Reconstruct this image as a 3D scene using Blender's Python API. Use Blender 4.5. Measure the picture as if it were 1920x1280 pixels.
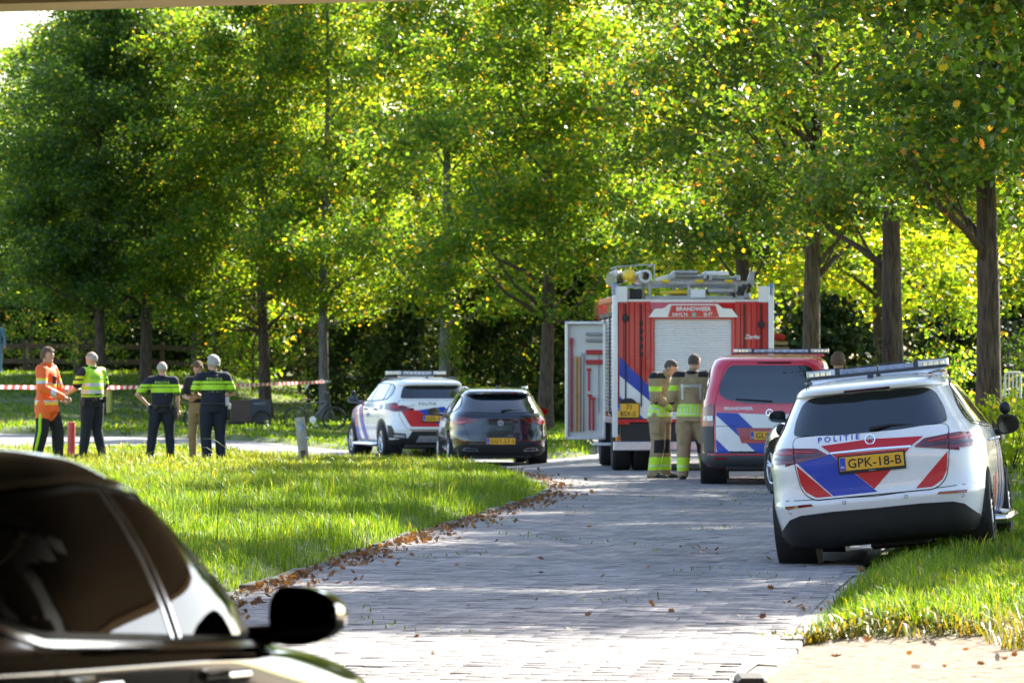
import bpy, bmesh, math, random
import numpy as np
from mathutils import Vector, Matrix, Euler
from mathutils.bvhtree import BVHTree

for o in list(bpy.data.objects):
    bpy.data.objects.remove(o)
SC = bpy.context.scene
COL = SC.collection
R = math.radians
random.seed(7)
RNG = np.random.default_rng(7)

# ------------------------------------------------------------------ camera
CAM_H = 1.62
cam_data = bpy.data.cameras.new('camera')
cam = bpy.data.objects.new('camera', cam_data)
COL.objects.link(cam)
cam.location = (0, 0, CAM_H)
cam.rotation_euler = (R(90) + math.atan(50 / 9600), 0, 0)
cam_data.sensor_width = 36
cam_data.lens = 180
cam_data.clip_start = 0.1
cam_data.clip_end = 3000
cam_data.dof.use_dof = True
cam_data.dof.focus_distance = 43
cam_data.dof.aperture_fstop = 8.0
SC.camera = cam

# ------------------------------------------------------------------ sky, sun, exposure
SUN_EL, SUN_AZ = 38, 34          # azimuth: degrees to the right of straight ahead (+Y)
world = bpy.data.worlds.new('World')
SC.world = world
world.use_nodes = True
wn = world.node_tree
wn.nodes.clear()
w_out = wn.nodes.new('ShaderNodeOutputWorld')
w_bg = wn.nodes.new('ShaderNodeBackground')
w_sky = wn.nodes.new('ShaderNodeTexSky')
w_sky.sky_type = 'NISHITA'
w_sky.sun_disc = False
w_sky.sun_elevation = R(SUN_EL)
w_sky.sun_rotation = R(SUN_AZ)
w_sky.air_density = 1.0
w_sky.dust_density = 1.2
w_bg.inputs['Strength'].default_value = 0.10
wn.links.new(w_sky.outputs[0], w_bg.inputs[0])
wn.links.new(w_bg.outputs[0], w_out.inputs[0])

sun_d = bpy.data.lights.new('sun', 'SUN')
sun_d.energy = 5.0
sun_d.angle = R(0.55)
sun_d.color = (1.0, 0.93, 0.82)
sun = bpy.data.objects.new('sun', sun_d)
COL.objects.link(sun)
sdir = Vector((math.sin(R(SUN_AZ)) * math.cos(R(SUN_EL)), math.cos(R(SUN_AZ)) * math.cos(R(SUN_EL)), math.sin(R(SUN_EL))))
sun.rotation_euler = (-sdir).to_track_quat('-Z', 'Y').to_euler()
sun.location = (20, 60, 60)

SC.view_settings.view_transform = 'Standard'
SC.view_settings.look = 'None'
SC.view_settings.exposure = 2.12
SC.view_settings.gamma = 1.0
SC.view_settings.use_curve_mapping = False
SC.cycles.max_bounces = 8
SC.cycles.transparent_max_bounces = 8
SC.cycles.use_denoising = True

# ------------------------------------------------------------------ helpers
MATS = {}
def nmat(name):
    m = bpy.data.materials.new(name)
    m.use_nodes = True
    nt = m.node_tree
    return m, nt, nt.nodes['Principled BSDF']

def pm(name, col, rough=0.5, metal=0.0, coat=0.0, var=0.12, scale=6.0, bump=0.0, bscale=None, emit=None, spec=None, alpha=None):
    """procedural principled material with noise-driven tone and relief"""
    if name in MATS:
        return MATS[name]
    m, nt, b = nmat(name)
    N, L = nt.nodes, nt.links
    tc = N.new('ShaderNodeTexCoord')
    no = N.new('ShaderNodeTexNoise')
    no.inputs['Scale'].default_value = scale
    no.inputs['Detail'].default_value = 5
    L.new(tc.outputs['Object'], no.inputs['Vector'])
    mr = N.new('ShaderNodeMapRange')
    mr.inputs['From Min'].default_value = 0.25
    mr.inputs['From Max'].default_value = 0.75
    mr.inputs['To Min'].default_value = 1 - var
    mr.inputs['To Max'].default_value = 1 + var
    L.new(no.outputs['Fac'], mr.inputs['Value'])
    mx = N.new('ShaderNodeVectorMath')
    mx.operation = 'SCALE'
    mx.inputs[0].default_value = col[:3]
    L.new(mr.outputs[0], mx.inputs['Scale'])
    L.new(mx.outputs[0], b.inputs['Base Color'])
    b.inputs['Metallic'].default_value = metal
    b.inputs['Roughness'].default_value = rough
    if var > 0:
        mr2 = N.new('ShaderNodeMapRange')
        mr2.inputs['To Min'].default_value = max(0.02, rough - 0.08)
        mr2.inputs['To Max'].default_value = min(1, rough + 0.08)
        L.new(no.outputs['Fac'], mr2.inputs['Value'])
        L.new(mr2.outputs[0], b.inputs['Roughness'])
    b.inputs['Coat Weight'].default_value = coat
    b.inputs['Coat Roughness'].default_value = 0.04
    if spec is not None:
        b.inputs['Specular IOR Level'].default_value = spec
    if bump > 0:
        n2 = N.new('ShaderNodeTexNoise')
        n2.inputs['Scale'].default_value = bscale or scale * 6
        n2.inputs['Detail'].default_value = 6
        L.new(tc.outputs['Object'], n2.inputs['Vector'])
        bp = N.new('ShaderNodeBump')
        bp.inputs['Strength'].default_value = bump
        bp.inputs['Distance'].default_value = 0.02
        L.new(n2.outputs['Fac'], bp.inputs['Height'])
        L.new(bp.outputs[0], b.inputs['Normal'])
    if emit:
        b.inputs['Emission Color'].default_value = (*emit[:3], 1)
        b.inputs['Emission Strength'].default_value = emit[3]
    MATS[name] = m
    return m

def leafmat(name, stops, trans=0.55, rough=0.45, tboost=1.6, spec=0.4):
    """two-sided leaf: tone per leaf, light passing through"""
    m = bpy.data.materials.new(name)
    m.use_nodes = True
    nt = m.node_tree
    N, L = nt.nodes, nt.links
    N.clear()
    out = N.new('ShaderNodeOutputMaterial')
    geo = N.new('ShaderNodeNewGeometry')
    rp = N.new('ShaderNodeValToRGB')
    el = rp.color_ramp.elements
    while len(el) > 1:
        el.remove(el[-1])
    el[0].position = stops[0][0]
    el[0].color = (*stops[0][1], 1)
    for p, c in stops[1:]:
        e = el.new(p)
        e.color = (*c, 1)
    L.new(geo.outputs['Random Per Island'], rp.inputs[0])
    pb = N.new('ShaderNodeBsdfPrincipled')
    pb.inputs['Roughness'].default_value = rough
    pb.inputs['Specular IOR Level'].default_value = spec
    L.new(rp.outputs[0], pb.inputs['Base Color'])
    tr = N.new('ShaderNodeBsdfTranslucent')
    hs = N.new('ShaderNodeMix')
    hs.data_type = 'RGBA'
    hs.blend_type = 'MULTIPLY'
    hs.inputs[0].default_value = 1.0
    hs.inputs[7].default_value = (1.5 * tboost, 1.12 * tboost, 0.25 * tboost, 1)
    L.new(rp.outputs[0], hs.inputs[6])
    L.new(hs.outputs[2], tr.inputs['Color'])
    mx = N.new('ShaderNodeMixShader')
    mx.inputs[0].default_value = trans
    L.new(pb.outputs[0], mx.inputs[1])
    L.new(tr.outputs[0], mx.inputs[2])
    L.new(mx.outputs[0], out.inputs[0])
    MATS[name] = m
    return m

def glassy(name, col=(0.01, 0.012, 0.014), rough=0.03, coat=1.0):
    m = pm(name, col, rough, 0, coat, var=0.0, spec=0.8 if coat > .5 else .5)
    m.node_tree.nodes['Principled BSDF'].inputs['Coat IOR'].default_value = 1.5
    return m

def link(name, me, mat=None, parent=None, smooth=None):
    o = bpy.data.objects.new(name, me)
    COL.objects.link(o)
    if mat is not None and len(me.materials) == 0:
        for mm in (mat if isinstance(mat, (list, tuple)) else [mat]):
            me.materials.append(mm)
    if parent is not None:
        o.parent = parent
    if smooth is not None:
        me.polygons.foreach_set('use_smooth', [True] * len(me.polygons))
        if smooth < 180:
            me.set_sharp_from_angle(angle=R(smooth))
    return o

def empty(name, loc=(0, 0, 0), rz=0.0, label=None, cat=None, group=None, parent=None):
    o = bpy.data.objects.new(name, None)
    COL.objects.link(o)
    o.location = loc
    o.rotation_euler = (0, 0, rz)
    if parent is not None:
        o.parent = parent
    tag(o, label, cat, group)
    return o

def tag(o, label=None, cat=None, group=None, kind=None):
    if label: o['label'] = label
    if cat: o['category'] = cat
    if group: o['group'] = group
    if kind: o['kind'] = kind
    return o

class MB:
    """collects primitives and builds one mesh object"""
    def __init__(self):
        self.bm = bmesh.new()
    def _add(self, verts, faces, mi=0, M=None):
        vs = [self.bm.verts.new(M @ Vector(v) if M else v) for v in verts]
        for f in faces:
            try:
                fc = self.bm.faces.new([vs[i] for i in f])
                fc.material_index = mi
            except ValueError:
                pass
        return vs
    def box(self, c, s, rot=None, mi=0, bev=0.0, seg=1):
        M = Matrix.Translation(c) @ (rot if rot else Matrix.Identity(4))
        b = bmesh.new()
        bmesh.ops.create_cube(b, size=1.0, matrix=Matrix.Diagonal((s[0], s[1], s[2], 1)))
        if bev > 0:
            bmesh.ops.bevel(b, geom=list(b.edges), offset=min(bev, 0.45 * min(s)), segments=seg, profile=0.5, affect='EDGES')
        b.verts.index_update()
        self._add([v.co.copy() for v in b.verts], [[v.index for v in f.verts] for f in b.faces], mi, M)
        b.free()
        return self
    def cyl(self, a, b, r, r2=None, n=12, mi=0, caps=True):
        return self.tube([a, b], [r, r if r2 is None else r2], n, mi, caps)
    def tube(self, pts, rs, n=8, mi=0, caps=True, flat=1.0):
        pts = [Vector(p) for p in pts]
        if not isinstance(rs, (list, tuple)):
            rs = [rs] * len(pts)
        rings = []
        up = None
        for i, p in enumerate(pts):
            d = (pts[min(i + 1, len(pts) - 1)] - pts[max(i - 1, 0)])
            d.normalize()
            if up is None:
                up = Vector((0, 0, 1)) if abs(d.z) < 0.9 else Vector((0, 1, 0))
            u = d.cross(up)
            if u.length < 1e-5:
                u = d.cross(Vector((1, 0, 0)))
            u.normalize()
            v = u.cross(d)
            up = v
            rings.append([self.bm.verts.new(p + (u * math.cos(2 * math.pi * k / n) + v * math.sin(2 * math.pi * k / n) * flat) * rs[i]) for k in range(n)])
        for i in range(len(rings) - 1):
            for k in range(n):
                f = self.bm.faces.new((rings[i][k], rings[i][(k + 1) % n], rings[i + 1][(k + 1) % n], rings[i + 1][k]))
                f.material_index = mi
        if caps:
            self.bm.faces.new(rings[0][::-1]).material_index = mi
            self.bm.faces.new(rings[-1]).material_index = mi
        return self
    def lathe(self, prof, c=(0, 0, 0), axis='z', n=24, mi=0, closed=False):
        """prof: list of (r, h)"""
        rings = []
        for r, h in prof:
            ring = []
            for k in range(n):
                a = 2 * math.pi * k / n
                if axis == 'z': p = (r * math.cos(a), r * math.sin(a), h)
                elif axis == 'x': p = (h, r * math.cos(a), r * math.sin(a))
                else: p = (r * math.sin(a), h, r * math.cos(a))
                ring.append(self.bm.verts.new(Vector(p) + Vector(c)))
            rings.append(ring)
        m = len(rings)
        for i in range(m if closed else m - 1):
            for k in range(n):
                try:
                    f = self.bm.faces.new((rings[i][k], rings[i][(k + 1) % n], rings[(i + 1) % m][(k + 1) % n], rings[(i + 1) % m][k]))
                    f.material_index = mi
                except ValueError:
                    pass
        return self
    def prism(self, poly, axis, a, b, mi=0):
        """extrude 2-D polygon along axis from a to b; axis x:(y,z) y:(x,z) z:(x,y)"""
        def P(p, h):
            return {'x': (h, p[0], p[1]), 'y': (p[0], h, p[1]), 'z': (p[0], p[1], h)}[axis]
        va = [self.bm.verts.new(P(p, a)) for p in poly]
        vb = [self.bm.verts.new(P(p, b)) for p in poly]
        n = len(poly)
        fs = [self.bm.faces.new(va), self.bm.faces.new(vb[::-1])]
        for i in range(n):
            fs.append(self.bm.faces.new((va[i], vb[i], vb[(i + 1) % n], va[(i + 1) % n])))
        for f in fs:
            f.material_index = mi
        return self
    def sphere(self, c, r, seg=16, mi=0, M=None):
        rr = r if isinstance(r, (tuple, list)) else (r, r, r)
        before = set(self.bm.faces)
        mt = Matrix.Translation(c) @ (M if M else Matrix.Identity(4)) @ Matrix.Diagonal((*rr, 1))
        bmesh.ops.create_uvsphere(self.bm, u_segments=seg, v_segments=max(6, seg // 2), radius=1.0, matrix=mt)
        for f in self.bm.faces:
            if f not in before:
                f.material_index = mi
        return self
    def mesh(self, name):
        bmesh.ops.recalc_face_normals(self.bm, faces=list(self.bm.faces))
        me = bpy.data.meshes.new(name)
        self.bm.to_mesh(me)
        self.bm.free()
        return me
    def build(self, name, mat, parent=None, smooth=35):
        return link(name, self.mesh(name), mat, parent, smooth)

def np_mesh(name, verts, faces, mat=None, smooth=False):
    """verts (n,3), faces (m,k) numpy arrays -> mesh, fast"""
    me = bpy.data.meshes.new(name)
    v = np.asarray(verts, dtype=np.float32)
    f = np.asarray(faces, dtype=np.int32)
    m, k = f.shape
    me.vertices.add(len(v))
    me.vertices.foreach_set('co', v.ravel())
    me.loops.add(m * k)
    me.loops.foreach_set('vertex_index', f.ravel())
    me.polygons.add(m)
    me.polygons.foreach_set('loop_start', np.arange(0, m * k, k, dtype=np.int32))
    me.polygons.foreach_set('loop_total', np.full(m, k, dtype=np.int32))
    if smooth:
        me.polygons.foreach_set('use_smooth', np.ones(m, dtype=bool))
    me.update(calc_edges=True)
    if mat:
        me.materials.append(mat)
    return me

def copy_tree(o, parent=None):
    c = o.copy()
    COL.objects.link(c)
    c.parent = parent
    for ch in list(o.children):
        copy_tree(ch, c)
    return c

def sstep(a, b, x):
    t = np.clip((np.asarray(x, dtype=float) - a) / (b - a), 0, 1)
    return t * t * (3 - 2 * t)
# ------------------------------------------------------------------ terrain and road
ROAD = [(-3.2, -25), (-2.9, 10), (-2.55, 25), (-1.95, 36), (-1.4, 43), (-0.84, 50), (-0.25, 56.5), (0.24, 62), (0.46, 65), (0.52, 67.6),
        (0.45, 71), (0.2, 76), (-0.5, 84), (-1.6, 91), (-3.0, 95.5), (-5.2, 98), (-9, 100.5), (-16, 104), (-40, 112),
        (-40, 136), (-16, 129), (-9.5, 123.5), (-6.6, 118), (-3.6, 110), (-1.2, 101), (0.2, 97), (1.2, 94.5), (1.6, 96), (1.8, 108), (1.8, 130), (1.6, 175),
        (4.2, 175), (4.3, 130), (4.5, 105), (4.8, 90), (5.1, 76), (5.1, 66), (4.7, 58), (3.7, 49), (2.85, 41.5),
        (2.1, 35), (1.48, 29), (1.15, 26.4), (0.3, 15), (-0.4, -25)]
RP = np.array(ROAD, dtype=float)
KERB_L = ROAD[2:14]
KERB_R = [(2.85, 41.5), (2.1, 35), (1.48, 29), (1.15, 26.4), (0.7, 20)]

def road_sd(x, y):
    """signed distance to the road outline, negative inside (numpy)"""
    x = np.asarray(x, dtype=float); y = np.asarray(y, dtype=float)
    d = np.full(x.shape, 1e9); ins = np.zeros(x.shape, dtype=bool)
    n = len(RP)
    for i in range(n):
        ax, ay = RP[i]; bx, by = RP[(i + 1) % n]
        ex, ey = bx - ax, by - ay
        t = np.clip(((x - ax) * ex + (y - ay) * ey) / (ex * ex + ey * ey), 0, 1)
        d = np.minimum(d, np.hypot(x - ax - t * ex, y - ay - t * ey))
        c = ((ay > y) != (by > y))
        with np.errstate(divide='ignore', invalid='ignore'):
            xi = (bx - ax) * (y - ay) / (by - ay if by != ay else 1e-9) + ax
        ins ^= c & (x < xi)
    return np.where(ins, -d, d)

def base_h(x, y):
    x = np.asarray(x, dtype=float); y = np.asarray(y, dtype=float)
    h = -0.15 * sstep(78, 92, y) * (1 - sstep(0.2, 1.6, x)) * (1 - sstep(112, 130, y) * 0.6) * (1 - 0.65 * sstep(-3.5, -6, x))
    y0 = 142 - 20 * sstep(-6, -13, x)
    h = h + 1.35 * sstep(0, 1, (y - y0) / 42.0) * (1 - sstep(-3, 3, x))
    h = h + 0.7 * sstep(5.5, 12, x) * sstep(20, 60, y)
    return h

def ground_h(x, y):
    sd = road_sd(x, y)
    h = base_h(x, y)
    bump = 0.03 * np.sin(np.asarray(x) * 1.7 + np.asarray(y) * 0.6) + 0.025 * np.sin(np.asarray(x) * 0.7 - np.asarray(y) * 1.1)
    isl = sstep(0.02, 0.5, sd)
    path = sand_mask(x, y)
    return h - 0.035 + isl * (0.15 + bump * sstep(0.3, 1.5, sd)) * (1 - 0.75 * path) + 0.06 * sstep(0.5, 2.0, sd) * sstep(2, 3.0, np.asarray(x))

def sand_mask(x, y):
    x = np.asarray(x, dtype=float); y = np.asarray(y, dtype=float)
    return sstep(1.0, 1.5, x) * (1 - sstep(29.9, 30.8, y + 0.22 * np.sin(x * 3.1) - 0.12 * (x - 1.5))) * sstep(18, 21, y)

def gz(x, y):
    return float(ground_h(np.array([x]), np.array([y]))[0])

def bz(x, y):
    return float(base_h(np.array([x]), np.array([y]))[0])

# ground material: soil and short turf, pale sand on the trodden patch
def ground_mat():
    m, nt, b = nmat('turf')
    N, L = nt.nodes, nt.links
    tc = N.new('ShaderNodeTexCoord')
    n1 = N.new('ShaderNodeTexNoise'); n1.inputs['Scale'].default_value = 0.5; n1.inputs['Detail'].default_value = 8
    n2 = N.new('ShaderNodeTexNoise'); n2.inputs['Scale'].default_value = 14; n2.inputs['Detail'].default_value = 8
    L.new(tc.outputs['Object'], n1.inputs['Vector']); L.new(tc.outputs['Object'], n2.inputs['Vector'])
    r = N.new('ShaderNodeValToRGB')
    r.color_ramp.elements[0].color = (0.045, 0.075, 0.014, 1)
    r.color_ramp.elements[1].color = (0.16, 0.17, 0.05, 1)
    r.color_ramp.elements[0].position = 0.35; r.color_ramp.elements[1].position = 0.75
    L.new(n1.outputs['Fac'], r.inputs[0])
    at = N.new('ShaderNodeAttribute'); at.attribute_name = 'sand'
    rs = N.new('ShaderNodeValToRGB')
    rs.color_ramp.elements[0].color = (0.13, 0.09, 0.055, 1)
    rs.color_ramp.elements[1].color = (0.25, 0.20, 0.14, 1)
    rs.color_ramp.elements[0].position = 0.38; rs.color_ramp.elements[1].position = 0.62
    L.new(n2.outputs['Fac'], rs.inputs[0])
    mx = N.new('ShaderNodeMix'); mx.data_type = 'RGBA'
    L.new(at.outputs['Fac'], mx.inputs[0]); L.new(r.outputs[0], mx.inputs[6]); L.new(rs.outputs[0], mx.inputs[7])
    L.new(mx.outputs[2], b.inputs['Base Color'])
    b.inputs['Roughness'].default_value = 0.95
    bp = N.new('ShaderNodeBump'); bp.inputs['Strength'].default_value = 0.8; bp.inputs['Distance'].default_value = 0.04
    L.new(n2.outputs['Fac'], bp.inputs['Height']); L.new(bp.outputs[0], b.inputs['Normal'])
    return m

xs = np.concatenate([[-1500, -700, -300, -120, -60, -40], np.arange(-30, -12, 1.0), np.arange(-12, 9, 0.2), np.arange(9, 30, 1.0), [40, 60, 120, 300, 700, 1500]])
ys = np.concatenate([[-1200, -500, -200, -80, -30, 0, 10, 16], np.arange(20, 72, 0.25), np.arange(72, 135, 0.5), np.arange(135, 200, 2.5), [230, 300, 500, 900, 1500, 2600]])
GX, GY = np.meshgrid(xs, ys)
GZ = ground_h(GX, GY)
nx, ny = len(xs), len(ys)
idx = np.arange(nx * ny).reshape(ny, nx)
faces = np.stack([idx[:-1, :-1], idx[:-1, 1:], idx[1:, 1:], idx[1:, :-1]], -1).reshape(-1, 4)
gme = np_mesh('ground', np.stack([GX, GY, GZ], -1).reshape(-1, 3), faces, ground_mat(), True)
at = gme.attributes.new('sand', 'FLOAT', 'POINT')
bare = sand_mask(GX, GY)
bare = np.maximum(bare, 0.55 * sstep(84, 90, GY) * (1 - sstep(96, 102, GY)) * (1 - sstep(-4.2, -3.2, GX)))
at.data.foreach_set('value', bare.astype(np.float32).ravel())
ground = link('ground', gme)
tag(ground, kind='structure')

# ---- road bed: mortar-dark sheet, pavers laid on it
def road_bed_mat():
    m, nt, b = nmat('paving far')
    N, L = nt.nodes, nt.links
    tc = N.new('ShaderNodeTexCoord')
    mp = N.new('ShaderNodeMapping'); mp.inputs['Rotation'].default_value = (0, 0, R(-5))
    L.new(tc.outputs['Object'], mp.inputs[0])
    br = N.new('ShaderNodeTexBrick')
    br.inputs['Scale'].default_value = 5.0
    br.inputs['Color1'].default_value = (0.15, 0.15, 0.155, 1)
    br.inputs['Color2'].default_value = (0.23, 0.22, 0.22, 1)
    br.inputs['Mortar'].default_value = (0.09, 0.085, 0.075, 1)
    br.inputs['Mortar Size'].default_value = 0.02
    L.new(mp.outputs[0], br.inputs['Vector'])
    n1 = N.new('ShaderNodeTexNoise'); n1.inputs['Scale'].default_value = 0.9; n1.inputs['Detail'].default_value = 6
    L.new(tc.outputs['Object'], n1.inputs['Vector'])
    mr = N.new('ShaderNodeMapRange'); mr.inputs['To Min'].default_value = 0.7; mr.inputs['To Max'].default_value = 1.3
    L.new(n1.outputs['Fac'], mr.inputs[0])
    sc = N.new('ShaderNodeVectorMath'); sc.operation = 'SCALE'
    L.new(br.outputs['Color'], sc.inputs[0]); L.new(mr.outputs[0], sc.inputs['Scale'])
    L.new(sc.outputs[0], b.inputs['Base Color'])
    b.inputs['Roughness'].default_value = 0.85
    return m

def poly_sheet(name, poly, zf, off, step, mat, parent=None):
    bm = bmesh.new()
    vs = [bm.verts.new((p[0], p[1], 0)) for p in poly]
    bm.faces.new(vs)
    for ax in (0, 1):
        lo = min(p[ax] for p in poly); hi = max(p[ax] for p in poly)
        t = lo + step[ax]
        while t < hi:
            no = (1, 0, 0) if ax == 0 else (0, 1, 0)
            co = (t, 0, 0) if ax == 0 else (0, t, 0)
            bmesh.ops.bisect_plane(bm, geom=list(bm.verts) + list(bm.edges) + list(bm.faces), plane_co=co, plane_no=no)
            t += step[ax]
    co = np.array([v.co[:2] for v in bm.verts])
    h = zf(co[:, 0], co[:, 1])
    for v, z in zip(bm.verts, h):
        v.co.z = z + off
    bmesh.ops.recalc_face_normals(bm, faces=list(bm.faces))
    for f in bm.faces:
        if f.normal.z < 0:
            f.normal_flip()
    me = bpy.data.meshes.new(name)
    bm.to_mesh(me); bm.free()
    return link(name, me, mat, parent, 180)

road = poly_sheet('road', ROAD, base_h, 0.011, (2.0, 1.5), road_bed_mat())
tag(road, kind='structure')

def paver_mat():
    m, nt, b = nmat('concrete paver')
    N, L = nt.nodes, nt.links
    tc = N.new('ShaderNodeTexCoord')
    geo = N.new('ShaderNodeNewGeometry')
    oi = N.new('ShaderNodeObjectInfo')
    ad = N.new('ShaderNodeMath'); ad.operation = 'ADD'
    L.new(geo.outputs['Random Per Island'], ad.inputs[0]); L.new(oi.outputs['Random'], ad.inputs[1])
    fr = N.new('ShaderNodeMath'); fr.operation = 'FRACT'; L.new(ad.outputs[0], fr.inputs[0])
    r = N.new('ShaderNodeValToRGB')
    r.color_ramp.elements[0].color = (0.19, 0.178, 0.172, 1)
    r.color_ramp.elements[1].color = (0.275, 0.255, 0.24, 1)
    e = r.color_ramp.elements.new(0.5); e.color = (0.23, 0.215, 0.207, 1)
    L.new(fr.outputs[0], r.inputs[0])
    n = N.new('ShaderNodeTexNoise'); n.inputs['Scale'].default_value = 1.1; n.inputs['Detail'].default_value = 8
    L.new(geo.outputs['Position'], n.inputs['Vector'])
    mr = N.new('ShaderNodeMapRange'); mr.inputs['From Min'].default_value = .3; mr.inputs['From Max'].default_value = .7
    mr.inputs['To Min'].default_value = 0.72; mr.inputs['To Max'].default_value = 1.22
    L.new(n.outputs['Fac'], mr.inputs[0])
    sc = N.new('ShaderNodeVectorMath'); sc.operation = 'SCALE'
    L.new(r.outputs[0], sc.inputs[0]); L.new(mr.outputs[0], sc.inputs['Scale'])
    L.new(sc.outputs[0], b.inputs['Base Color'])
    b.inputs['Roughness'].default_value = 0.8
    n2 = N.new('ShaderNodeTexNoise'); n2.inputs['Scale'].default_value = 90
    L.new(geo.outputs['Position'], n2.inputs['Vector'])
    bp = N.new('ShaderNodeBump'); bp.inputs['Strength'].default_value = 0.35; bp.inputs['Distance'].default_value = 0.01
    L.new(n2.outputs['Fac'], bp.inputs['Height']); L.new(bp.outputs[0], b.inputs['Normal'])
    return m
PAVER = paver_mat()
# paver: 212 x 106 mm block with a small chamfer (top, four chamfers, four sides)
bw, bl, bh, ch = 0.0815, 0.208, 0.02, 0.004
def paver_verts():
    a, b_ = bw / 2, bl / 2
    return np.array([(-a, -b_, 0), (a, -b_, 0), (a, b_, 0), (-a, b_, 0),
                     (-a, -b_, bh - ch), (a, -b_, bh - ch), (a, b_, bh - ch), (-a, b_, bh - ch),
                     (-a + ch, -b_ + ch, bh), (a - ch, -b_ + ch, bh), (a - ch, b_ - ch, bh), (-a + ch, b_ - ch, bh)])
PF = np.array([(8, 9, 10, 11), (4, 5, 9, 8), (5, 6, 10, 9), (6, 7, 11, 10), (7, 4, 8, 11), (0, 1, 5, 4), (1, 2, 6, 5), (2, 3, 7, 6), (3, 0, 4, 7)])
PV = paver_verts()
# rows of stretchers laid across the road, turned with its direction
rows = []
th = R(-5.2)
ct, st = math.cos(th), math.sin(th)
ii = np.arange(-60, 61); jj = np.arange(280, 1000)
I, J = np.meshgrid(ii, jj)
lx = (I + 0.5 * (J % 2)) * 0.2125; ly = J * 0.0855
bx_ = ct * lx - st * ly; by_ = st * lx + ct * ly
sd = road_sd(bx_, by_)
ok = (sd < -0.11) & (by_ > 24.5) & (by_ < 80) & (bx_ < 5.2)
bx_, by_ = bx_[ok], by_[ok]
order = np.argsort(by_)
bx_, by_ = bx_[order], by_[order]
nb = len(bx_)
ang = th + math.pi / 2 + RNG.normal(0, 0.012, nb)
dz = RNG.normal(0, 0.0022, nb)
tx = RNG.normal(0, 0.012, nb); ty = RNG.normal(0, 0.012, nb)
hz = base_h(bx_, by_)
vis = np.where((np.abs(bx_ / by_ * 9600) < 960) & (by_ > 26.3))[0]
single = set(vis[:300].tolist())
rest = np.array([i for i in range(nb) if i not in single])
def paver_world(sel):
    c, s = np.cos(ang[sel])[:, None], np.sin(ang[sel])[:, None]
    X = PV[None, :, 0] * c - PV[None, :, 1] * s + bx_[sel][:, None]
    Y = PV[None, :, 0] * s + PV[None, :, 1] * c + by_[sel][:, None]
    Z = PV[None, :, 2] + (hz + dz)[sel][:, None] + PV[None, :, 0] * tx[sel][:, None] + PV[None, :, 1] * ty[sel][:, None]
    return np.stack([X, Y, Z], -1)
V = paver_world(rest).reshape(-1, 3)
F = (PF[None, :5] + (np.arange(len(rest)) * 12)[:, None, None]).reshape(-1, 4)
pv = link('pavers', np_mesh('pavers', V, F, PAVER), None, road)
tag(pv, kind='stuff')
pme = np_mesh('paver', PV, PF, PAVER)
for i in sorted(single):
    o = bpy.data.objects.new('paver', pme)
    COL.objects.link(o)
    o.parent = road
    o.location = (bx_[i], by_[i], hz[i] + dz[i])
    o.rotation_euler = (ty[i], -tx[i], ang[i])

# ---- kerbs: one stone after another
KERBM = pm('kerb concrete', (0.095, 0.095, 0.07), 0.95, var=0.5, scale=4, bump=0.6)
def kerb(name, pts, length, w, h, side, mat=None):
    root = bpy.data.objects.new(name, None)
    COL.objects.link(root)
    tag(root, kind='structure')
    mb = MB(); mb.box((0, 0, h / 2 - 0.05), (w, length - 0.012, h + 0.1), bev=0.015, seg=2)
    me = mb.mesh('kerb_stone'); me.materials.append(mat or KERBM)
    me.polygons.foreach_set('use_smooth', [True] * len(me.polygons)); me.set_sharp_from_angle(angle=R(40))
    P = [Vector((p[0], p[1], 0)) for p in pts]
    seg = [(P[i + 1] - P[i]).length for i in range(len(P) - 1)]
    tot = sum(seg); t = length / 2
    while t < tot:
        u = t; i = 0
        while u > seg[i]:
            u -= seg[i]; i += 1
        d = (P[i + 1] - P[i]).normalized()
        p = P[i] + d * u + Vector((d.y, -d.x, 0)) * side
        o = bpy.data.objects.new('kerb_stone', me)
        COL.objects.link(o)
        o.parent = root
        o.location = (p.x, p.y, bz(p.x, p.y) + random.uniform(-0.02, 0.015))
        o.rotation_euler = (random.uniform(-0.02, 0.02), random.uniform(-0.05, 0.05), math.atan2(-d.x, d.y) + random.uniform(-0.02, 0.02))
        t += length
    return root
kerb('kerb', KERB_L, 0.8, 0.11, 0.045, -0.05)
kerb('kerb', KERB_R, 0.8, 0.15, 0.014, -0.035, pm('pale kerb concrete', (0.26, 0.245, 0.22), 0.9, var=0.25, scale=5, bump=0.4))
mb = MB(); mb.box((1.22, 26.2, -0.06), (0.15, 0.5, 0.22), bev=0.02)
o = mb.build('stone_block', pm('dark stone', (0.05, 0.047, 0.045), 0.85, var=0.3, scale=8, bump=0.5)); tag(o, 'dark stone block at the bottom edge beside the sunlit sandy patch', 'stone block')

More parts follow.
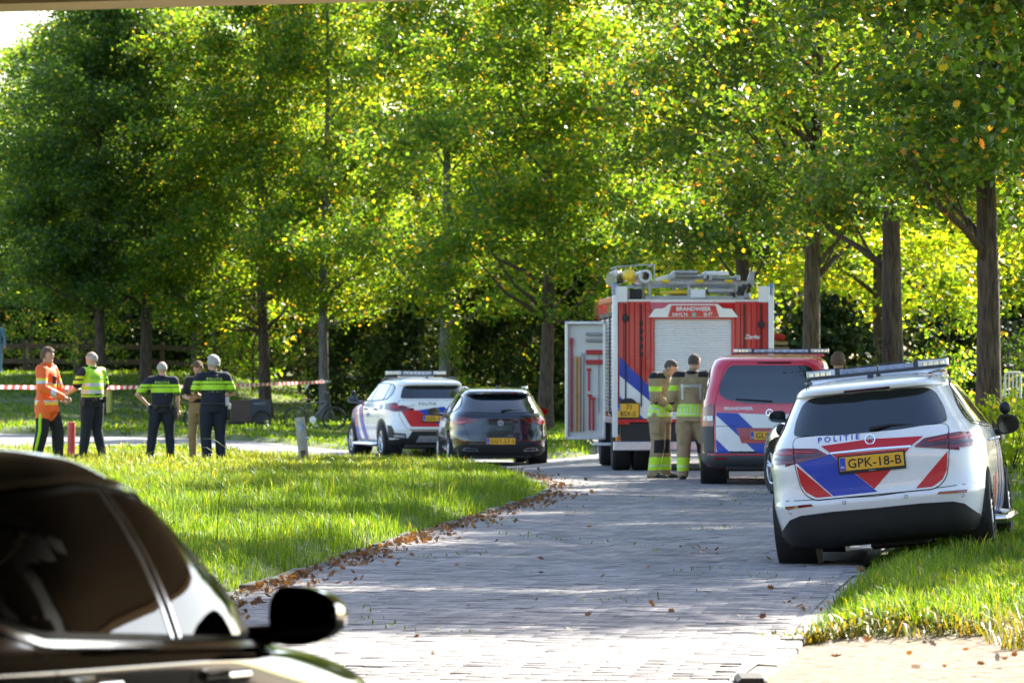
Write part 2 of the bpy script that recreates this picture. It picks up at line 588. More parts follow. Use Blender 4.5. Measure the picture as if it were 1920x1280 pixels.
# ---- grass
GRASS = leafmat('grass blade', [(0.0, (0.030, 0.080, 0.008)), (0.5, (0.065, 0.145, 0.012)), (0.93, (0.10, 0.18, 0.018)), (0.99, (0.22, 0.22, 0.07))], trans=0.55, rough=0.5, tboost=2.0)
def blades(px, py, pz, hh, ww, lean, rng, name, mat):
    n = len(px)
    a = rng.uniform(0, 2 * np.pi, n)
    dx, dy = np.cos(a), np.sin(a)
    b = a + np.pi / 2 + rng.normal(0, 0.5, n)
    lx, ly = np.cos(b) * lean * hh, np.sin(b) * lean * hh
    v = np.zeros((n, 5, 3))
    w = ww / 2
    v[:, 0] = np.stack([px - dx * w, py - dy * w, pz - 0.02], -1)
    v[:, 1] = np.stack([px + dx * w, py + dy * w, pz - 0.02], -1)
    v[:, 2] = np.stack([px + dx * w * .8 + lx * .35, py + dy * w * .8 + ly * .35, pz + hh * .6], -1)
    v[:, 3] = np.stack([px - dx * w * .8 + lx * .35, py - dy * w * .8 + ly * .35, pz + hh * .6], -1)
    v[:, 4] = np.stack([px + lx, py + ly, pz + hh * (1 - 0.35 * lean)], -1)
    k = np.arange(n)[:, None] * 5
    tri = np.concatenate([k + np.array([[0, 1, 2]]), k + np.array([[0, 2, 3]]), k + np.array([[3, 2, 4]])], 0)
    return np_mesh(name, v.reshape(-1, 3), tri, mat)

def grass_patch(name, label, xr, yr, dens, hmin, hmax, wide, cond, mat=GRASS, lean=(0.15, 0.9)):
    rng = np.random.default_rng(abs(hash(name + str(xr))) % 1000 if False else int(abs(xr[0] * 13 + yr[0] * 7 + dens)) )
    n = int((xr[1] - xr[0]) * (yr[1] - yr[0]) * dens)
    x = rng.uniform(*xr, n); y = rng.uniform(*yr, n)
    # clumping
    cl = np.sin(x * 5.1 + 2 * np.sin(y * 2.3)) * np.sin(y * 3.7 + 1.7 * np.sin(x * 2.9))
    keep = cond(x, y) & (rng.random(n) < 0.62 + 0.38 * cl)
    x, y, cl = x[keep], y[keep], cl[keep]
    z = ground_h(x, y)
    n = len(x)
    pt = 0.5 + 0.5 * np.sin(x * 1.3 + 1.9 * np.sin(y * .55)) * np.sin(y * .42 + 1.3 * np.sin(x * .8))
    h = rng.uniform(hmin, hmax, n) * (0.8 + 0.35 * cl) * (0.7 + 0.6 * rng.random(n) ** 3) * (0.55 + 0.75 * pt)
    me = blades(x, y, z, h, wide * rng.uniform(0.7, 1.3, n), rng.uniform(*lean, n), rng, name, mat)
    o = link(name, me)
    tag(o, label, 'grass', kind='stuff')
    return o
def infr(x, y, m=120):
    return np.abs(x / y * 9600) < 960 + m
def island(x, y):
    return (road_sd(x, y) > 0.04) & infr(x, y) & (x < 1.0)
grass_patch('verge_grass', 'long sunlit grass on the verge beside the left kerb', (-6.5, 1.0), (34.5, 70), 1000, 0.07, 0.24, 0.0068, lambda x, y: island(x, y) & infr(x, y, 10))
grass_patch('verge_grass', 'green grass on the rounded tip of the verge before the side road', (-4, 0.8), (70, 92), 500, 0.07, 0.2, 0.010, lambda x, y: island(x, y) & (x > -2.2 + np.sin(y * .8)))
MEADOW = leafmat('meadow blade', [(0.0, (0.06, 0.13, 0.012)), (0.45, (0.11, 0.19, 0.02)), (0.85, (0.19, 0.24, 0.04)), (1.0, (0.32, 0.30, 0.11))], trans=0.5, tboost=1.5)
grass_patch('meadow_grass', 'bright yellowish meadow grass in front of the group of officers', (-10, -0.3), (60, 99), 430, 0.06, 0.2, 0.0125, lambda x, y: island(x, y) & ~((y > 87) & (RNG.random(len(x)) < 0.45) & (x < -3)) & (x < -0.4 - 3.2 * (1 - sstep(58, 74, y)) + 0.5 * np.sin(y * .9)), MEADOW)
def rv(x, y):
    return (road_sd(x, y) > 0.10) & infr(x, y) & (x > 1) & (sand_mask(x, y) < 0.25)
grass_patch('bank_grass', 'green grass on the right bank under the parked police car', (1.2, 6.5), (29, 52), 1900, 0.06, 0.16, 0.007, rv)
grass_patch('bank_grass', 'grass on the right side of the road under the trees', (4, 14), (52, 110), 140, 0.08, 0.2, 0.02, lambda x, y: rv(x, y))
def far(x, y):
    return (road_sd(x, y) > 0.15) & infr(x, y, 200)
grass_patch('lawn_grass', 'lawn beyond the side road under the tree row', (-19, 2.2), (93.5, 172), 75, 0.07, 0.18, 0.036, lambda x, y: far(x, y))
STRAW = leafmat('dry grass', [(0.0, (0.08, 0.14, 0.02)), (0.5, (0.14, 0.18, 0.03)), (0.8, (0.24, 0.22, 0.06)), (1.0, (0.32, 0.25, 0.09))], trans=0.4, tboost=1.2)
grass_patch('dry_grass', 'straw coloured dry grass at the right edge by the sandy patch', (2.75, 3.6), (28.6, 31.0), 900, 0.12, 0.3, 0.008, lambda x, y: (x - 2.75) * 0.9 > (y - 31.0) * 0.12 + .15 + 0 * x, STRAW, (0.5, 1.3))
grass_patch('edge_weeds', 'low yellowish weeds along the edge of the sandy patch', (1.35, 3.3), (29.6, 31.6), 1300, 0.04, 0.13, 0.016, lambda x, y: (sand_mask(x, y) < 0.75) & (sand_mask(x, y) > 0.001), STRAW, (0.6, 1.6))

# reeds: taller stems standing in the verge
def reed(x, y, h, label):
    rng = random.Random(int(x * 100 + y))
    root = empty('reed', (x, y, gz(x, y)), 0, label, 'reed', 'reeds in the verge')
    st_ = MB(); lean = rng.uniform(-0.25, 0.25)
    pts = [(lean * h * (t ** 2), 0, h * t) for t in (0, .3, .6, 1)]
    st_.tube(pts, [0.005, 0.004, 0.003, 0.001], 5)
    st_.build('stem', GRASS, root)
    for k in range(7):
        t = 0.25 + 0.1 * k; a = rng.choice([0.2, 2.9, -0.3, 3.4]) + rng.uniform(-.3, .3)
        l = h * rng.uniform(0.25, 0.42)
        b = Vector((lean * h * t * t, 0, h * t)); d = Vector((math.cos(a), math.sin(a) * .6, 0))
        lf = MB()
        p = [b, b + d * l * .5 + Vector((0, 0, l * .35)), b + d * l + Vector((0, 0, l * rng.uniform(-.1, .4)))]
        lf.tube(p, [0.004, 0.009, 0.001], 4, flat=0.25)
        lf.build('leaf', GRASS, root)
reed(-2.45, 42.5, 0.95, 'tall reed with drooping leaves in the verge grass behind the dark sedan roof')
reed(-2.05, 41.2, 0.55, 'shorter reed in the verge grass right beside the tall reed')
reed(-2.75, 40.5, 0.5, 'low leafy reed in the verge grass close to the dark sedan windscreen')
reed(-3.3, 50.0, 0.8, 'tall pale reed in the meadow in front of the khaki trousers')
reed(-1.0, 53.0, 0.45, 'short reed in the verge near the leaf covered kerb')

# fallen leaves
FALLEN = leafmat('fallen leaf', [(0.0, (0.08, 0.042, 0.022)), (0.4, (0.17, 0.085, 0.04)), (0.85, (0.26, 0.15, 0.07)), (0.97, (0.36, 0.16, 0.03))], trans=0.2, rough=0.6, tboost=1.0)
LOBE = [(0, -.5), (.06, -.3), (.25, -.33), (.16, -.12), (.38, -.02), (.19, .1), (.27, .32), (.1, .28), (0, .5), (-.1, .28), (-.27, .32), (-.19, .1), (-.38, -.02), (-.16, -.12), (-.25, -.33), (-.06, -.3)]
def leaf_mesh(name, P, S, rng, mat, tilt=1.0, curl=0.25, lobe=LOBE):
    """lobed leaves (fan of triangles) at points P with sizes S"""
    n = len(P); k = len(lobe)
    L2 = np.array(lobe)
    q = rng.normal(size=(n, 3)); q[:, 2] = np.abs(q[:, 2]) + 1e-3
    nrm = q * np.array([tilt, tilt, 1.0]); nrm /= np.linalg.norm(nrm, axis=1)[:, None]
    t = rng.normal(size=(n, 3)); t -= (t * nrm).sum(1)[:, None] * nrm; t /= np.linalg.norm(t, axis=1)[:, None]
    u = np.cross(nrm, t)
    V = np.zeros((n, k + 1, 3))
    V[:, 0] = P
    cz = (np.abs(L2[:, 0]) * 1.2 + L2[:, 1] ** 2)[None, :, None] * curl * rng.uniform(-.4, 1.6, n)[:, None, None]
    V[:, 1:] = P[:, None] + S[:, None, None] * (u[:, None] * L2[None, :, 0:1] + t[:, None] * L2[None, :, 1:2] + nrm[:, None] * cz)
    f = np.array([(0, 1 + i, 1 + (i + 1) % k) for i in range(k)])
    F = (f[None] + (np.arange(n) * (k + 1))[:, None, None]).reshape(-1, 3)
    return np_mesh(name, V.reshape(-1, 3), F, mat)
rng = np.random.default_rng(11)
pts = []
for i in range(len(KERB_L) - 1):
    a, b = np.array(KERB_L[i]), np.array(KERB_L[i + 1])
    d = b - a; l = np.linalg.norm(d); d /= l; nr = np.array([d[1], -d[0]])
    dens = 46 if a[1] < 57 else 24
    m = int(l * dens)
    tt = rng.uniform(0, l, m); tt = tt[rng.random(m) < .25 + .75 * (np.sin((a[1] + tt) * 1.9) * np.sin((a[1] + tt) * .73) > -.15)]; m = len(tt); off = np.abs(rng.normal(0, 0.22, m)) - 0.02
    pts.append(a + d * tt[:, None] + nr * off[:, None])
pts = np.concatenate(pts)
sc_x = rng.uniform(-2, 5, 420); sc_y = rng.uniform(27, 80, 420)
k = road_sd(sc_x, sc_y) < -0.2
pts = np.concatenate([pts, np.stack([sc_x[k], sc_y[k]], -1)[:60],
                      np.stack([rng.normal(1.66, 0.10, 14), rng.normal(44.5, 0.4, 14)], -1),
                      np.stack([rng.normal(3.4, 0.35, 40), rng.normal(40.6, 0.5, 40)], -1),
                      np.stack([rng.normal(2.0, 0.1, 10), rng.normal(34.3, 0.7, 10)], -1), np.stack([rng.uniform(1.5, 3.2, 26), rng.uniform(26.5, 30, 26)], -1)])
h0 = np.maximum(base_h(pts[:, 0], pts[:, 1]) + 0.022, ground_h(pts[:, 0], pts[:, 1]) + 0.03)
P3 = np.column_stack([pts, h0 + rng.uniform(0.004, 0.035, len(pts))])
o = link('fallen_leaves', leaf_mesh('fallen_leaves', P3, rng.uniform(0.035, 0.09, len(pts)), rng, FALLEN, 0.4, 0.35))
tag(o, 'brown fallen oak leaves gathered along the left kerb', 'leaves', kind='stuff')
# moss and weeds growing between the pavers
sx = rng.uniform(-1, 4.5, 6000); sy = rng.uniform(31, 78, 6000)
k = (road_sd(sx, sy) < -0.05) & (np.sin(sx * 2.3 + 1.3 * np.sin(sy * .8)) * np.sin(sy * .55 + sx) > 0.72)
sx, sy = sx[k], sy[k]
me = blades(sx, sy, base_h(sx, sy) + 0.015, rng.uniform(0.015, 0.05, len(sx)), np.full(len(sx), 0.012), rng.uniform(.5, 1.5, len(sx)), rng, 'moss', GRASS)
o = link('paving_weeds', me); tag(o, 'small green weeds growing in the joints of the paving', 'weeds', kind='stuff')

# ---- bridge deck overhead and its far abutments
CONC = pm('bridge concrete', (0.15, 0.115, 0.085), 0.9, var=0.18, scale=1.2, bump=0.4, bscale=12)
br = empty('bridge', (0, 18, 0), 0, 'concrete bridge deck crossing overhead at the top edge', 'bridge')
d = MB()
e0, e1 = (28.75 - 18), (27.0 - 18)
d.prism([(-40, e0 + 12.0), (-3, e0), (1.5, e1), (40, e1 - 12), (40, -45), (-40, -45)], 'z', 3.66, 4.5)
dk = d.build('deck', CONC, br)
d = MB(); d.prism([(-40, e0 + 11.98), (-3, e0 - .02), (1.5, e1 - .02), (40, e1 - 12.02), (40, e1 - 12.3), (1.5, e1 - .3), (-3, e0 - .3), (-40, e0 + 11.7)], 'z', 4.5, 5.1); d.build('parapet', CONC, br)
EDGE = pm('bounce lit edge concrete', (0.42, 0.30, 0.19), 0.9, var=0.15, scale=2, bump=0.3)  # tan lighter than the deck: light bounced onto the edge, painted as colour
d = MB(); d.prism([(-40, e0 + 12.02), (-3, e0 + .02), (1.5, e1 + .02), (40, e1 - 11.98), (40, e1 - 12.6), (1.5, e1 - .6), (-3, e0 - .6), (-40, e0 + 11.4)], 'z', 3.615, 4.49); d.build('lit_edge_beam', EDGE, br)
for x in (-17, 17):
    d = MB(); d.box((x, -1, 1.6), (1.2, 16, 4.1), bev=0.05); d.build('pier', CONC, br)
# ------------------------------------------------------------------ trees
LEAF_A = leafmat('leaf green', [(0.0, (0.020, 0.052, 0.012)), (0.4, (0.034, 0.080, 0.015)), (0.8, (0.058, 0.112, 0.017)), (0.94, (0.13, 0.16, 0.02)), (0.99, (0.24, 0.15, 0.03))], trans=0.54, tboost=4.8)
LEAF_B = leafmat('leaf dark', [(0.0, (0.018, 0.046, 0.018)), (0.5, (0.030, 0.072, 0.022)), (0.92, (0.055, 0.105, 0.022)), (0.985, (0.15, 0.16, 0.03))], trans=0.5, tboost=4.6)
LEAF_Y = leafmat('leaf yellow', [(0.0, (0.045, 0.10, 0.012)), (0.5, (0.085, 0.15, 0.016)), (0.88, (0.14, 0.19, 0.02)), (0.985, (0.26, 0.19, 0.03))], trans=0.6, tboost=4.0)
LEAF_O = leafmat('oak leaf', [(0.0, (0.018, 0.050, 0.011)), (0.45, (0.032, 0.076, 0.014)), (0.85, (0.058, 0.112, 0.017)), (0.96, (0.15, 0.17, 0.022)), (0.994, (0.26, 0.11, 0.03))], trans=0.5, tboost=3.4)
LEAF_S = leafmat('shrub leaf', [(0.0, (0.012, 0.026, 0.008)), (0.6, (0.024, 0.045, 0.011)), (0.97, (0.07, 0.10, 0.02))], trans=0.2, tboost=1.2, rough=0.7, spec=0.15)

def bark_mat(name, c1, c2):
    m, nt, b = nmat(name)
    N, L = nt.nodes, nt.links
    tc = N.new('ShaderNodeTexCoord')
    mp = N.new('ShaderNodeMapping'); mp.inputs['Scale'].default_value = (14, 14, 2.2)
    L.new(tc.outputs['Object'], mp.inputs[0])
    n = N.new('ShaderNodeTexNoise'); n.inputs['Scale'].default_value = 1.6; n.inputs['Detail'].default_value = 8; n.inputs['Distortion'].default_value = 0.6
    L.new(mp.outputs[0], n.inputs['Vector'])
    r = N.new('ShaderNodeValToRGB')
    r.color_ramp.elements[0].color = (*c1, 1); r.color_ramp.elements[0].position = .35
    r.color_ramp.elements[1].color = (*c2, 1); r.color_ramp.elements[1].position = .68
    L.new(n.outputs['Fac'], r.inputs[0]); L.new(r.outputs[0], b.inputs['Base Color'])
    b.inputs['Roughness'].default_value = 0.95
    bp = N.new('ShaderNodeBump'); bp.inputs['Strength'].default_value = 0.9; bp.inputs['Distance'].default_value = 0.04
    L.new(n.outputs['Fac'], bp.inputs['Height']); L.new(bp.outputs[0], b.inputs['Normal'])
    return m
BARK = bark_mat('bark brown', (0.035, 0.025, 0.018), (0.125, 0.09, 0.062))
BARKG = bark_mat('bark grey', (0.075, 0.07, 0.065), (0.22, 0.20, 0.18))

def diamonds(P, S, rng, up=0.6):
    """folded four-point leaves: (n,4,3) verts"""
    n = len(P)
    nrm = rng.normal(size=(n, 3)); nrm[:, 2] += up
    nrm /= np.linalg.norm(nrm, axis=1)[:, None]
    t = rng.normal(size=(n, 3)); t[:, 2] -= 0.5
    t -= (t * nrm).sum(1)[:, None] * nrm; t /= np.linalg.norm(t, axis=1)[:, None] + 1e-9
    u = np.cross(nrm, t)
    V = np.zeros((n, 4, 3))
    h = S[:, None]
    V[:, 0] = P - t * h * 0.5
    V[:, 1] = P + u * h * 0.36 + nrm * h * 0.12
    V[:, 2] = P + t * h * 0.5
    V[:, 3] = P - u * h * 0.36 + nrm * h * 0.12
    return V

def crown_clusters(rng, h0, h1, rad, ncl, shape='egg', per=8):
    m = max(8, ncl // per)
    big = crown_points(rng, h0 + .3, h1 - .2, rad * .92, m, shape)
    C = np.repeat(big, per, 0) + rng.normal(size=(m * per, 3)) * np.array([.55, .55, .34])
    C = np.concatenate([C, crown_points(rng, h0, h1, rad, ncl // 5, shape)])
    C[:, 2] = np.maximum(C[:, 2], h0 - .5)
    return C

def crown_points(rng, h0, h1, rad, ncl, shape='egg'):
    """cluster centres in an uneven crown around the stem"""
    t = rng.uniform(0, 1, ncl)
    z = h0 + (h1 - h0) * t
    if shape == 'egg':
        prof = np.sin(np.pi * np.clip(t * 0.86 + 0.12, 0, 1)) ** 0.65
    else:
        prof = np.clip(1.15 - t, 0.12, 1) ** 0.7 * np.clip(t * 6 + .35, 0, 1)
    a = rng.uniform(0, 2 * np.pi, ncl)
    rr = rad * prof * np.sqrt(rng.uniform(0.06, 1, ncl)) * (0.78 + 0.22 * np.sin(a * 3 + z * 1.1) + 0.14 * np.sin(a * 5 - z * 2.2))
    return np.stack([rr * np.cos(a), rr * np.sin(a), z], -1)

def leaf_cloud(C, per, spread, size, rng, up=.6):
    n = len(C) * per
    c = np.repeat(C, per, 0)
    off = rng.normal(size=(n, 3)) * np.array([spread, spread, spread * 0.62])
    P = c + off
    return diamonds(P, rng.uniform(size[0], size[1], n), rng, up)

def quads(name, V, mat):
    n = len(V)
    return np_mesh(name, V.reshape(-1, 3), np.arange(n * 4).reshape(n, 4), mat)

def trunk_mesh(rng, height, r0, limbs, C, lean=0.25, fork=None):
    mb = MB()
    k = 9
    ax, ay = rng.uniform(-lean, lean, 2)
    def stem(t):
        return Vector((ax * t * t + 0.06 * math.sin(t * 7), ay * t * t + 0.06 * math.cos(t * 5 + 1), height * t))
    ts = [0, .015, .04] + [0.1 + 0.9 * i / k for i in range(k + 1)]
    rs = [r0 * 1.55, r0 * 1.25, r0 * 1.08] + [r0 * (1 - 0.88 * (0.1 + 0.9 * i / k)) for i in range(k + 1)]
    pts = [stem(t) for t in ts]
    pts[0].z = -0.25
    mb.tube(pts, rs, 12)
    if len(C):
        for i in range(limbs):
            c = Vector(C[int(rng.integers(len(C)))])
            zt = max(0.2, min(0.92, (c.z - 1.0 - 0.35 * math.hypot(c.x, c.y)) / height))
            s = stem(zt)
            mid = s.lerp(c, 0.5) + Vector((0, 0, -0.12 * (c - s).length + .15))
            r = r0 * (1 - 0.88 * zt) * rng.uniform(0.3, 0.5)
            mb.tube([s, s.lerp(mid, .5) + Vector((0, 0, .05)), mid, c], [r, r * .75, r * .5, r * .15], 6)
    return mb.mesh('trunk')

TREE_BANK = {}
def tree_variant(key, seed, height, h0, rad, ncl, per, spread, size, mat, shape, limbs, r0, bark):
    rng = np.random.default_rng(seed)
    C = crown_clusters(rng, h0, height, rad, ncl, shape)
    cr = quads('crown', leaf_cloud(C, per, spread, size, rng), mat)
    tr = trunk_mesh(rng, height * 0.96, r0, limbs, C)
    tr.materials.append(bark)
    tr.polygons.foreach_set('use_smooth', [True] * len(tr.polygons))
    TREE_BANK[key] = (tr, cr)
tree_variant('a', 1, 13.8, 2.7, 3.6, 285, 170, 0.27, (0.08, 0.15), LEAF_A, 'egg', 30, 0.19, BARK)
tree_variant('b', 2, 14.5, 2.9, 3.8, 290, 170, 0.28, (0.08, 0.15), LEAF_A, 'egg', 26, 0.19, BARKG)
tree_variant('c', 3, 12.6, 2.6, 3.6, 295, 160, 0.28, (0.08, 0.15), LEAF_B, 'egg', 24, 0.18, BARK)
tree_variant('y', 4, 12.8, 2.2, 3.6, 250, 160, 0.28, (0.08, 0.145), LEAF_Y, 'egg', 22, 0.17, BARK)
tree_variant('r', 5, 13.0, 3.7, 3.9, 250, 175, 0.26, (0.075, 0.13), LEAF_O, 'egg', 30, 0.20, BARK)

def tree(key, x, y, rz, sc, label, dia=None, group=None, name='tree'):
    tr, cr = TREE_BANK[key]
    root = empty(name, (x, y, gz(x, y)), rz, label, 'tree', group)
    t = bpy.data.objects.new('trunk', tr); COL.objects.link(t); t.parent = root
    c = bpy.data.objects.new('crown', cr); COL.objects.link(c); c.parent = root
    t.scale = (sc[0], sc[0], sc[1])
    wd = sc[0] * (1.2 if key != 'r' else 1.12)
    c.scale = (wd, wd, sc[1])
    return root
G1 = 'row of trees behind the side road'
LEFT = [('a', 0.83, 128, 0.4, (1.0, 1.0), 'slender grey brown tree just left of the open fire engine locker'),
        ('b', -1.8, 138, 1.9, (0.95, 1.0), 'tree rising directly behind the white police van roof light bar'),
        ('b', -5.3, 145, 3.3, (0.82, 0.97), 'thin straight grey tree to which the barrier tape is tied'),
        ('a', -7.1, 147, 4.6, (0.98, 0.92), 'tree standing directly behind the dark cargo bike box'),
        ('c', -9.75, 158, 0.9, (0.95, 1.0), 'dark trunked tree behind the man in the black shirt'),
        ('c', -10.7, 150, 2.2, (1.0, 1.02), 'dark tree between the vest officer and the bald officer'),
        ('c', -12.0, 149, 5.1, (0.95, 0.92), 'pale barked tree right behind the officer in the yellow vest'),
        ('c', -13.5, 160, 3.7, (0.9, 0.9), 'thin dark tree touching the pale barked one behind the vest officer'),
        ('a', -17.4, 185, 1.2, (0.9, 0.86), 'leftmost thin tree in the dark wood near the left edge')]
for k_, x, y, rz, sc_, lb in LEFT:
    tree(k_, x, y, rz, sc_, lb, None, G1)
G2 = 'row of trees along the right side of the road'
RIGHT = [('r', 5.0, 112, 0.3, (1.0, 1.0), 'tree rising right behind the fire engine roof'),
         ('r', 5.7, 97, 2.4, (0.98, 1.05), 'forked tree right of the fire engine behind the red van'),
         ('r', 6.35, 85, 4.1, (1.0, 1.02), 'ivy green tree directly behind the light bar of the nearest police car'),
         ('r', 6.95, 75, 5.6, (1.0, 1.0), 'thick dark tree behind the right mirror of the nearest police car')]
for k_, x, y, rz, sc_, lb in RIGHT:
    tree(k_, x, y, rz, sc_, lb, None, G2)
tree('r', 7.9, 66, 1.0, (1.1, 1.0), 'tree beyond the right edge whose branches hang into the upper right', None, G2)
for x, y, rz, lb in ((12.0, 57, .5, 'nearest of the added shade trees right of the bank outside the picture'), (12.4, 66, 2.5, 'middle added shade tree right of the bank outside the picture'), (12.0, 76, 4.2, 'farther added shade tree right of the bank beyond the near oaks')):  # unseen trees added to keep the sun off the near oaks and bank
    tree('r', x, y, rz, (1.15, 1.22), lb, None, 'added shade trees right of the bank')
G3 = 'second rank of trees in the wood'
SECOND = [('y', -2.9, 160, 0.2, (1.1, 0.92), 'yellow green tree glowing in the middle behind the first row'),
          ('y', -6.4, 166, 1.5, (1.1, 1.0), 'bright yellow green crown behind the tape tree'),
          ('y', 1.9, 158, 2.6, (1.05, 0.97), 'yellow leaved tree behind the open locker of the fire engine'),
          ('a', -9.0, 178, 0.7, (1.2, 1.0), 'tall green tree in the wood behind the man in black'),
          ('c', -13.6, 176, 2.0, (1.15, 0.95), 'dark green tree in the wood behind the orange jacket'),
          ('c', -19.5, 172, 4.0, (1.0, 0.82), 'dark green tree cut by the left edge of the picture'),
          ('y', 4.7, 135, 3.0, (1.1, 1.0), 'yellow tree far behind the fire engine roof gear'),
          ('y', 8.5, 118, 4.4, (1.1, 1.0), 'yellow autumn tree glowing right of the forked trunk'),
          ('y', 11.6, 112, 5.5, (1.1, 0.95), 'yellow autumn tree behind the trunks at the far right'),
          ('a', 8.2, 145, 1.1, (1.2, 1.05), 'tall green tree behind the yellow trees on the right'),
          ('a', 12.8, 135, 2.1, (1.2, 1.05), 'green tree in the back at the right edge'),
          ('a', 1.0, 182, 5.0, (1.2, 0.9), 'tall tree deep in the wood behind the middle'),
          ('y', 10.0, 92, 0.9, (1.0, 0.95), 'sunlit yellow green tree right of the thick trunk')]
for k_, x, y, rz, sc_, lb in SECOND:
    tree(k_, x, y, rz, sc_, lb, None, G3)

# near oaks whose lobed leaves hang into the frame from the upper right
OAK = [(0, -.5), (.05, -.36), (.2, -.38), (.14, -.22), (.36, -.16), (.2, -.02), (.42, .12), (.2, .16), (.24, .36), (.09, .3), (0, .5),
       (-.09, .3), (-.24, .36), (-.2, .16), (-.42, .12), (-.2, -.02), (-.36, -.16), (-.14, -.22), (-.2, -.38), (-.05, -.36)]
def oak(x, y, h, h0, rad, ncl, per, seed, label, nmax):
    rng = np.random.default_rng(seed)
    root = empty('oak_tree', (x, y, gz(x, y)), 0, label, 'tree', 'near oak trees on the right bank')
    C = crown_clusters(rng, h0, h, rad, ncl, 'egg')
    tr = trunk_mesh(rng, h * .95, 0.21, 34, C); tr.materials.append(BARK)
    tr.polygons.foreach_set('use_smooth', [True] * len(tr.polygons))
    link('trunk', tr, None, root)
    P = np.repeat(C, per, 0) + rng.normal(size=(len(C) * per, 3)) * np.array([.33, .33, .2])
    # lobed leaves where they can be told apart, plain ones in the upper crown
    low = P[:, 2] < 5.5
    Pn = P[low]
    me = leaf_mesh('crown', Pn, rng.uniform(0.085, 0.15, len(Pn)), rng, LEAF_O, 1.4, 0.35, OAK)
    crn = link('crown', me, None, root)
    hi = P[~low]
    link('upper_crown', quads('upper_crown', diamonds(hi, rng.uniform(0.1, 0.18, len(hi)), rng), LEAF_O), None, root)
oak(7.5, 46.5, 13.5, 3.3, 4.6, 420, 75, 21, 'near oak at the right whose big lobed leaves hang over the parked cars', 9000)
oak(8.5, 55.5, 13.8, 3.4, 4.7, 420, 75, 22, 'oak behind the near one with orange tipped leaves at the upper right', 9000)

# shrubs and undergrowth
SHR = []
for sd_ in (31, 32, 33):
    rng = np.random.default_rng(sd_)
    n = 90
    a = rng.uniform(0, 2 * np.pi, n); z = rng.uniform(0.1, 2.3, n); rr = np.sqrt(rng.uniform(0, 1, n)) * 1.5 * np.sin(np.pi * np.clip(z / 2.9 + .25, 0, 1))
    C = np.stack([rr * np.cos(a), rr * np.sin(a), z], -1)
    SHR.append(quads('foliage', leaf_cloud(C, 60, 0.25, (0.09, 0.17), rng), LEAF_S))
    mb = MB()
    for i in range(9):
        c = Vector(C[i * 7]); mb.tube([(0.1 * math.cos(i), 0.1 * math.sin(i), -0.1), c * 0.5, c], [.035, .025, .008], 5)
    st_ = mb.mesh('stems'); st_.materials.append(BARK); SHR.append(st_)
def shrub(i, x, y, sc, label, mat=None):
    root = empty('shrub', (x, y, gz(x, y)), random.uniform(0, 6), label, 'shrub', 'shrubs in the undergrowth')
    for nm, me in (('foliage', SHR[2 * i]), ('stems', SHR[2 * i + 1])):
        o = bpy.data.objects.new(nm, me); COL.objects.link(o); o.parent = root; o.scale = sc
SHRUBS = [(-0.2, 141, 1.5, 1.7, 'big dark shrub behind the black estate car'), (-2.6, 146, 1.5, 1.6, 'dark shrub behind the white police car'),
          (-4.3, 150, 1.2, 1.35, 'dark shrub right of the tape tree'), (1.8, 139, 1.5, 1.9, 'dark shrub left of the fire engine'),
          (3.9, 146, 1.6, 2.0, 'dark shrub hidden behind the fire engine'), (-1.2, 158, 1.8, 2.3, 'tall dark holly shrub in the middle of the wood'),
          (-7.8, 172, 1.5, 1.2, 'shrub behind the rail fence near the cargo bike'), (-10.6, 174, 1.6, 1.3, 'shrub behind the rail fence near the man in black'),
          (-13.4, 172, 1.5, 1.2, 'shrub behind the vest officer beyond the fence'), (-16.0, 176, 1.6, 1.4, 'shrub behind the orange jacket beyond the fence'),
          (-18.6, 178, 1.6, 1.5, 'shrub at the left edge beyond the fence'), (8.6, 100, 1.2, 1.0, 'dark shrub right of the red van under the trees'),
          (10.2, 104, 1.3, 1.1, 'dark shrub between the two right hand trunks'), (11.8, 106, 1.3, 1.1, 'dark shrub at the right behind the black fence'),
          (6.6, 108, 1.2, 1.2, 'dark shrub behind the forked trunk'), (13.2, 100, 1.3, 1.2, 'dark shrub at the right edge behind the fence')]
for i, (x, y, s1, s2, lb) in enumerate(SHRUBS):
    shrub(i % 3, x, y, (s1, s1, s2), lb)
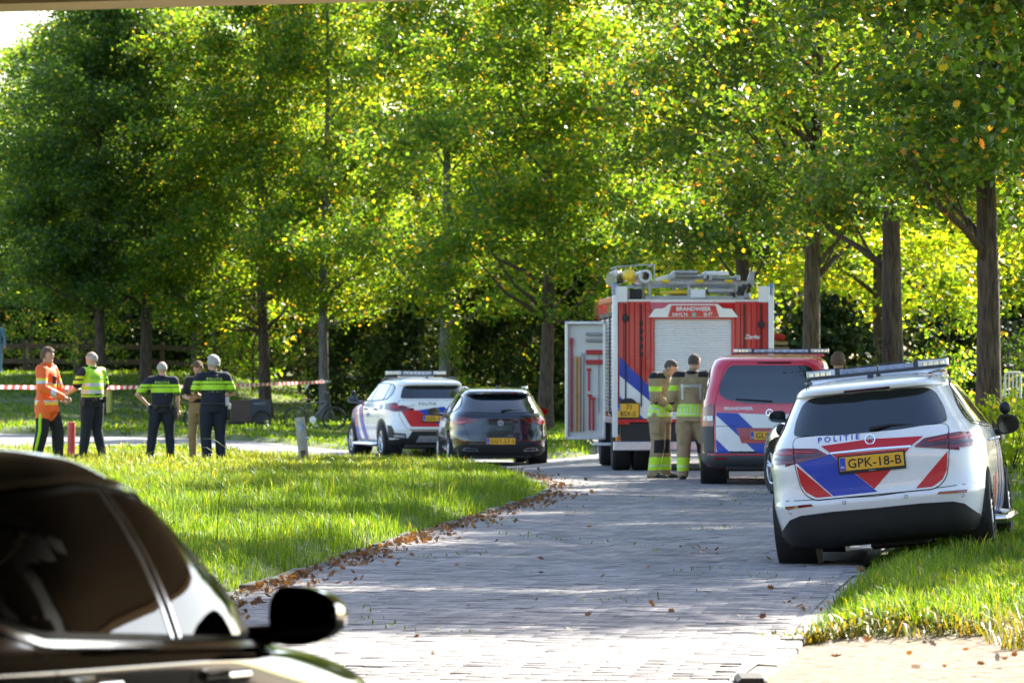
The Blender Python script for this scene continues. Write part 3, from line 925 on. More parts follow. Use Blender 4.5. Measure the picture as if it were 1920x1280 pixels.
# light green saplings and low boughs in front of the dark hedge
rng = np.random.default_rng(61)
n = 46
a = rng.uniform(0, 2 * np.pi, n); z = rng.uniform(0.5, 3.6, n); rr = np.sqrt(rng.uniform(0, 1, n)) * 1.2 * (0.5 + 0.5 * np.sin(z * 1.1))
C = np.stack([rr * np.cos(a), rr * np.sin(a), z], -1)
SAP = quads('foliage', leaf_cloud(C, 44, 0.2, (0.07, 0.14), rng), LEAF_A)
mb = MB(); mb.tube([(0, 0, -.2), (.05, 0, 1.8), (0, .05, 3.6)], [.05, .035, .01], 7)
for i in range(14):
    c = Vector(C[i * 3]); mb.tube([(0.02, 0, max(.3, c.z - .6)), c * .6 + Vector((0, 0, .25 * c.z)), c], [.02, .014, .005], 5)
SAPT = mb.mesh('stem'); SAPT.materials.append(BARK)
for x, y, s1, s2, lb in ((-13.0, 158, 1.0, 1.1, 'light green sapling behind the vest officer'), (-9.0, 156, 1.1, 1.0, 'light green sapling behind the man in black'), (-8.1, 160, 1.0, 1.2, 'light green sapling left of the cargo bike tree'),
                         (-6.2, 156, 0.9, 1.05, 'light green sapling between the cargo bike tree and the tape tree'), (-3.6, 148, 1.0, 1.1, 'light green sapling right of the tape tree'), (-1.5, 137, .55, .75, 'small yellow green sapling beside the trunk behind the white police car'),
                         (0.2, 140, 1.0, 1.15, 'light green sapling left of the fire engine locker'), (-15.6, 166, 1.1, 1.0, 'light green sapling left of the orange jacket'), (8.0, 94, .8, .8, 'light green sapling right of the red van under the trees'), (9.3, 90, .8, .85, 'light green sapling between the right hand trunks')):
    root = empty('sapling', (x, y, gz(x, y)), x * 1.7, lb, 'sapling', 'saplings in the undergrowth')
    for nm, me in (('foliage', SAP), ('stem', SAPT)):
        o = bpy.data.objects.new(nm, me); COL.objects.link(o); o.parent = root; o.scale = (s1, s1, s2)
# small yellow shrub beside the mirror of the nearest police car
rng = np.random.default_rng(44)
C = np.stack([rng.normal(0, .22, 34), rng.normal(0, .25, 34), rng.uniform(0.15, 1.05, 34)], -1)
root = empty('shrub', (6.62, 68, gz(6.62, 68)), 0, 'small yellow leaved shrub beside the mirror of the nearest police car', 'shrub')
link('foliage', quads('foliage', leaf_cloud(C, 26, 0.10, (0.05, 0.10), rng), LEAF_Y), None, root)
mb = MB()
for i in range(8):
    c = Vector(C[i * 4]); mb.tube([(0, 0, -.05), c * .5, c], [.012, .009, .003], 5)
mb.build('stems', BARK, root)

# far wood closing the view
rng = np.random.default_rng(50)
n = 80000
x = rng.uniform(-42, 46, n); y = rng.uniform(192, 214, n)
top = 9.5 + 1.8 * np.sin(x * .35) + 1.0 * np.sin(x * .9 + 1) + 2.0 * sstep(-20, -5, x) - 1.5 * sstep(-16, -24, x)
z = top * rng.uniform(0, 1, n) ** 0.8 + ground_h(x, y)
x2 = rng.uniform(-40, 44, 32000); y2 = rng.uniform(186, 193, 32000); z2 = rng.uniform(0, 4.2, 32000) + ground_h(x2, y2)
x = np.concatenate([x, x2]); y = np.concatenate([y, y2]); z = np.concatenate([z, z2]); n = len(x)
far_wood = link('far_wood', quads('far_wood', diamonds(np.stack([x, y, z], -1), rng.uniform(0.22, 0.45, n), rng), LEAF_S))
tag(far_wood, 'dense far wood closing the view behind the trees', 'wood', kind='stuff')
# ------------------------------------------------------------------ vehicle tools
def pchip(t, P, tq):
    """monotone cubic through rows of P at knots t"""
    t = np.asarray(t, float); P = np.asarray(P, float)
    h = np.diff(t)[:, None]; dl = np.diff(P, axis=0) / h
    m = np.zeros_like(P)
    s = dl[:-1] * dl[1:] > 0
    w1 = 2 * h[1:] + h[:-1]; w2 = h[1:] + 2 * h[:-1]
    with np.errstate(divide='ignore', invalid='ignore'):
        mm = (w1 + w2) / (w1 / dl[:-1] + w2 / dl[1:])
    m[1:-1] = np.where(s, mm, 0)
    m[0] = dl[0]; m[-1] = dl[-1]
    out = []
    for q in tq:
        i = min(max(np.searchsorted(t, q) - 1, 0), len(t) - 2)
        hh = t[i + 1] - t[i]; u = (q - t[i]) / hh
        out.append((1 + 2 * u) * (1 - u) ** 2 * P[i] + u * (1 - u) ** 2 * hh * m[i] + u * u * (3 - 2 * u) * P[i + 1] + u * u * (u - 1) * hh * m[i + 1])
    return np.array(out)

def quarter(w, l, n, N):
    """rounded-rectangle quarter from (0,-l) to (w,0), resampled on length and turning"""
    a = np.linspace(0, math.pi / 2, 400)
    x = w * np.sin(a) ** (2 / n); y = -l * np.cos(a) ** (2 / n)
    dx, dy = np.diff(x), np.diff(y)
    ds = np.hypot(dx, dy); an = np.unwrap(np.arctan2(dy, dx)); dt = np.abs(np.diff(an, prepend=an[0]))
    ms = ds / ds.sum() + 1.1 * dt / max(dt.sum(), 1e-6)
    c = np.concatenate([[0], np.cumsum(ms)]); c /= c[-1]
    q = np.linspace(0, 1, N + 1)
    return np.interp(q, c, x), np.interp(q, c, y)

def loft_body(keys, N=26, sub=4):
    """stack of plan outlines; keys rows: z, y_rear, y_front, half width, n_rear, n_front"""
    K = np.array(keys, float)
    t = np.arange(len(K)); tq = np.linspace(0, len(K) - 1, (len(K) - 1) * sub + 1)
    L = pchip(t, K, tq)
    bm = bmesh.new(); rings = []
    for z, yr, yf, w, nr, nf in L:
        ym = (yr + yf) / 2; l = (yf - yr) / 2
        xr, yr_ = quarter(w, l, nr, N); xf, yf_ = quarter(w, l, nf, N)
        right = [(x, ym + y) for x, y in zip(xr, yr_)] + [(x, ym - y) for x, y in list(zip(xf, yf_))[::-1][1:]]
        full = right + [(-x, y) for x, y in right[::-1][1:-1]]
        rings.append([bm.verts.new((x, y, z)) for x, y in full])
    m = len(rings[0])
    for i in range(len(rings) - 1):
        for k in range(m):
            bm.faces.new((rings[i][k], rings[i][(k + 1) % m], rings[i + 1][(k + 1) % m], rings[i + 1][k]))
    bm.faces.new(rings[0][::-1]); bm.faces.new(rings[-1])
    bmesh.ops.recalc_face_normals(bm, faces=list(bm.faces))
    return bm

DEPS = None
def cut_wheels(me, wheels, r, wdt):
    """wheel arches cut out of the body with cylinders"""
    body = bpy.data.objects.new('tmp', me); COL.objects.link(body)
    mb = MB()
    for (x, y, z) in wheels:
        s = 1 if x > 0 else -1
        mb.cyl((s * (abs(x) - wdt), y, z), (s * 1.6, y, z), r, n=36)
    cm = mb.mesh('cut'); cut = bpy.data.objects.new('cut', cm); COL.objects.link(cut)
    md = body.modifiers.new('b', 'BOOLEAN'); md.operation = 'DIFFERENCE'; md.object = cut; md.solver = 'EXACT'
    dg = bpy.context.evaluated_depsgraph_get()
    new = bpy.data.meshes.new_from_object(body.evaluated_get(dg))
    bpy.data.objects.remove(body); bpy.data.objects.remove(cut)
    return new

class Skin:
    """projects flat outlines onto a body so that panes, lamps and stripes follow its curve"""
    def __init__(self, bm):
        self.bvh = BVHTree.FromBMesh(bm)
    def hit(self, u, v, ax):
        o, d = {'R': ((u, -3, v), (0, 1, 0)), 'F': ((u, 12, v), (0, -1, 0)), 'r': ((4, u, v), (-1, 0, 0)), 'l': ((-4, u, v), (1, 0, 0)), 'T': ((u, v, 6), (0, 0, -1))}[ax]
        d = Vector(d); p, n, i, _ = self.bvh.ray_cast(Vector(o), d)
        if p is None:
            q = {'R': (u, 0.3, v), 'F': (u, 4, v), 'r': (0.8, u, v), 'l': (-0.8, u, v), 'T': (u, v, 1.4)}[ax]
            p, n, i, _ = self.bvh.find_nearest(Vector(q))
        if n.dot(d) > 0:
            n = -n
        return p, n, d
    def lay(self, bm, ax, off, skirt):
        P = {}
        for v in bm.verts:
            P[v] = self.hit(v.co.x, v.co.y, ax)
        bound = [e for e in bm.edges if len(e.link_faces) == 1] if skirt else []
        for v, (p, n, d) in P.items():
            v.co = p + n * off
        dd = list(P.values())[0][2]
        bmesh.ops.recalc_face_normals(bm, faces=list(bm.faces))
        s = sum((f.normal.dot(dd) * f.calc_area() for f in bm.faces))
        if s > 0:
            bmesh.ops.reverse_faces(bm, faces=list(bm.faces))
        if bound:
            low = {}
            for e in bound:
                for v in e.verts:
                    if v not in low:
                        low[v] = bm.verts.new(v.co - P[v][1] * (off + 0.01))
            for e in bound:
                a, b = e.verts
                bm.faces.new((a, b, low[b], low[a]))
            bmesh.ops.recalc_face_normals(bm, faces=list(bm.faces))
    def patch(self, name, poly, ax, off, mat, parent, step=0.045, skirt=False):
        bm = bmesh.new()
        bm.faces.new([bm.verts.new((p[0], p[1], 0)) for p in poly])
        for k in (0, 1):
            lo = min(p[k] for p in poly); hi = max(p[k] for p in poly)
            n = max(1, int((hi - lo) / step))
            for i in range(1, n):
                t = lo + (hi - lo) * i / n
                bmesh.ops.bisect_plane(bm, geom=list(bm.verts) + list(bm.edges) + list(bm.faces), plane_co=(t, 0, 0) if k == 0 else (0, t, 0), plane_no=(1, 0, 0) if k == 0 else (0, 1, 0))
        self.lay(bm, ax, off, skirt)
        me = bpy.data.meshes.new(name); bm.to_mesh(me); bm.free()
        return link(name, me, mat, parent, 50)
    def text(self, name, s, c, h, ax, off, mat, parent, angle=0.0, bold=0.0, sx=1.0, flip=False, spacing=1.0):
        bm = text_bm(s, h, angle, bold, sx, spacing)
        for v in bm.verts:
            v.co.x = (-v.co.x if flip else v.co.x) + c[0]; v.co.y += c[1]
        self.lay(bm, ax, off, False)
        me = bpy.data.meshes.new(name); bm.to_mesh(me); bm.free()
        return link(name, me, mat, parent)

def text_bm(s, h, angle=0.0, bold=0.0, sx=1.0, spacing=1.0, shear=0.0):
    cu = bpy.data.curves.new('t', 'FONT'); cu.body = s; cu.size = 1.0; cu.align_x = 'CENTER'; cu.align_y = 'CENTER'; cu.offset = bold; cu.resolution_u = 3
    cu.space_character = spacing; cu.shear = shear
    o = bpy.data.objects.new('t', cu); COL.objects.link(o)
    dg = bpy.context.evaluated_depsgraph_get()
    me = o.evaluated_get(dg).to_mesh()
    bm = bmesh.new(); bm.from_mesh(me)
    o.evaluated_get(dg).to_mesh_clear()
    bpy.data.objects.remove(o)
    ys_ = [v.co.y for v in bm.verts]; y0, y1 = min(ys_), max(ys_)
    k = h / 0.72
    ca, sa = math.cos(angle), math.sin(angle)
    for v in bm.verts:
        x, y = v.co.x * k * sx, (v.co.y - (y0 + y1) / 2) * k
        v.co = Vector((ca * x - sa * y, sa * x + ca * y, 0))
    return bm

def flat_text(name, s, M, h, mat, parent, bold=0.0, sx=1.0, spacing=1.0, shear=0.0):
    """lettering on a flat panel: M maps (x right, y up, 0) to the panel"""
    bm = text_bm(s, h, 0, bold, sx, spacing, shear)
    bmesh.ops.transform(bm, matrix=M, verts=list(bm.verts))
    me = bpy.data.meshes.new(name); bm.to_mesh(me); bm.free()
    return link(name, me, mat, parent)
# maps lettering onto a panel facing the rear (-y): right = +x, up = +z
def rear_m(x, y, z, tilt=0.0):
    return Matrix.Translation((x, y, z)) @ Matrix.Rotation(R(90) + tilt, 4, 'X')

def rounded(pts, r, n=4):
    """round the corners of a 2-D polygon"""
    out = []
    m = len(pts)
    for i in range(m):
        p0, p1, p2 = Vector(pts[i - 1]), Vector(pts[i]), Vector(pts[(i + 1) % m])
        a, b = (p0 - p1), (p2 - p1)
        k = min(r, a.length * .45, b.length * .45)
        A, B = p1 + a.normalized() * k, p1 + b.normalized() * k
        for j in range(n + 1):
            t = j / n
            q = A * (1 - t) ** 2 + p1 * 2 * t * (1 - t) + B * t * t
            out.append((q.x, q.y))
    return out

WHITE = pm('white paint', (0.80, 0.80, 0.79), 0.28, 0, 0.8, var=0.05, scale=2.2)
BLACKP = pm('black paint', (0.006, 0.006, 0.007), 0.2, 0, 1.0, var=0.0)
NAVYP = pm('navy paint', (0.008, 0.013, 0.026), 0.2, 0, 1.0, var=0.05)
REDP = pm('red paint', (0.54, 0.010, 0.016), 0.25, 0, 0.9, var=0.06, scale=2)
PINKR = pm('fluorescent red paint', (0.62, 0.022, 0.055), 0.28, 0, 0.8, var=0.06, scale=2)
BLUEF = pm('blue film', (0.006, 0.045, 0.40), 0.4, 0, 0.12, var=0.06)
REDF = pm('red film', (0.55, 0.008, 0.014), 0.4, 0, 0.12, var=0.06)
ORANGEF = pm('orange film', (0.85, 0.16, 0.03), 0.35, 0, 0.3, var=0.05)
WHITEF = pm('white film', (0.75, 0.76, 0.78), 0.35, 0, 0.3, var=0.05)
GLASS = glassy('car glass', (0.003, 0.007, 0.011), 0.02)
TRIM = pm('black plastic', (0.014, 0.014, 0.015), 0.55, var=0.2, scale=9, bump=0.1)
GREYPL = pm('grey plastic', (0.04, 0.045, 0.05), 0.55, var=0.15)
SEAM = pm('panel gap', (0.01, 0.01, 0.01), 0.8, var=0)
RUBBER = pm('tyre rubber', (0.018, 0.018, 0.018), 0.85, var=0.3, scale=12, bump=0.3)
MGLASS = pm('mirror glass', (0.07, 0.075, 0.08), 0.06, 1.0, 0, var=0.02)
ALLOY = pm('alloy', (0.55, 0.56, 0.58), 0.3, 1.0, var=0.08)
CHROME = pm('chrome', (0.8, 0.8, 0.82), 0.12, 1.0, var=0.03)
ALU = pm('brushed aluminium', (0.62, 0.63, 0.65), 0.38, 1.0, var=0.12, scale=14)
YPLATE = pm('plate yellow', (0.78, 0.42, 0.02), 0.4, var=0.04)
BPLATE = pm('plate blue', (0.01, 0.06, 0.5), 0.4, var=0.0)
INK = pm('black ink', (0.01, 0.01, 0.01), 0.6, var=0)
LAMPR = pm('red lamp', (0.17, 0.004, 0.008), 0.12, 0, 1.0, var=0.35, scale=22)
LAMPD = pm('dark red lamp', (0.045, 0.003, 0.005), 0.1, 0, 1.0, var=0.4, scale=22)
LAMPB = pm('bright red lamp', (0.5, 0.02, 0.015), 0.15, 0, 1.0, var=0.2, scale=18)
LAMPC = pm('clear lamp', (0.62, 0.66, 0.72), 0.12, 0, 1.0, var=0.3, scale=26)
BARB = pm('blue beacon lens', (0.16, 0.24, 0.42), 0.12, 0, 1.0, var=0.3, scale=14)
BARC = pm('clear beacon lens', (0.52, 0.56, 0.62), 0.12, 0, 1.0, var=0.25, scale=20)
LAMPO = pm('amber lamp', (0.85, 0.25, 0.02), 0.15, 0, 1.0, var=0.2, scale=20)

def wheel(car, x, y, z, r, w, spokes=5, rim=ALLOY, hub=0.62):
    root = empty('wheel', (x, y, z), 0, parent=car)
    s = 1 if x > 0 else -1
    t = MB()
    k = r * hub
    prof = [(k, -w / 2 + .01), (k + .02, -w / 2), (r * .93, -w / 2 + .004), (r * .985, -w / 2 + .03), (r, -w / 4), (r, 0), (r, w / 4), (r * .985, w / 2 - .03), (r * .93, w / 2 - .004), (k + .02, w / 2), (k, w / 2 - .01)]
    t.lathe(prof, axis='x', n=40)
    for g in (-.3, -.1, .1, .3):
        t.lathe([(r + .001, g * w - .005), (r + .004, g * w), (r + .001, g * w + .005)], axis='x', n=40)
    t.build('tyre', RUBBER, root, 40)
    m = MB()
    m.lathe([(k, -w / 2 + .01), (k * .97, s * (w / 2 - .05)), (k * 1.0, s * (w / 2 - .015)), (k * .93, s * (w / 2 - .02)), (k * .9, s * (w / 2 - .08))], axis='x', n=40)
    m.lathe([(0.001, s * .02), (k * .95, s * .02)], axis='x', n=40, mi=1)
    m.lathe([(0.001, s * (w / 2 - .02)), (.05, s * (w / 2 - .02)), (.07, s * (w / 2 - .05)), (.07, 0)], axis='x', n=20)
    for i in range(spokes):
        a = 2 * math.pi * i / spokes + .3
        for da in (-.13, .13):
            p0 = (s * (w / 2 - .045), .05 * math.cos(a + da), .05 * math.sin(a + da))
            p1 = (s * (w / 2 - .03), k * .95 * math.cos(a + da), k * .95 * math.sin(a + da))
            m.tube([p0, p1], [.026, .02], 6)
    m.build('rim', [rim, TRIM], root, 40)
    return root

def mirror(car, x, y, z, s, shell, size=(.2, .12, .15), glass=True, bubble=False):
    """pear shaped shell, flat dark glass set into its rear"""
    m = MB()
    cx = x + s * (.05 + size[0] / 2)
    prof = [(0.0, 1.0), (.35, .97), (.7, .86), (.92, .62), (1.0, .25)]
    n = 20
    rings = []
    for f, k in prof:
        ring = []
        for i in range(n):
            a = 2 * math.pi * i / n
            ca, sa = math.cos(a), math.sin(a)
            ex = size[0] / 2 * k * (abs(ca) ** .75) * (1 if ca > 0 else -1)
            ez = size[2] / 2 * k * (abs(sa) ** .75) * (1 if sa > 0 else -1) * (1 - .22 * s * ca)
            ring.append(m.bm.verts.new((cx + ex, y - size[1] / 2 + size[1] * f, z + ez)))
        rings.append(ring)
    for i in range(len(rings) - 1):
        for k in range(n):
            m.bm.faces.new((rings[i][k], rings[i][(k + 1) % n], rings[i + 1][(k + 1) % n], rings[i + 1][k]))
    m.bm.faces.new(rings[0][::-1]); m.bm.faces.new(rings[-1])
    m.tube([(x - s * .06, y + .03, z - size[2] * .38), (x + s * .10, y + .01, z - size[2] * .30)], [.03, .028], 8)
    b = m.build('mirror', shell, car, 50)
    g = MB()
    pts = []
    for i in range(n):
        a = 2 * math.pi * i / n
        ca, sa = math.cos(a), math.sin(a)
        pts.append((cx + size[0] / 2 * .86 * (abs(ca) ** .75) * (1 if ca > 0 else -1), z + size[2] / 2 * .82 * (abs(sa) ** .75) * (1 if sa > 0 else -1) * (1 - .22 * s * ca)))
    g.prism(pts, 'y', y - size[1] / 2 - .004, y - size[1] / 2 + .003)
    g.build('mirror_glass', MGLASS, b)
    if bubble:
        q = MB(); q.sphere((cx - s * .02, y, z + size[2] * .82), (.05, .035, .055), 14); q.tube([(cx - s * .02, y, z), (cx - s * .02, y, z + size[2] * .75)], [.014, .014], 6)
        q.build('extra_mirror', TRIM, b, 180)
    return b

def plate(car, x, y, z, tilt, text, w=.52, h=.112, two=None, frame=True):
    M = Matrix.Translation((x, y, z)) @ Matrix.Rotation(tilt, 4, 'X')
    p = MB()
    p.box((x, y, z), (w, .008, h), Matrix.Rotation(tilt, 4, 'X'), bev=.003)
    pl = p.build('licence_plate', YPLATE, car)
    if frame:
        f = MB(); f.box((x, y + .006, z - .006), (w + .028, .008, h + .034), Matrix.Rotation(tilt, 4, 'X'), bev=.003); f.build('plate_frame', TRIM, pl)
    T = M @ Matrix.Translation((0, -.0065, 0)) @ Matrix.Rotation(R(90), 4, 'X')
    bw_ = .044
    b = MB(); M2 = M @ Matrix.Translation((-w / 2 + bw_ / 2 + .004, -.005, (0 if not two else h * .24)))
    b.box((0, 0, 0), (bw_, .003, (h - .01) if not two else h * .45)); bb = b.build('euro_band', BPLATE, pl); bb.matrix_local = M2
    flat_text('country_letters', 'NL', T @ Matrix.Translation((-w / 2 + bw_ / 2 + .004, -h * .22 if not two else h * .14, .0005)), .018, WHITEF, pl, bold=.02)
    if two:
        flat_text('plate_characters', two[0], T @ Matrix.Translation((.02, h * .24, 0)), h * .34, INK, pl, bold=.012)
        flat_text('plate_characters', two[1], T @ Matrix.Translation((0, -h * .24, 0)), h * .34, INK, pl, bold=.012, sx=.95)
    else:
        flat_text('plate_characters', text, T @ Matrix.Translation((.024, 0, 0)), .074, INK, pl, bold=.010, sx=1.0, spacing=1.04)
    return pl

def emblem(car, x, y, z, tilt, r=.042, star=True):
    e = MB(); e.lathe([(r, -.004), (r, .006), (r * .84, .006), (r * .84, -.004)], axis='y', n=28, closed=True)
    if star:
        for k in range(3):
            a = R(90 + 120 * k)
            e.tube([(0, 0, 0), (r * .9 * math.cos(a), 0, r * .9 * math.sin(a))], [r * .16, r * .03], 4)
    else:
        for zz in (-.5, 0, .5):
            e.tube([(-r * .6, 0, zz * r), (r * .6, 0, zz * r + .1 * r)], [r * .12, r * .12], 5)
    o = e.build('emblem', CHROME, car)
    o.location = (x, y, z); o.rotation_euler = (tilt, 0, 0)
    return o

def light_bar(car, y, z, w, dep=.30, h=.10, end=.26, mats=None, feet=True, rz=0, ends=(BARC, BARC), mid=BARB):
    root = empty('light_bar', (0, y, z), rz, parent=car)
    b = MB()
    poly = rounded([(-w / 2, -dep / 2), (w / 2, -dep / 2), (w / 2, dep / 2), (-w / 2, dep / 2)], .08)
    b.prism(poly, 'z', 0, .022); b.prism([(p[0] * .985, p[1] * .985) for p in poly], 'z', h - .008, h)
    for sx in (-1, 1):
        b.box((sx * (w / 2 - end), 0, h / 2), (.035, dep + .004, h + .004), bev=.004)
    b.build('bar_frame', GREYPL, root)
    inset = [(p[0] * .995, p[1] * .98) for p in poly]
    for sx in (0, 1):
        l = MB()
        pe = [(max(p[0], w / 2 - end + .019) if sx else min(p[0], -w / 2 + end - .019), p[1]) for p in inset]
        q = []
        for p in pe:
            if not q or (abs(p[0] - q[-1][0]) + abs(p[1] - q[-1][1])) > 1e-5: q.append(p)
        l.prism(q, 'z', .023, h - .009); l.build('end_lens', ends[sx], root)
        d = MB()
        for k in range(4):
            d.box(((1 if sx else -1) * (w / 2 - .05 - k * .048), -dep / 2 + .001, h * .5), (.036, .008, h * .45), bev=.004)
        d.build('lamp_module', CHROME, root)
    l = MB(); l.box((0, 0, h / 2), (w - 2 * end - .04, dep * .97, h - .034)); l.build('centre_lens', mid, root)
    d = MB()
    for k in range(7):
        d.box(((k - 3) * (w - 2 * end) / 7.6, -dep / 2 + .004, h * .5), (.05, .012, h * .3), bev=.004)
    d.build('lamp_module', pm('lamp module', (0.25, .32, .45), .2, .4, .5, var=.3), root)
    return root

def body_obj(car, keys, wheels, rw, wdt, paint, N=26, sub=4):
    bm = loft_body(keys, N, sub)
    sk = Skin(bm)
    me = bpy.data.meshes.new('body'); bm.to_mesh(me); bm.free()
    me2 = cut_wheels(me, wheels, rw, wdt)
    me2.materials.clear()
    b = link('body', me2, paint, car, 32)
    for x, y, z in wheels:
        s = 1 if x > 0 else -1
        a = MB(); a.lathe([(rw + .002, s * (abs(x) - wdt + .02)), (rw + .002, s * (abs(x) + .06))], axis='x', n=36, c=(0, y, z)); a.lathe([(rw, s * (abs(x) - wdt + .02)), (.01, s * (abs(x) - wdt + .02))], axis='x', n=36, c=(0, y, z))
        a.build('arch_liner', TRIM, car)
    return b, sk

def windows(car, sk, dlo, pillars, sides=('l', 'r'), trim=TRIM, off=.003, glass=None):
    """side glazing: dlo polygon in (y,z), panes split at pillar lines given as ((y_bottom,y_top) ...)"""
    for ax in sides:
        fr = sk.patch('window_frame', dlo, ax, off, trim, car)
        lo, hi = min(p[1] for p in dlo), max(p[1] for p in dlo)
        cuts = [(-1, -1)] + pillars + [(9, 9)]
        for a, b in zip(cuts[:-1], cuts[1:]):
            bm = bmesh.new(); bm.faces.new([bm.verts.new((p[0], p[1], 0)) for p in shrink(dlo, .018)])
            for (yb, yt), sg in ((a, 1), (b, -1)):
                if abs(yb) in (1, 9): continue
                d = Vector((yt - yb, hi - lo)); nrm = Vector((d.y, -d.x)).normalized() * sg
                bmesh.ops.bisect_plane(bm, geom=list(bm.verts) + list(bm.edges) + list(bm.faces), plane_co=(yb + nrm.x * .035, lo + nrm.y * .035, 0), plane_no=(nrm.x, nrm.y, 0), clear_inner=True)
            if not bm.faces: bm.free(); continue
            ys_ = [v.co.x for v in bm.verts]; zs_ = [v.co.y for v in bm.verts]
            for k, arr in ((0, ys_), (1, zs_)):
                n = max(1, int((max(arr) - min(arr)) / .09))
                for i in range(1, n):
                    t = min(arr) + (max(arr) - min(arr)) * i / n
                    bmesh.ops.bisect_plane(bm, geom=list(bm.verts) + list(bm.edges) + list(bm.faces), plane_co=(t, 0, 0) if k == 0 else (0, t, 0), plane_no=(1, 0, 0) if k == 0 else (0, 1, 0))
            sk.lay(bm, ax, off + .004, False)
            me = bpy.data.meshes.new('side_window'); bm.to_mesh(me); bm.free()
            link('side_window', me, glass or GLASS, car, 60)

def shrink(poly, d):
    c = Vector((sum(p[0] for p in poly) / len(poly), sum(p[1] for p in poly) / len(poly)))
    out = []
    m = len(poly)
    area = sum(poly[i - 1][0] * poly[i][1] - poly[i][0] * poly[i - 1][1] for i in range(m))
    s = 1 if area > 0 else -1
    for i in range(m):
        a = (Vector(poly[i]) - Vector(poly[i - 1])); b = (Vector(poly[(i + 1) % m]) - Vector(poly[i]))
        na = Vector((-a.y, a.x)); nb = Vector((-b.y, b.x))
        n = (na.normalized() if na.length else na) + (nb.normalized() if nb.length else nb)
        if n.length < 1e-6: out.append(tuple(poly[i])); continue
        n.normalize()
        out.append((poly[i][0] + n.x * d * s, poly[i][1] + n.y * d * s))
    return out

def mir(poly):
    return [(-p[0], p[1]) for p in poly][::-1]

def strip(sk, name, pts, w, ax, off, mat, parent):
    """thin band along a polyline in the projection plane"""
    P = [Vector(p) for p in pts]
    L_, R_ = [], []
    for i, p in enumerate(P):
        d = (P[min(i + 1, len(P) - 1)] - P[max(i - 1, 0)]).normalized(); n = Vector((-d.y, d.x)) * w / 2
        L_.append(tuple(p + n)); R_.append(tuple(p - n))
    return sk.patch(name, L_ + R_[::-1], ax, off, mat, parent, step=.08)

def place(car, x, y, z, yaw, roll=0.0, pitch=0.0):
    """x,y: the middle of the rear end on the ground; yaw>0 turns the nose to the right"""
    car.rotation_mode = 'XYZ'
    car.matrix_world = Matrix.Translation((x, y, z)) @ Matrix.Rotation(-yaw, 4, 'Z') @ Matrix.Rotation(roll, 4, 'Y') @ Matrix.Rotation(pitch, 4, 'X')

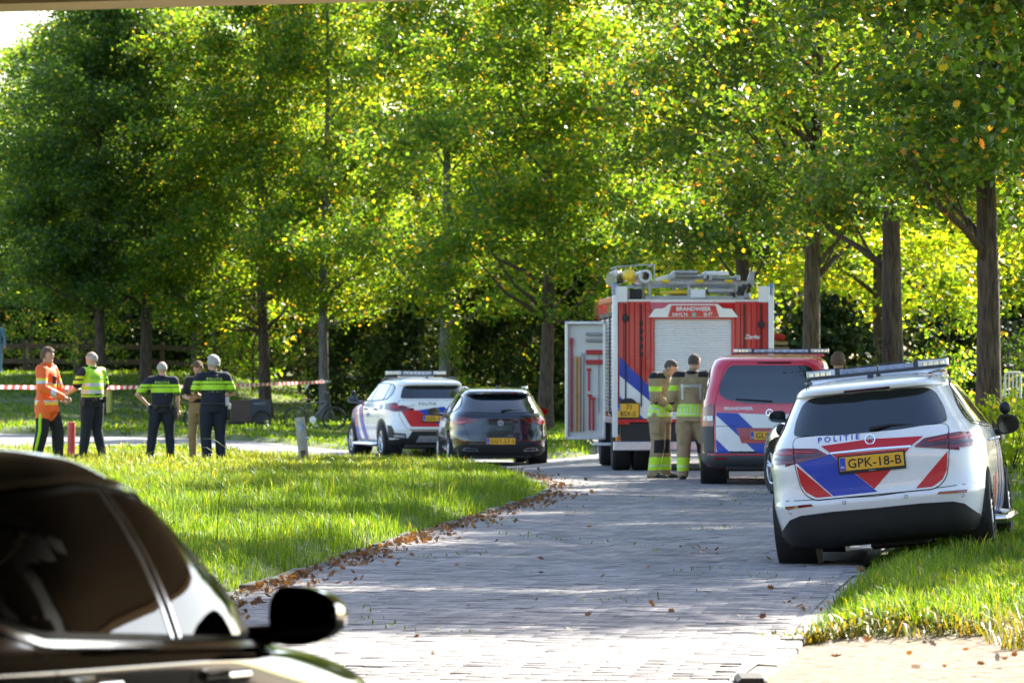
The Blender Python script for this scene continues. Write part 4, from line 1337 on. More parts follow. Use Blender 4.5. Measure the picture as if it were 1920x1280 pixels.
# ------------------------------------------------------------------ nearest police car (white estate-like hatchback)
def police_car():
    car = empty('police_car', label='nearest white police car with red and blue stripes, tilted on the right bank', cat='police car')
    keys = [(0.17, .30, 4.05, .66, 6, 5), (0.20, .12, 4.22, .78, 7, 5), (0.30, .045, 4.35, .845, 7, 5), (0.44, .015, 4.40, .875, 7, 4.5), (0.52, 0.0, 4.40, .885, 7, 4.2),
            (0.575, .035, 4.38, .887, 7, 4.2), (0.70, .05, 4.34, .89, 6.5, 4), (0.82, .055, 4.24, .888, 6.5, 3.8), (0.92, .07, 4.05, .875, 6, 3.6), (1.0, .10, 3.65, .855, 5.5, 3.6),
            (1.06, .14, 3.32, .825, 5.2, 4), (1.16, .205, 3.08, .765, 5, 4.5), (1.28, .285, 2.83, .70, 5, 4.5), (1.385, .355, 2.58, .64, 5, 4.5),
            (1.40, .27, 2.54, .63, 5, 4.5), (1.43, .26, 2.46, .61, 5, 4.5), (1.462, .33, 2.30, .57, 5, 4), (1.492, .62, 2.1, .50, 4, 4), (1.510, .95, 1.85, .40, 3, 3), (1.518, 1.2, 1.65, .25, 2.5, 2.5)]
    WH = [(.80, .80, .325), (-.80, .80, .325), (.80, 3.53, .325), (-.80, 3.53, .325)]
    b, sk = body_obj(car, keys, WH, .365, .26, WHITE)
    for x, y, z in WH:
        wheel(car, x - .115 * (1 if x > 0 else -1) + .10 * (1 if x > 0 else -1), y, z, .325, .215, 5)
    # black lower bumper
    lo = [(-.78, .176), (.78, .176), (.845, .27), (.70, .42), (.62, .445), (.36, .455), (0, .452), (-.36, .455), (-.62, .445), (-.70, .42), (-.845, .27)]
    sk.patch('lower_bumper', lo, 'R', .018, TRIM, b, step=.03, skirt=True)
    df = MB(); df.box((0, .62, .235), (1.1, .5, .09), bev=.03, seg=2); df.box((.15, .6, .15), (.5, .5, .08), bev=.02); df.build('underbody', TRIM, car)
    # tailgate and its gap
    gate = rounded([(-.50, .56), (.50, .56), (.585, .64), (.622, .84), (.632, 1.07), (-.632, 1.07), (-.622, .84), (-.585, .64)], .06)
    tg = sk.patch('tailgate', gate, 'R', .006, WHITE, car, step=.03, skirt=True)
    sk.patch('tailgate_gap', shrink(gate, -.008), 'R', .0025, SEAM, b)
    # stripes on the tailgate
    sk.patch('blue_stripe', [(-.606, .868), (-.33, .918), (.024, .578), (-.335, .576)], 'R', .010, BLUEF, tg, step=.03)
    sk.patch('red_stripe', [(-.612, .85), (-.345, .576), (-.47, .575), (-.555, .63), (-.592, .70)], 'R', .010, REDF, tg, step=.03)
    sk.patch('red_stripe', [(-.318, .913), (.315, .905), (.0, .605)], 'R', .010, REDF, tg, step=.03)
    sk.patch('red_stripe', [(.335, .576), (.612, .85), (.592, .70), (.555, .63), (.47, .575)], 'R', .010, REDF, tg, step=.03)
    sk.patch('red_band', [(-.40, .985), (-.33, .925), (.325, .92), (.43, .985), (0, 1.003)], 'R', .012, REDF, tg, step=.03)
    strip(sk, 'handle_gap', [(-.33, .921), (0, .926), (.325, .917)], .012, 'R', .0145, CHROME, tg)
    sk.text('police_lettering', 'POLITIE', (-.255, 1.033), .042, 'R', .0095, BLUEF, tg, bold=.018, sx=1.15, spacing=1.55)
    emblem(tg, 0, .085, 1.006, R(-12), .043)
    plate(tg, 0, .030, .826, R(-3), 'GPK-18-B')
    flat_text('frame_lettering', 'politie.nl', rear_m(0, .024, .757), .010, WHITEF, tg)
    # rear window, wiper, third lamp
    gl = rounded([(-.628, 1.085), (-.25, 1.058), (.25, 1.058), (.628, 1.085), (.605, 1.20), (.54, 1.335), (.47, 1.378), (0, 1.390), (-.47, 1.378), (-.54, 1.335), (-.605, 1.20)], .04)
    sk.patch('rear_window', gl, 'R', .008, GLASS, car, skirt=True)
    w = MB(); w.tube([(.0, .12, 1.09), (.18, .155, 1.105), (.42, .165, 1.085)], [.016, .012, .005], 8); w.build('wiper', TRIM, car)
    sk.patch('third_brake_lamp', [(-.19, 1.402), (.19, 1.402), (.185, 1.418), (-.185, 1.418)], 'R', .006, LAMPD, b)
    for s, f in ((1, lambda p: p), (-1, mir)):
        tl = f(rounded([(.345, .908), (.435, .968), (.70, .992), (.782, .985), (.818, .945), (.822, .872), (.62, .865)], .02))
        t = sk.patch('tail_lamp', tl, 'R', .014, LAMPR, car, step=.03, skirt=True)
        sk.patch('tail_lamp_band', f([(.40, .920), (.61, .932), (.61, .905), (.44, .905)]), 'R', .018, LAMPD, t)
        sk.patch('tail_lamp_band', f([(.63, .93), (.79, .925), (.80, .90), (.63, .895)]), 'R', .018, LAMPD, t)
        sk.patch('tail_lamp_band', f([(.46, .945), (.61, .965), (.61, .95), (.47, .937)]), 'R', .018, LAMPB, t)
        sk.patch('tail_lamp_band', f([(.63, .955), (.78, .965), (.80, .945), (.63, .94)]), 'R', .018, LAMPB, t)
        strip(sk, 'lamp_gap', f([(.62, .865), (.622, .99)]), .006, 'R', .019, SEAM, t)
        side = [(.03, .87), (.03, .98), (.26, .965), (.34, .93), (.26, .885)]
        sk.patch('tail_lamp_side', side, 'r' if s > 0 else 'l', .012, LAMPR, t)
        sk.patch('reflector', f([(.50, .515), (.52, .531), (.74, .528), (.73, .505)]), 'R', .006, LAMPR, b)
        for xx, zz in ((.70, .485), (.25, .52)):
            p, n, d = sk.hit(s * xx, zz, 'R')
            m = MB(); m.lathe([(.0005, -.004), (.010, -.004), (.012, 0)], axis='y', n=14); o = m.build('parking_sensor', WHITEF, car); o.location = p + n * .003
            m = MB(); m.lathe([(.012, -.002), (.0145, -.002), (.0145, .004)], axis='y', n=14); o2 = m.build('sensor_ring', SEAM, o)
    strip(sk, 'bumper_gap', [(-.80, .575), (-.60, .567), (0, .545), (.60, .567), (.80, .575)], .005, 'R', .003, SEAM, b)
    # glazing of the sides
    dlo = rounded([(.52, 1.10), (.60, 1.055), (1.4, 1.03), (2.95, 1.005), (2.72, 1.20), (2.42, 1.36), (2.0, 1.425), (1.3, 1.44), (.85, 1.40), (.60, 1.24)], .05)
    windows(car, sk, dlo, [(.95, .78), (1.92, 1.82)])
    for ax in 'lr':
        strip(sk, 'chrome_strip', [(.56, 1.062), (1.4, 1.022), (2.95, .997)], .016, ax, .007, CHROME, b)
        for poly in ([(1.12, .25), (1.30, .25), (1.60, .60), (1.45, .60)], [(1.42, .25), (1.60, .25), (1.90, .62), (1.75, .62)]):
            sk.patch('red_stripe', poly, ax, .004, REDF, b)
        for poly in ([(2.0, .25), (2.2, .25), (2.55, .9), (2.35, .9)], [(2.4, .25), (2.6, .25), (2.95, .9), (2.75, .9)]):
            sk.patch('blue_stripe', poly, ax, .004, BLUEF, b)
        strip(sk, 'door_gap', [(1.0, 1.03), (1.02, .8), (1.16, .55), (1.2, .28)], .007, ax, .003, SEAM, b)
        strip(sk, 'door_gap', [(1.93, 1.02), (1.95, .28)], .007, ax, .003, SEAM, b)
        strip(sk, 'door_gap', [(2.98, 1.0), (3.05, .28)], .007, ax, .003, SEAM, b)
        strip(sk, 'sill_trim', [(1.2, .235), (3.1, .235)], .07, ax, .006, TRIM, b)
        s = 1 if ax == 'r' else -1
        for yy in (1.28, 2.2):
            h = MB(); h.tube([(s * .885, yy, .90), (s * .915, yy + .06, .905), (s * .912, yy + .17, .905), (s * .885, yy + .22, .90)], [.012, .014, .014, .012], 8); h.build('door_handle', WHITE, car)
        st = MB(); st.tube([(s * .80, 1.42, .24), (s * .93, 1.45, .235), (s * .95, 1.6, .235), (s * .95, 2.7, .235), (s * .93, 2.85, .24), (s * .80, 2.9, .25)], [.042] * 6, 12); st.build('side_step', CHROME, car)
        mirror(car, s * .84, 2.78, 1.005, s, TRIM, (.19, .17, .17), bubble=True)
    ws = rounded([(-.70, 1.03), (.70, 1.03), (.60, 1.30), (.54, 1.40), (-.54, 1.40), (-.60, 1.30)], .05)
    sk.patch('windscreen', ws, 'F', .006, GLASS, car)
    for f in (lambda p: p, mir):
        sk.patch('headlamp', f([(.45, .66), (.80, .74), (.83, .82), (.50, .78)]), 'F', .012, LAMPC, car, skirt=True)
    sk.patch('grille', [(-.38, .50), (.38, .50), (.42, .70), (-.42, .70)], 'F', .01, TRIM, car, skirt=True)
    # roof: rails, spoiler line, antennas, beacon
    for s in (-1, 1):
        rr = MB(); rr.tube([(s * .50, .55, 1.495), (s * .545, .9, 1.508), (s * .55, 1.6, 1.51), (s * .53, 2.15, 1.47)], [.008, .012, .012, .008], 8); rr.build('roof_rail', TRIM, car)
        strip(sk, 'spoiler_gap', [(s * .50, .40), (s * .52, .62)], .008, 'T', .003, SEAM, b)
    strip(sk, 'spoiler_gap', [(-.51, .60), (0, .64), (.51, .60)], .006, 'T', .003, SEAM, b)
    a = MB(); a.prism([(.72, 1.48), (.86, 1.50), (.80, 1.548), (.78, 1.552)], 'x', -.022, .022); a.build('shark_fin_antenna', BLACKP, car)
    a = MB(); a.cyl((.05, 1.0, 1.50), (.05, 1.0, 1.53), .02); a.cyl((.05, 1.0, 1.52), (.05, .93, 1.68), .005, .003); a.build('whip_antenna', TRIM, car)
    pl = MB(); pl.prism([(1.36, 1.47), (2.05, 1.45), (2.02, 1.50), (1.84, 1.535), (1.50, 1.535), (1.40, 1.51)], 'x', -.555, .555); pl.build('beacon_plinth', WHITE, car)
    light_bar(car, 1.66, 1.537, 1.20, .30, .080, .27)
    place(car, 2.98, 41.3, .0, .148, R(-5.7))
    return car
PC = police_car()
PC.location.z += 0.045
# ------------------------------------------------------------------ red fire service van
def red_van():
    car = empty('fire_service_van', label='red fire service van with blue and white rear stripes and roof light bar', cat='van')
    keys = [(0.24, .25, 4.75, .80, 8, 5), (0.28, .10, 4.95, .90, 9, 5), (0.34, .02, 5.05, .93, 9, 5), (0.44, .0, 5.10, .945, 9, 4.5), (0.47, .04, 5.10, .95, 9, 4.5), (0.70, .055, 5.08, .958, 9, 4.2), (0.95, .075, 4.95, .955, 9, 4),
            (1.02, .085, 4.75, .95, 9, 4), (1.10, .095, 4.35, .94, 9, 5), (1.25, .13, 3.95, .91, 9, 6), (1.45, .185, 3.65, .865, 8, 6), (1.62, .235, 3.42, .82, 8, 6), (1.70, .27, 3.30, .79, 7, 6), (1.75, .33, 3.15, .74, 7, 5), (1.79, .6, 2.9, .62, 6, 5), (1.81, 1.0, 2.5, .4, 4, 4)]
    WH = [(.85, 1.02, .33), (-.85, 1.02, .33), (.85, 4.20, .33), (-.85, 4.20, .33)]
    b, sk = body_obj(car, keys, WH, .375, .28, PINKR)
    for x, y, z in WH:
        wheel(car, x - .0 * x, y, z, .33, .215, 6)
    gate = rounded([(-.735, .46), (.735, .46), (.755, .7), (.74, 1.12), (.735, 1.18), (.62, 1.60), (.52, 1.70), (-.52, 1.70), (-.62, 1.60), (-.735, 1.18), (-.74, 1.12), (-.755, .7)], .05)
    tg = sk.patch('tailgate', gate, 'R', .006, PINKR, car, step=.035, skirt=True)
    sk.patch('tailgate_gap', shrink(gate, -.008), 'R', .0025, SEAM, b)
    fld = [(-.73, .47), (.73, .47), (.745, .7), (.73, 1.005), (0, .985), (-.73, 1.015)]
    sk.patch('white_field', fld, 'R', .010, WHITEF, tg, step=.035)
    vz = lambda q: [((x - 605) / 605, 1.62 - (y - 221) / 605) for x, y in q]
    sk.patch('blue_stripe', vz([(166, 588), (345, 596), (640, 880), (640, 928), (506, 928), (166, 612)]), 'R', .014, BLUEF, tg, step=.035)
    sk.patch('blue_stripe', vz([(166, 808), (285, 926), (176, 926), (166, 880)]), 'R', .014, BLUEF, tg, step=.035)
    sk.patch('blue_stripe', mir(vz([(166, 808), (285, 926), (176, 926), (166, 880)])), 'R', .014, BLUEF, tg, step=.035)
    sk.patch('blue_stripe', mir(vz([(166, 588), (345, 596), (470, 718), (300, 735), (166, 612)])), 'R', .014, BLUEF, tg, step=.035)
    strip(sk, 'gate_crease', [(-.74, .825), (-.45, .825)], .006, 'R', .0165, SEAM, tg)
    sk.patch('plate_panel', vz([(330, 716), (880, 716), (835, 842), (375, 842)]), 'R', .018, pm('dark red panel', (.34, .008, .03), .35, 0, .4), tg, skirt=True)
    plate(tg, 0, .022, .70, R(-3), 'GLS-64-X', frame=False)
    sk.text('brigade_lettering', 'BRANDWEER', (-.425, 1.068), .042, 'R', .010, WHITEF, tg, bold=.03, sx=1.12)
    emblem(tg, 0, .055, 1.01, R(-6), .05)
    gl = rounded([(-.70, 1.28), (-.60, 1.19), (-.3, 1.135), (.3, 1.135), (.60, 1.19), (.70, 1.28), (.655, 1.45), (.575, 1.62), (.50, 1.655), (-.50, 1.655), (-.575, 1.62), (-.655, 1.45)], .05)
    sk.patch('rear_window', gl, 'R', .012, GLASS, tg, skirt=True)
    w = MB(); w.tube([(-.46, .085, 1.20), (-.2, .09, 1.18), (.04, .095, 1.165)], [.006, .012, .016], 8); w.build('wiper', TRIM, tg)
    sk.patch('third_brake_lamp', [(-.17, 1.68), (.30, 1.68), (.29, 1.70), (-.16, 1.70)], 'R', .012, LAMPD, tg)
    for s, f in ((1, lambda p: p), (-1, mir)):
        t = sk.patch('tail_lamp', f([(.76, .83), (.90, .83), (.895, 1.08), (.80, 1.13), (.76, 1.12)]), 'R', .014, LAMPR, car, skirt=True)
        sk.patch('reverse_lamp', f([(.77, .90), (.895, .90), (.89, .965), (.77, .965)]), 'R', .018, LAMPC, t)
        sk.patch('bumper_corner', f([(.765, .46), (.935, .46), (.93, .82), (.765, .825)]), 'R', .010, GREYPL, b, skirt=True)
        sk.patch('reflector', f([(.58, .375), (.74, .375), (.74, .41), (.58, .41)]), 'R', .018, LAMPR, b)
    sk.patch('bumper', [(-.92, .27), (.92, .27), (.935, .455), (-.935, .455)], 'R', .012, GREYPL, b, step=.04, skirt=True)
    dlo = rounded([(.35, 1.18), (4.2, 1.12), (3.75, 1.40), (3.45, 1.58), (.55, 1.62), (.40, 1.45)], .06)
    windows(car, sk, dlo, [(1.9, 1.85), (3.1, 3.0)])
    for ax in 'lr':
        s = 1 if ax == 'r' else -1
        sk.patch('white_stripe', [(1.45, .62), (3.8, .62), (3.8, .95), (1.45, .95)], ax, .004, WHITEF, b)
        mirror(car, s * .92, 3.95, 1.15, s, TRIM, (.18, .16, .26))
    sk.patch('windscreen', rounded([(-.8, 1.15), (.8, 1.15), (.68, 1.60), (-.68, 1.60)], .05), 'F', .006, GLASS, car)
    for f in (lambda p: p, mir):
        sk.patch('headlamp', f([(.5, .75), (.88, .82), (.88, .95), (.55, .88)]), 'F', .012, LAMPC, car, skirt=True)
    pl = MB(); pl.box((.16, 2.6, 1.80), (1.22, .34, .04), bev=.01); pl.build('beacon_plinth', PINKR, car)
    lb = light_bar(car, 2.6, 1.825, 1.36, .3, .075, .28, mid=pm('pale blue lens', (.30, .45, .68), .12, 0, 1, var=.3, scale=16)); lb.location.x = .16
    d = MB(); d.box((0, .6, .27), (1.2, 1.0, .12), bev=.03); d.build('underbody', TRIM, car)
    place(car, 3.52, 70.0, 0, .052)
red_van()

# ------------------------------------------------------------------ white police SUV
def police_suv():
    car = empty('police_suv', label='white police sport utility car with slanted blue side stripes, left of the black estate', cat='police car')
    keys = [(0.22, .35, 4.1, .70, 6, 5), (0.27, .14, 4.3, .82, 7, 5), (0.36, .05, 4.42, .885, 7, 5), (0.50, .01, 4.48, .905, 7, 4.5), (0.60, .0, 4.5, .912, 7, 4.2), (0.68, .04, 4.48, .915, 7, 4.2),
            (0.85, .06, 4.42, .915, 6.5, 4), (0.98, .08, 4.25, .905, 6.5, 3.8), (1.04, .10, 3.9, .89, 6, 3.8), (1.10, .12, 3.45, .87, 6, 4), (1.17, .155, 3.2, .83, 5.5, 4.5), (1.30, .235, 2.95, .765, 5.5, 4.5), (1.44, .33, 2.68, .695, 5.5, 4.5),
            (1.455, .24, 2.63, .685, 5.5, 4.5), (1.49, .23, 2.54, .665, 5.5, 4.5), (1.54, .31, 2.38, .62, 5, 4), (1.58, .65, 2.15, .54, 4, 4), (1.605, 1.0, 1.9, .40, 3, 3), (1.612, 1.3, 1.7, .22, 2.5, 2.5)]
    WH = [(.82, .86, .345), (-.82, .86, .345), (.82, 3.55, .345), (-.82, 3.55, .345)]
    b, sk = body_obj(car, keys, WH, .395, .28, WHITE)
    for x, y, z in WH:
        wheel(car, x, y, z, .345, .225, 5)
    for ax in 'lr':
        for yy in (.86, 3.55):
            arc = [(yy + .425 * math.cos(R(a)), .345 + .425 * math.sin(R(a))) for a in range(-10, 191, 12)]
            strip(sk, 'arch_trim', arc, .05, ax, .008, TRIM, b)
        strip(sk, 'sill_trim', [(1.28, .30), (3.12, .30)], .13, ax, .008, TRIM, b)
        for poly in ([(2.72, .37), (3.06, .37), (3.16, .55), (3.62, 1.0), (3.26, 1.0)], [(2.06, .37), (2.40, .37), (2.72, .70), (2.92, 1.02), (2.56, 1.02), (2.42, .74)]):
            sk.patch('blue_stripe', poly, ax, .004, BLUEF, b)
        for poly in ([(2.98, .62), (3.12, .62), (3.42, 1.05), (3.22, 1.06)], [(2.52, .78), (2.60, .78), (2.78, 1.12), (2.60, 1.12)], [(3.72, .80), (3.98, .80), (3.95, .98), (3.76, .99)]):
            sk.patch('orange_stripe', poly, ax, .006, ORANGEF if poly[0][0] > 2.9 else REDF, b)
        s = 1 if ax == 'r' else -1
        st = MB(); st.tube([(s * .82, 1.3, .30), (s * .95, 1.35, .28), (s * .96, 3.0, .28), (s * .82, 3.1, .30)], [.045] * 4, 12); st.build('side_step', CHROME, car)
        mirror(car, s * .88, 2.92, 1.16, s, pm('dark blue shell', (.02, .04, .09), .25, 0, .8), (.22, .17, .16), bubble=True)
        sk.text('police_lettering', 'POLITIE', (2.02, .86), .07, ax, .004, BLUEF, b, bold=.02, flip=(ax == 'l'))
        sk.text('call_sign', '3.02', (.95, 1.02), .09, ax, .004, BLUEF, b, bold=.02, flip=(ax == 'l'))
        for yy in (1.25, 2.15):
            h = MB(); h.tube([(s * .90, yy, .97), (s * .935, yy + .05, .975), (s * .935, yy + .16, .975), (s * .90, yy + .2, .97)], [.012, .014, .014, .012], 8); h.build('door_handle', TRIM, car)
        strip(sk, 'door_gap', [(1.05, 1.15), (1.1, .85), (1.3, .6), (1.33, .38)], .008, ax, .003, SEAM, b)
        strip(sk, 'door_gap', [(2.05, 1.15), (2.07, .38)], .008, ax, .003, SEAM, b)
    dlo = rounded([(.55, 1.28), (.72, 1.17), (1.4, 1.135), (3.05, 1.11), (2.85, 1.26), (2.55, 1.42), (2.2, 1.485), (1.3, 1.495), (.75, 1.47), (.58, 1.40)], .05)
    windows(car, sk, dlo, [(1.02, .92), (2.02, 1.95)])
    gate = rounded([(-.58, .60), (.58, .60), (.70, .82), (.72, 1.05), (.70, 1.15), (-.70, 1.15), (-.72, 1.05), (-.70, .82)], .05)
    tg = sk.patch('tailgate', gate, 'R', .006, WHITE, car, step=.03, skirt=True)
    sk.patch('tailgate_gap', shrink(gate, -.008), 'R', .0025, SEAM, b)
    sk.patch('red_stripe', [(-.68, .96), (-.35, .96), (.12, .63), (-.50, .63)], 'R', .011, REDF, tg, step=.03)
    sk.patch('blue_stripe', [(-.35, .96), (.18, 1.03), (.62, .68), (.12, .63)], 'R', .011, BLUEF, tg, step=.03)
    sk.patch('red_stripe', [(.35, 1.0), (.68, .98), (.66, .72)], 'R', .011, REDF, tg, step=.03)
    sk.text('police_lettering', 'POLITIE', (-.15, 1.085), .055, 'R', .011, INK, tg, bold=.015, spacing=1.4)
    plate(tg, 0, .02, .80, R(-3), 'GZR-34-D')
    gl = rounded([(-.66, 1.19), (.66, 1.19), (.60, 1.36), (.55, 1.435), (-.55, 1.435), (-.60, 1.36)], .04)
    sk.patch('rear_window', gl, 'R', .009, GLASS, car, skirt=True)
    for s, f in ((1, lambda p: p), (-1, mir)):
        t = sk.patch('tail_lamp', f([(.42, .965), (.44, 1.0), (.70, 1.02), (.74, 1.11), (.86, 1.09), (.885, .98), (.80, .935), (.60, .945)]), 'R', .014, LAMPR, car, skirt=True)
        sk.patch('tail_lamp_side', [(.02, .96), (.05, 1.08), (.28, 1.03), (.34, .99), (.26, .95)], 'r' if s > 0 else 'l', .012, LAMPR, t)
        sk.patch('lit_indicator', f([(.70, 1.0), (.80, 1.0), (.80, 1.06), (.74, 1.06)]), 'R', .020, LAMPB, t)
        sk.patch('bumper_corner', f([(.60, .40), (.86, .42), (.88, .66), (.84, .66), (.80, .52), (.60, .50)]), 'R', .012, TRIM, b, skirt=True)
        sk.patch('bumper_insert', f([(.62, .425), (.80, .435), (.79, .49), (.62, .48)]), 'R', .018, ALU, b)
    sk.patch('lower_bumper', [(-.82, .25), (.82, .25), (.86, .38), (.55, .42), (.48, .55), (-.48, .55), (-.55, .42), (-.86, .38)], 'R', .014, TRIM, b, step=.035, skirt=True)
    sk.patch('diffuser', [(-.40, .34), (.40, .34), (.34, .46), (-.34, .46)], 'R', .022, ALU, b)
    sk.patch('red_reflector', [(-.52, .562), (.52, .562), (.52, .578), (-.52, .578)], 'R', .012, LAMPR, b)
    sk.patch('windscreen', rounded([(-.74, 1.13), (.74, 1.13), (.62, 1.44), (-.62, 1.44)], .05), 'F', .006, GLASS, car)
    for f in (lambda p: p, mir):
        sk.patch('headlamp', f([(.45, .80), (.82, .86), (.84, .95), (.5, .92)]), 'F', .012, LAMPC, car, skirt=True)
    sk.patch('grille', [(-.36, .58), (.36, .58), (.36, .86), (-.36, .86)], 'F', .01, TRIM, car, skirt=True)
    d = MB(); d.box((0, .5, .26), (1.2, .8, .12), bev=.03); d.build('underbody', TRIM, car)
    for s in (-1, 1):
        rr = MB(); rr.tube([(s * .56, .6, 1.575), (s * .60, .9, 1.60), (s * .60, 1.9, 1.60), (s * .57, 2.3, 1.54)], [.01, .014, .014, .01], 8); rr.build('roof_rail', TRIM, car)
    light_bar(car, 1.75, 1.64, 1.22, .30, .10, .30, ends=(BARC, BARC), mid=BARC)
    m = MB(); m.box((0, 1.75, 1.625), (.7, .2, .04)); m.build('beacon_plinth', WHITE, car)
    a = MB(); a.prism([(.72, 1.585), (.88, 1.60), (.80, 1.65)], 'x', -.02, .02); a.build('shark_fin_antenna', NAVYP, car)
    place(car, -1.50, 101.0, -.17, -.25)
police_suv()

# ------------------------------------------------------------------ black estate car
def estate(name, label, paint, text, at, yaw, script=None):
    car = empty(name, label=label, cat='car')
    keys = [(0.17, .30, 4.2, .66, 6, 5), (0.21, .12, 4.42, .78, 7, 5), (0.32, .04, 4.55, .86, 6.5, 4.5), (0.46, .0, 4.62, .89, 6, 4.2), (0.55, .01, 4.62, .898, 6, 4), (0.68, .03, 4.55, .90, 5.5, 3.8), (0.80, .05, 4.40, .893, 5.5, 3.6),
            (0.88, .06, 4.1, .88, 5.2, 3.6), (0.93, .085, 3.75, .865, 5, 3.8), (0.98, .125, 3.4, .835, 5, 4.2), (1.08, .235, 3.1, .77, 4.6, 4.5), (1.20, .38, 2.85, .70, 4.6, 4.5), (1.30, .50, 2.65, .645, 4.6, 4.5), (1.32, .40, 2.6, .635, 4.6, 4.5), (1.35, .40, 2.5, .61, 4.6, 4.5),
            (1.40, .55, 2.3, .55, 4, 4), (1.43, .9, 2.05, .45, 3, 3), (1.445, 1.3, 1.8, .25, 2.5, 2.5)]
    WH = [(.79, .86, .325), (-.79, .86, .325), (.79, 3.54, .325), (-.79, 3.54, .325)]
    b, sk = body_obj(car, keys, WH, .36, .26, paint)
    for x, y, z in WH:
        wheel(car, x, y, z, .325, .215, 5)
    dlo = rounded([(.50, 1.06), (.66, .99), (1.4, .96), (3.1, .935), (2.85, 1.10), (2.55, 1.24), (2.2, 1.31), (1.3, 1.33), (.80, 1.27), (.60, 1.17)], .05)
    windows(car, sk, dlo, [(.98, .85), (1.95, 1.88)])
    for ax in 'lr':
        s = 1 if ax == 'r' else -1
        mirror(car, s * .85, 2.95, .98, s, paint, (.22, .15, .15))
        strip(sk, 'door_gap', [(1.0, .95), (1.05, .7), (1.2, .5), (1.22, .26)], .007, ax, .003, SEAM, b)
        strip(sk, 'door_gap', [(1.98, .95), (2.0, .26)], .007, ax, .003, SEAM, b)
        for yy in (1.22, 2.2):
            h = MB(); h.tube([(s * .885, yy, .83), (s * .918, yy + .05, .835), (s * .918, yy + .16, .835), (s * .885, yy + .2, .83)], [.011, .013, .013, .011], 8); h.build('door_handle', paint, car)
        rr = MB(); rr.tube([(s * .52, .75, 1.415), (s * .56, 1.0, 1.44), (s * .56, 1.9, 1.435), (s * .53, 2.3, 1.38)], [.008, .014, .014, .008], 8); rr.build('roof_rail', ALU if script else TRIM, car)
    gl = rounded([(-.66, .995), (0, .975), (.66, .995), (.60, 1.16), (.54, 1.27), (.48, 1.298), (-.48, 1.298), (-.54, 1.27), (-.60, 1.16)], .04)
    sk.patch('rear_window', gl, 'R', .009, GLASS, car, skirt=True)
    w = MB(); w.tube([(.02, .13, 1.02), (.2, .165, 1.035), (.40, .19, 1.045)], [.018, .012, .004], 8); w.build('wiper', TRIM, car)
    gate = rounded([(-.55, .50), (.55, .50), (.64, .70), (.66, .92), (-.66, .92), (-.64, .70)], .05)
    tg = sk.patch('tailgate', gate, 'R', .006, paint, car, step=.035, skirt=True)
    sk.patch('tailgate_gap', shrink(gate, -.007), 'R', .0025, SEAM, b)
    sk.patch('lamp_strip', [(-.60, .845), (.60, .845), (.60, .875), (-.60, .875)], 'R', .012, LAMPD, tg)
    for s, f in ((1, lambda p: p), (-1, mir)):
        t = sk.patch('tail_lamp', f([(.42, .835), (.45, .875), (.70, .905), (.845, .875), (.855, .79), (.74, .755), (.60, .80)]), 'R', .014, LAMPR, car, skirt=True)
        sk.patch('lit_band', f([(.60, .825), (.80, .835), (.82, .80), (.74, .775), (.64, .80)]), 'R', .019, LAMPB, t)
        sk.patch('tail_lamp_side', [(.02, .79), (.02, .87), (.22, .86), (.30, .83), (.2, .80)], 'r' if s > 0 else 'l', .012, LAMPR, t)
        sk.patch('reflector', f([(.60, .43), (.80, .46), (.80, .485), (.60, .455)]), 'R', .008, LAMPR, b)
        sk.patch('exhaust_trim', f([(.40, .30), (.68, .315), (.64, .365), (.44, .35)]), 'R', .024, CHROME, b)
        sk.patch('exhaust_mouth', f([(.43, .312), (.65, .325), (.62, .352), (.45, .342)]), 'R', .029, SEAM, b)
        sk.patch('headlamp', f([(.45, .62), (.80, .68), (.83, .76), (.5, .72)]), 'F', .012, LAMPC, car, skirt=True)
    sk.patch('lower_bumper', [(-.80, .19), (.80, .19), (.85, .32), (.75, .40), (-.75, .40), (-.85, .32)], 'R', .016, TRIM, b, step=.035, skirt=True)
    emblem(tg, 0, .035, .80, R(-4), .05, star=False)
    if script:
        flat_text('model_script', script, rear_m(0, .022, .70), .045, CHROME, tg, shear=.35, spacing=1.3)
    plate(tg, .0, -.012, .475, 0, text, frame=False)
    sk.patch('windscreen', rounded([(-.70, .96), (.70, .96), (.58, 1.28), (-.58, 1.28)], .05), 'F', .006, GLASS, car)
    a = MB(); a.prism([(.85, 1.41), (.98, 1.43), (.92, 1.475)], 'x', -.02, .02); a.build('shark_fin_antenna', paint, car)
    d = MB(); d.box((0, .5, .21), (1.1, .8, .10), bev=.03); d.build('underbody', TRIM, car)
    place(car, at[0], at[1], at[2], yaw)
    return car
estate('estate_car', 'black estate car with lit red tail lamps on the bend of the side road', pm('black blue paint', (.006, .010, .020), .16, 0, 1.0, var=0), 'GGT-57-S', (-.2, 92.0, -.165), -.085, 'Leon')
estate('parked_car', 'dark blue car mostly hidden between the nearest police car and the red van', NAVYP, 'G-512-KV', (5.03, 61.9, .03), -.25)

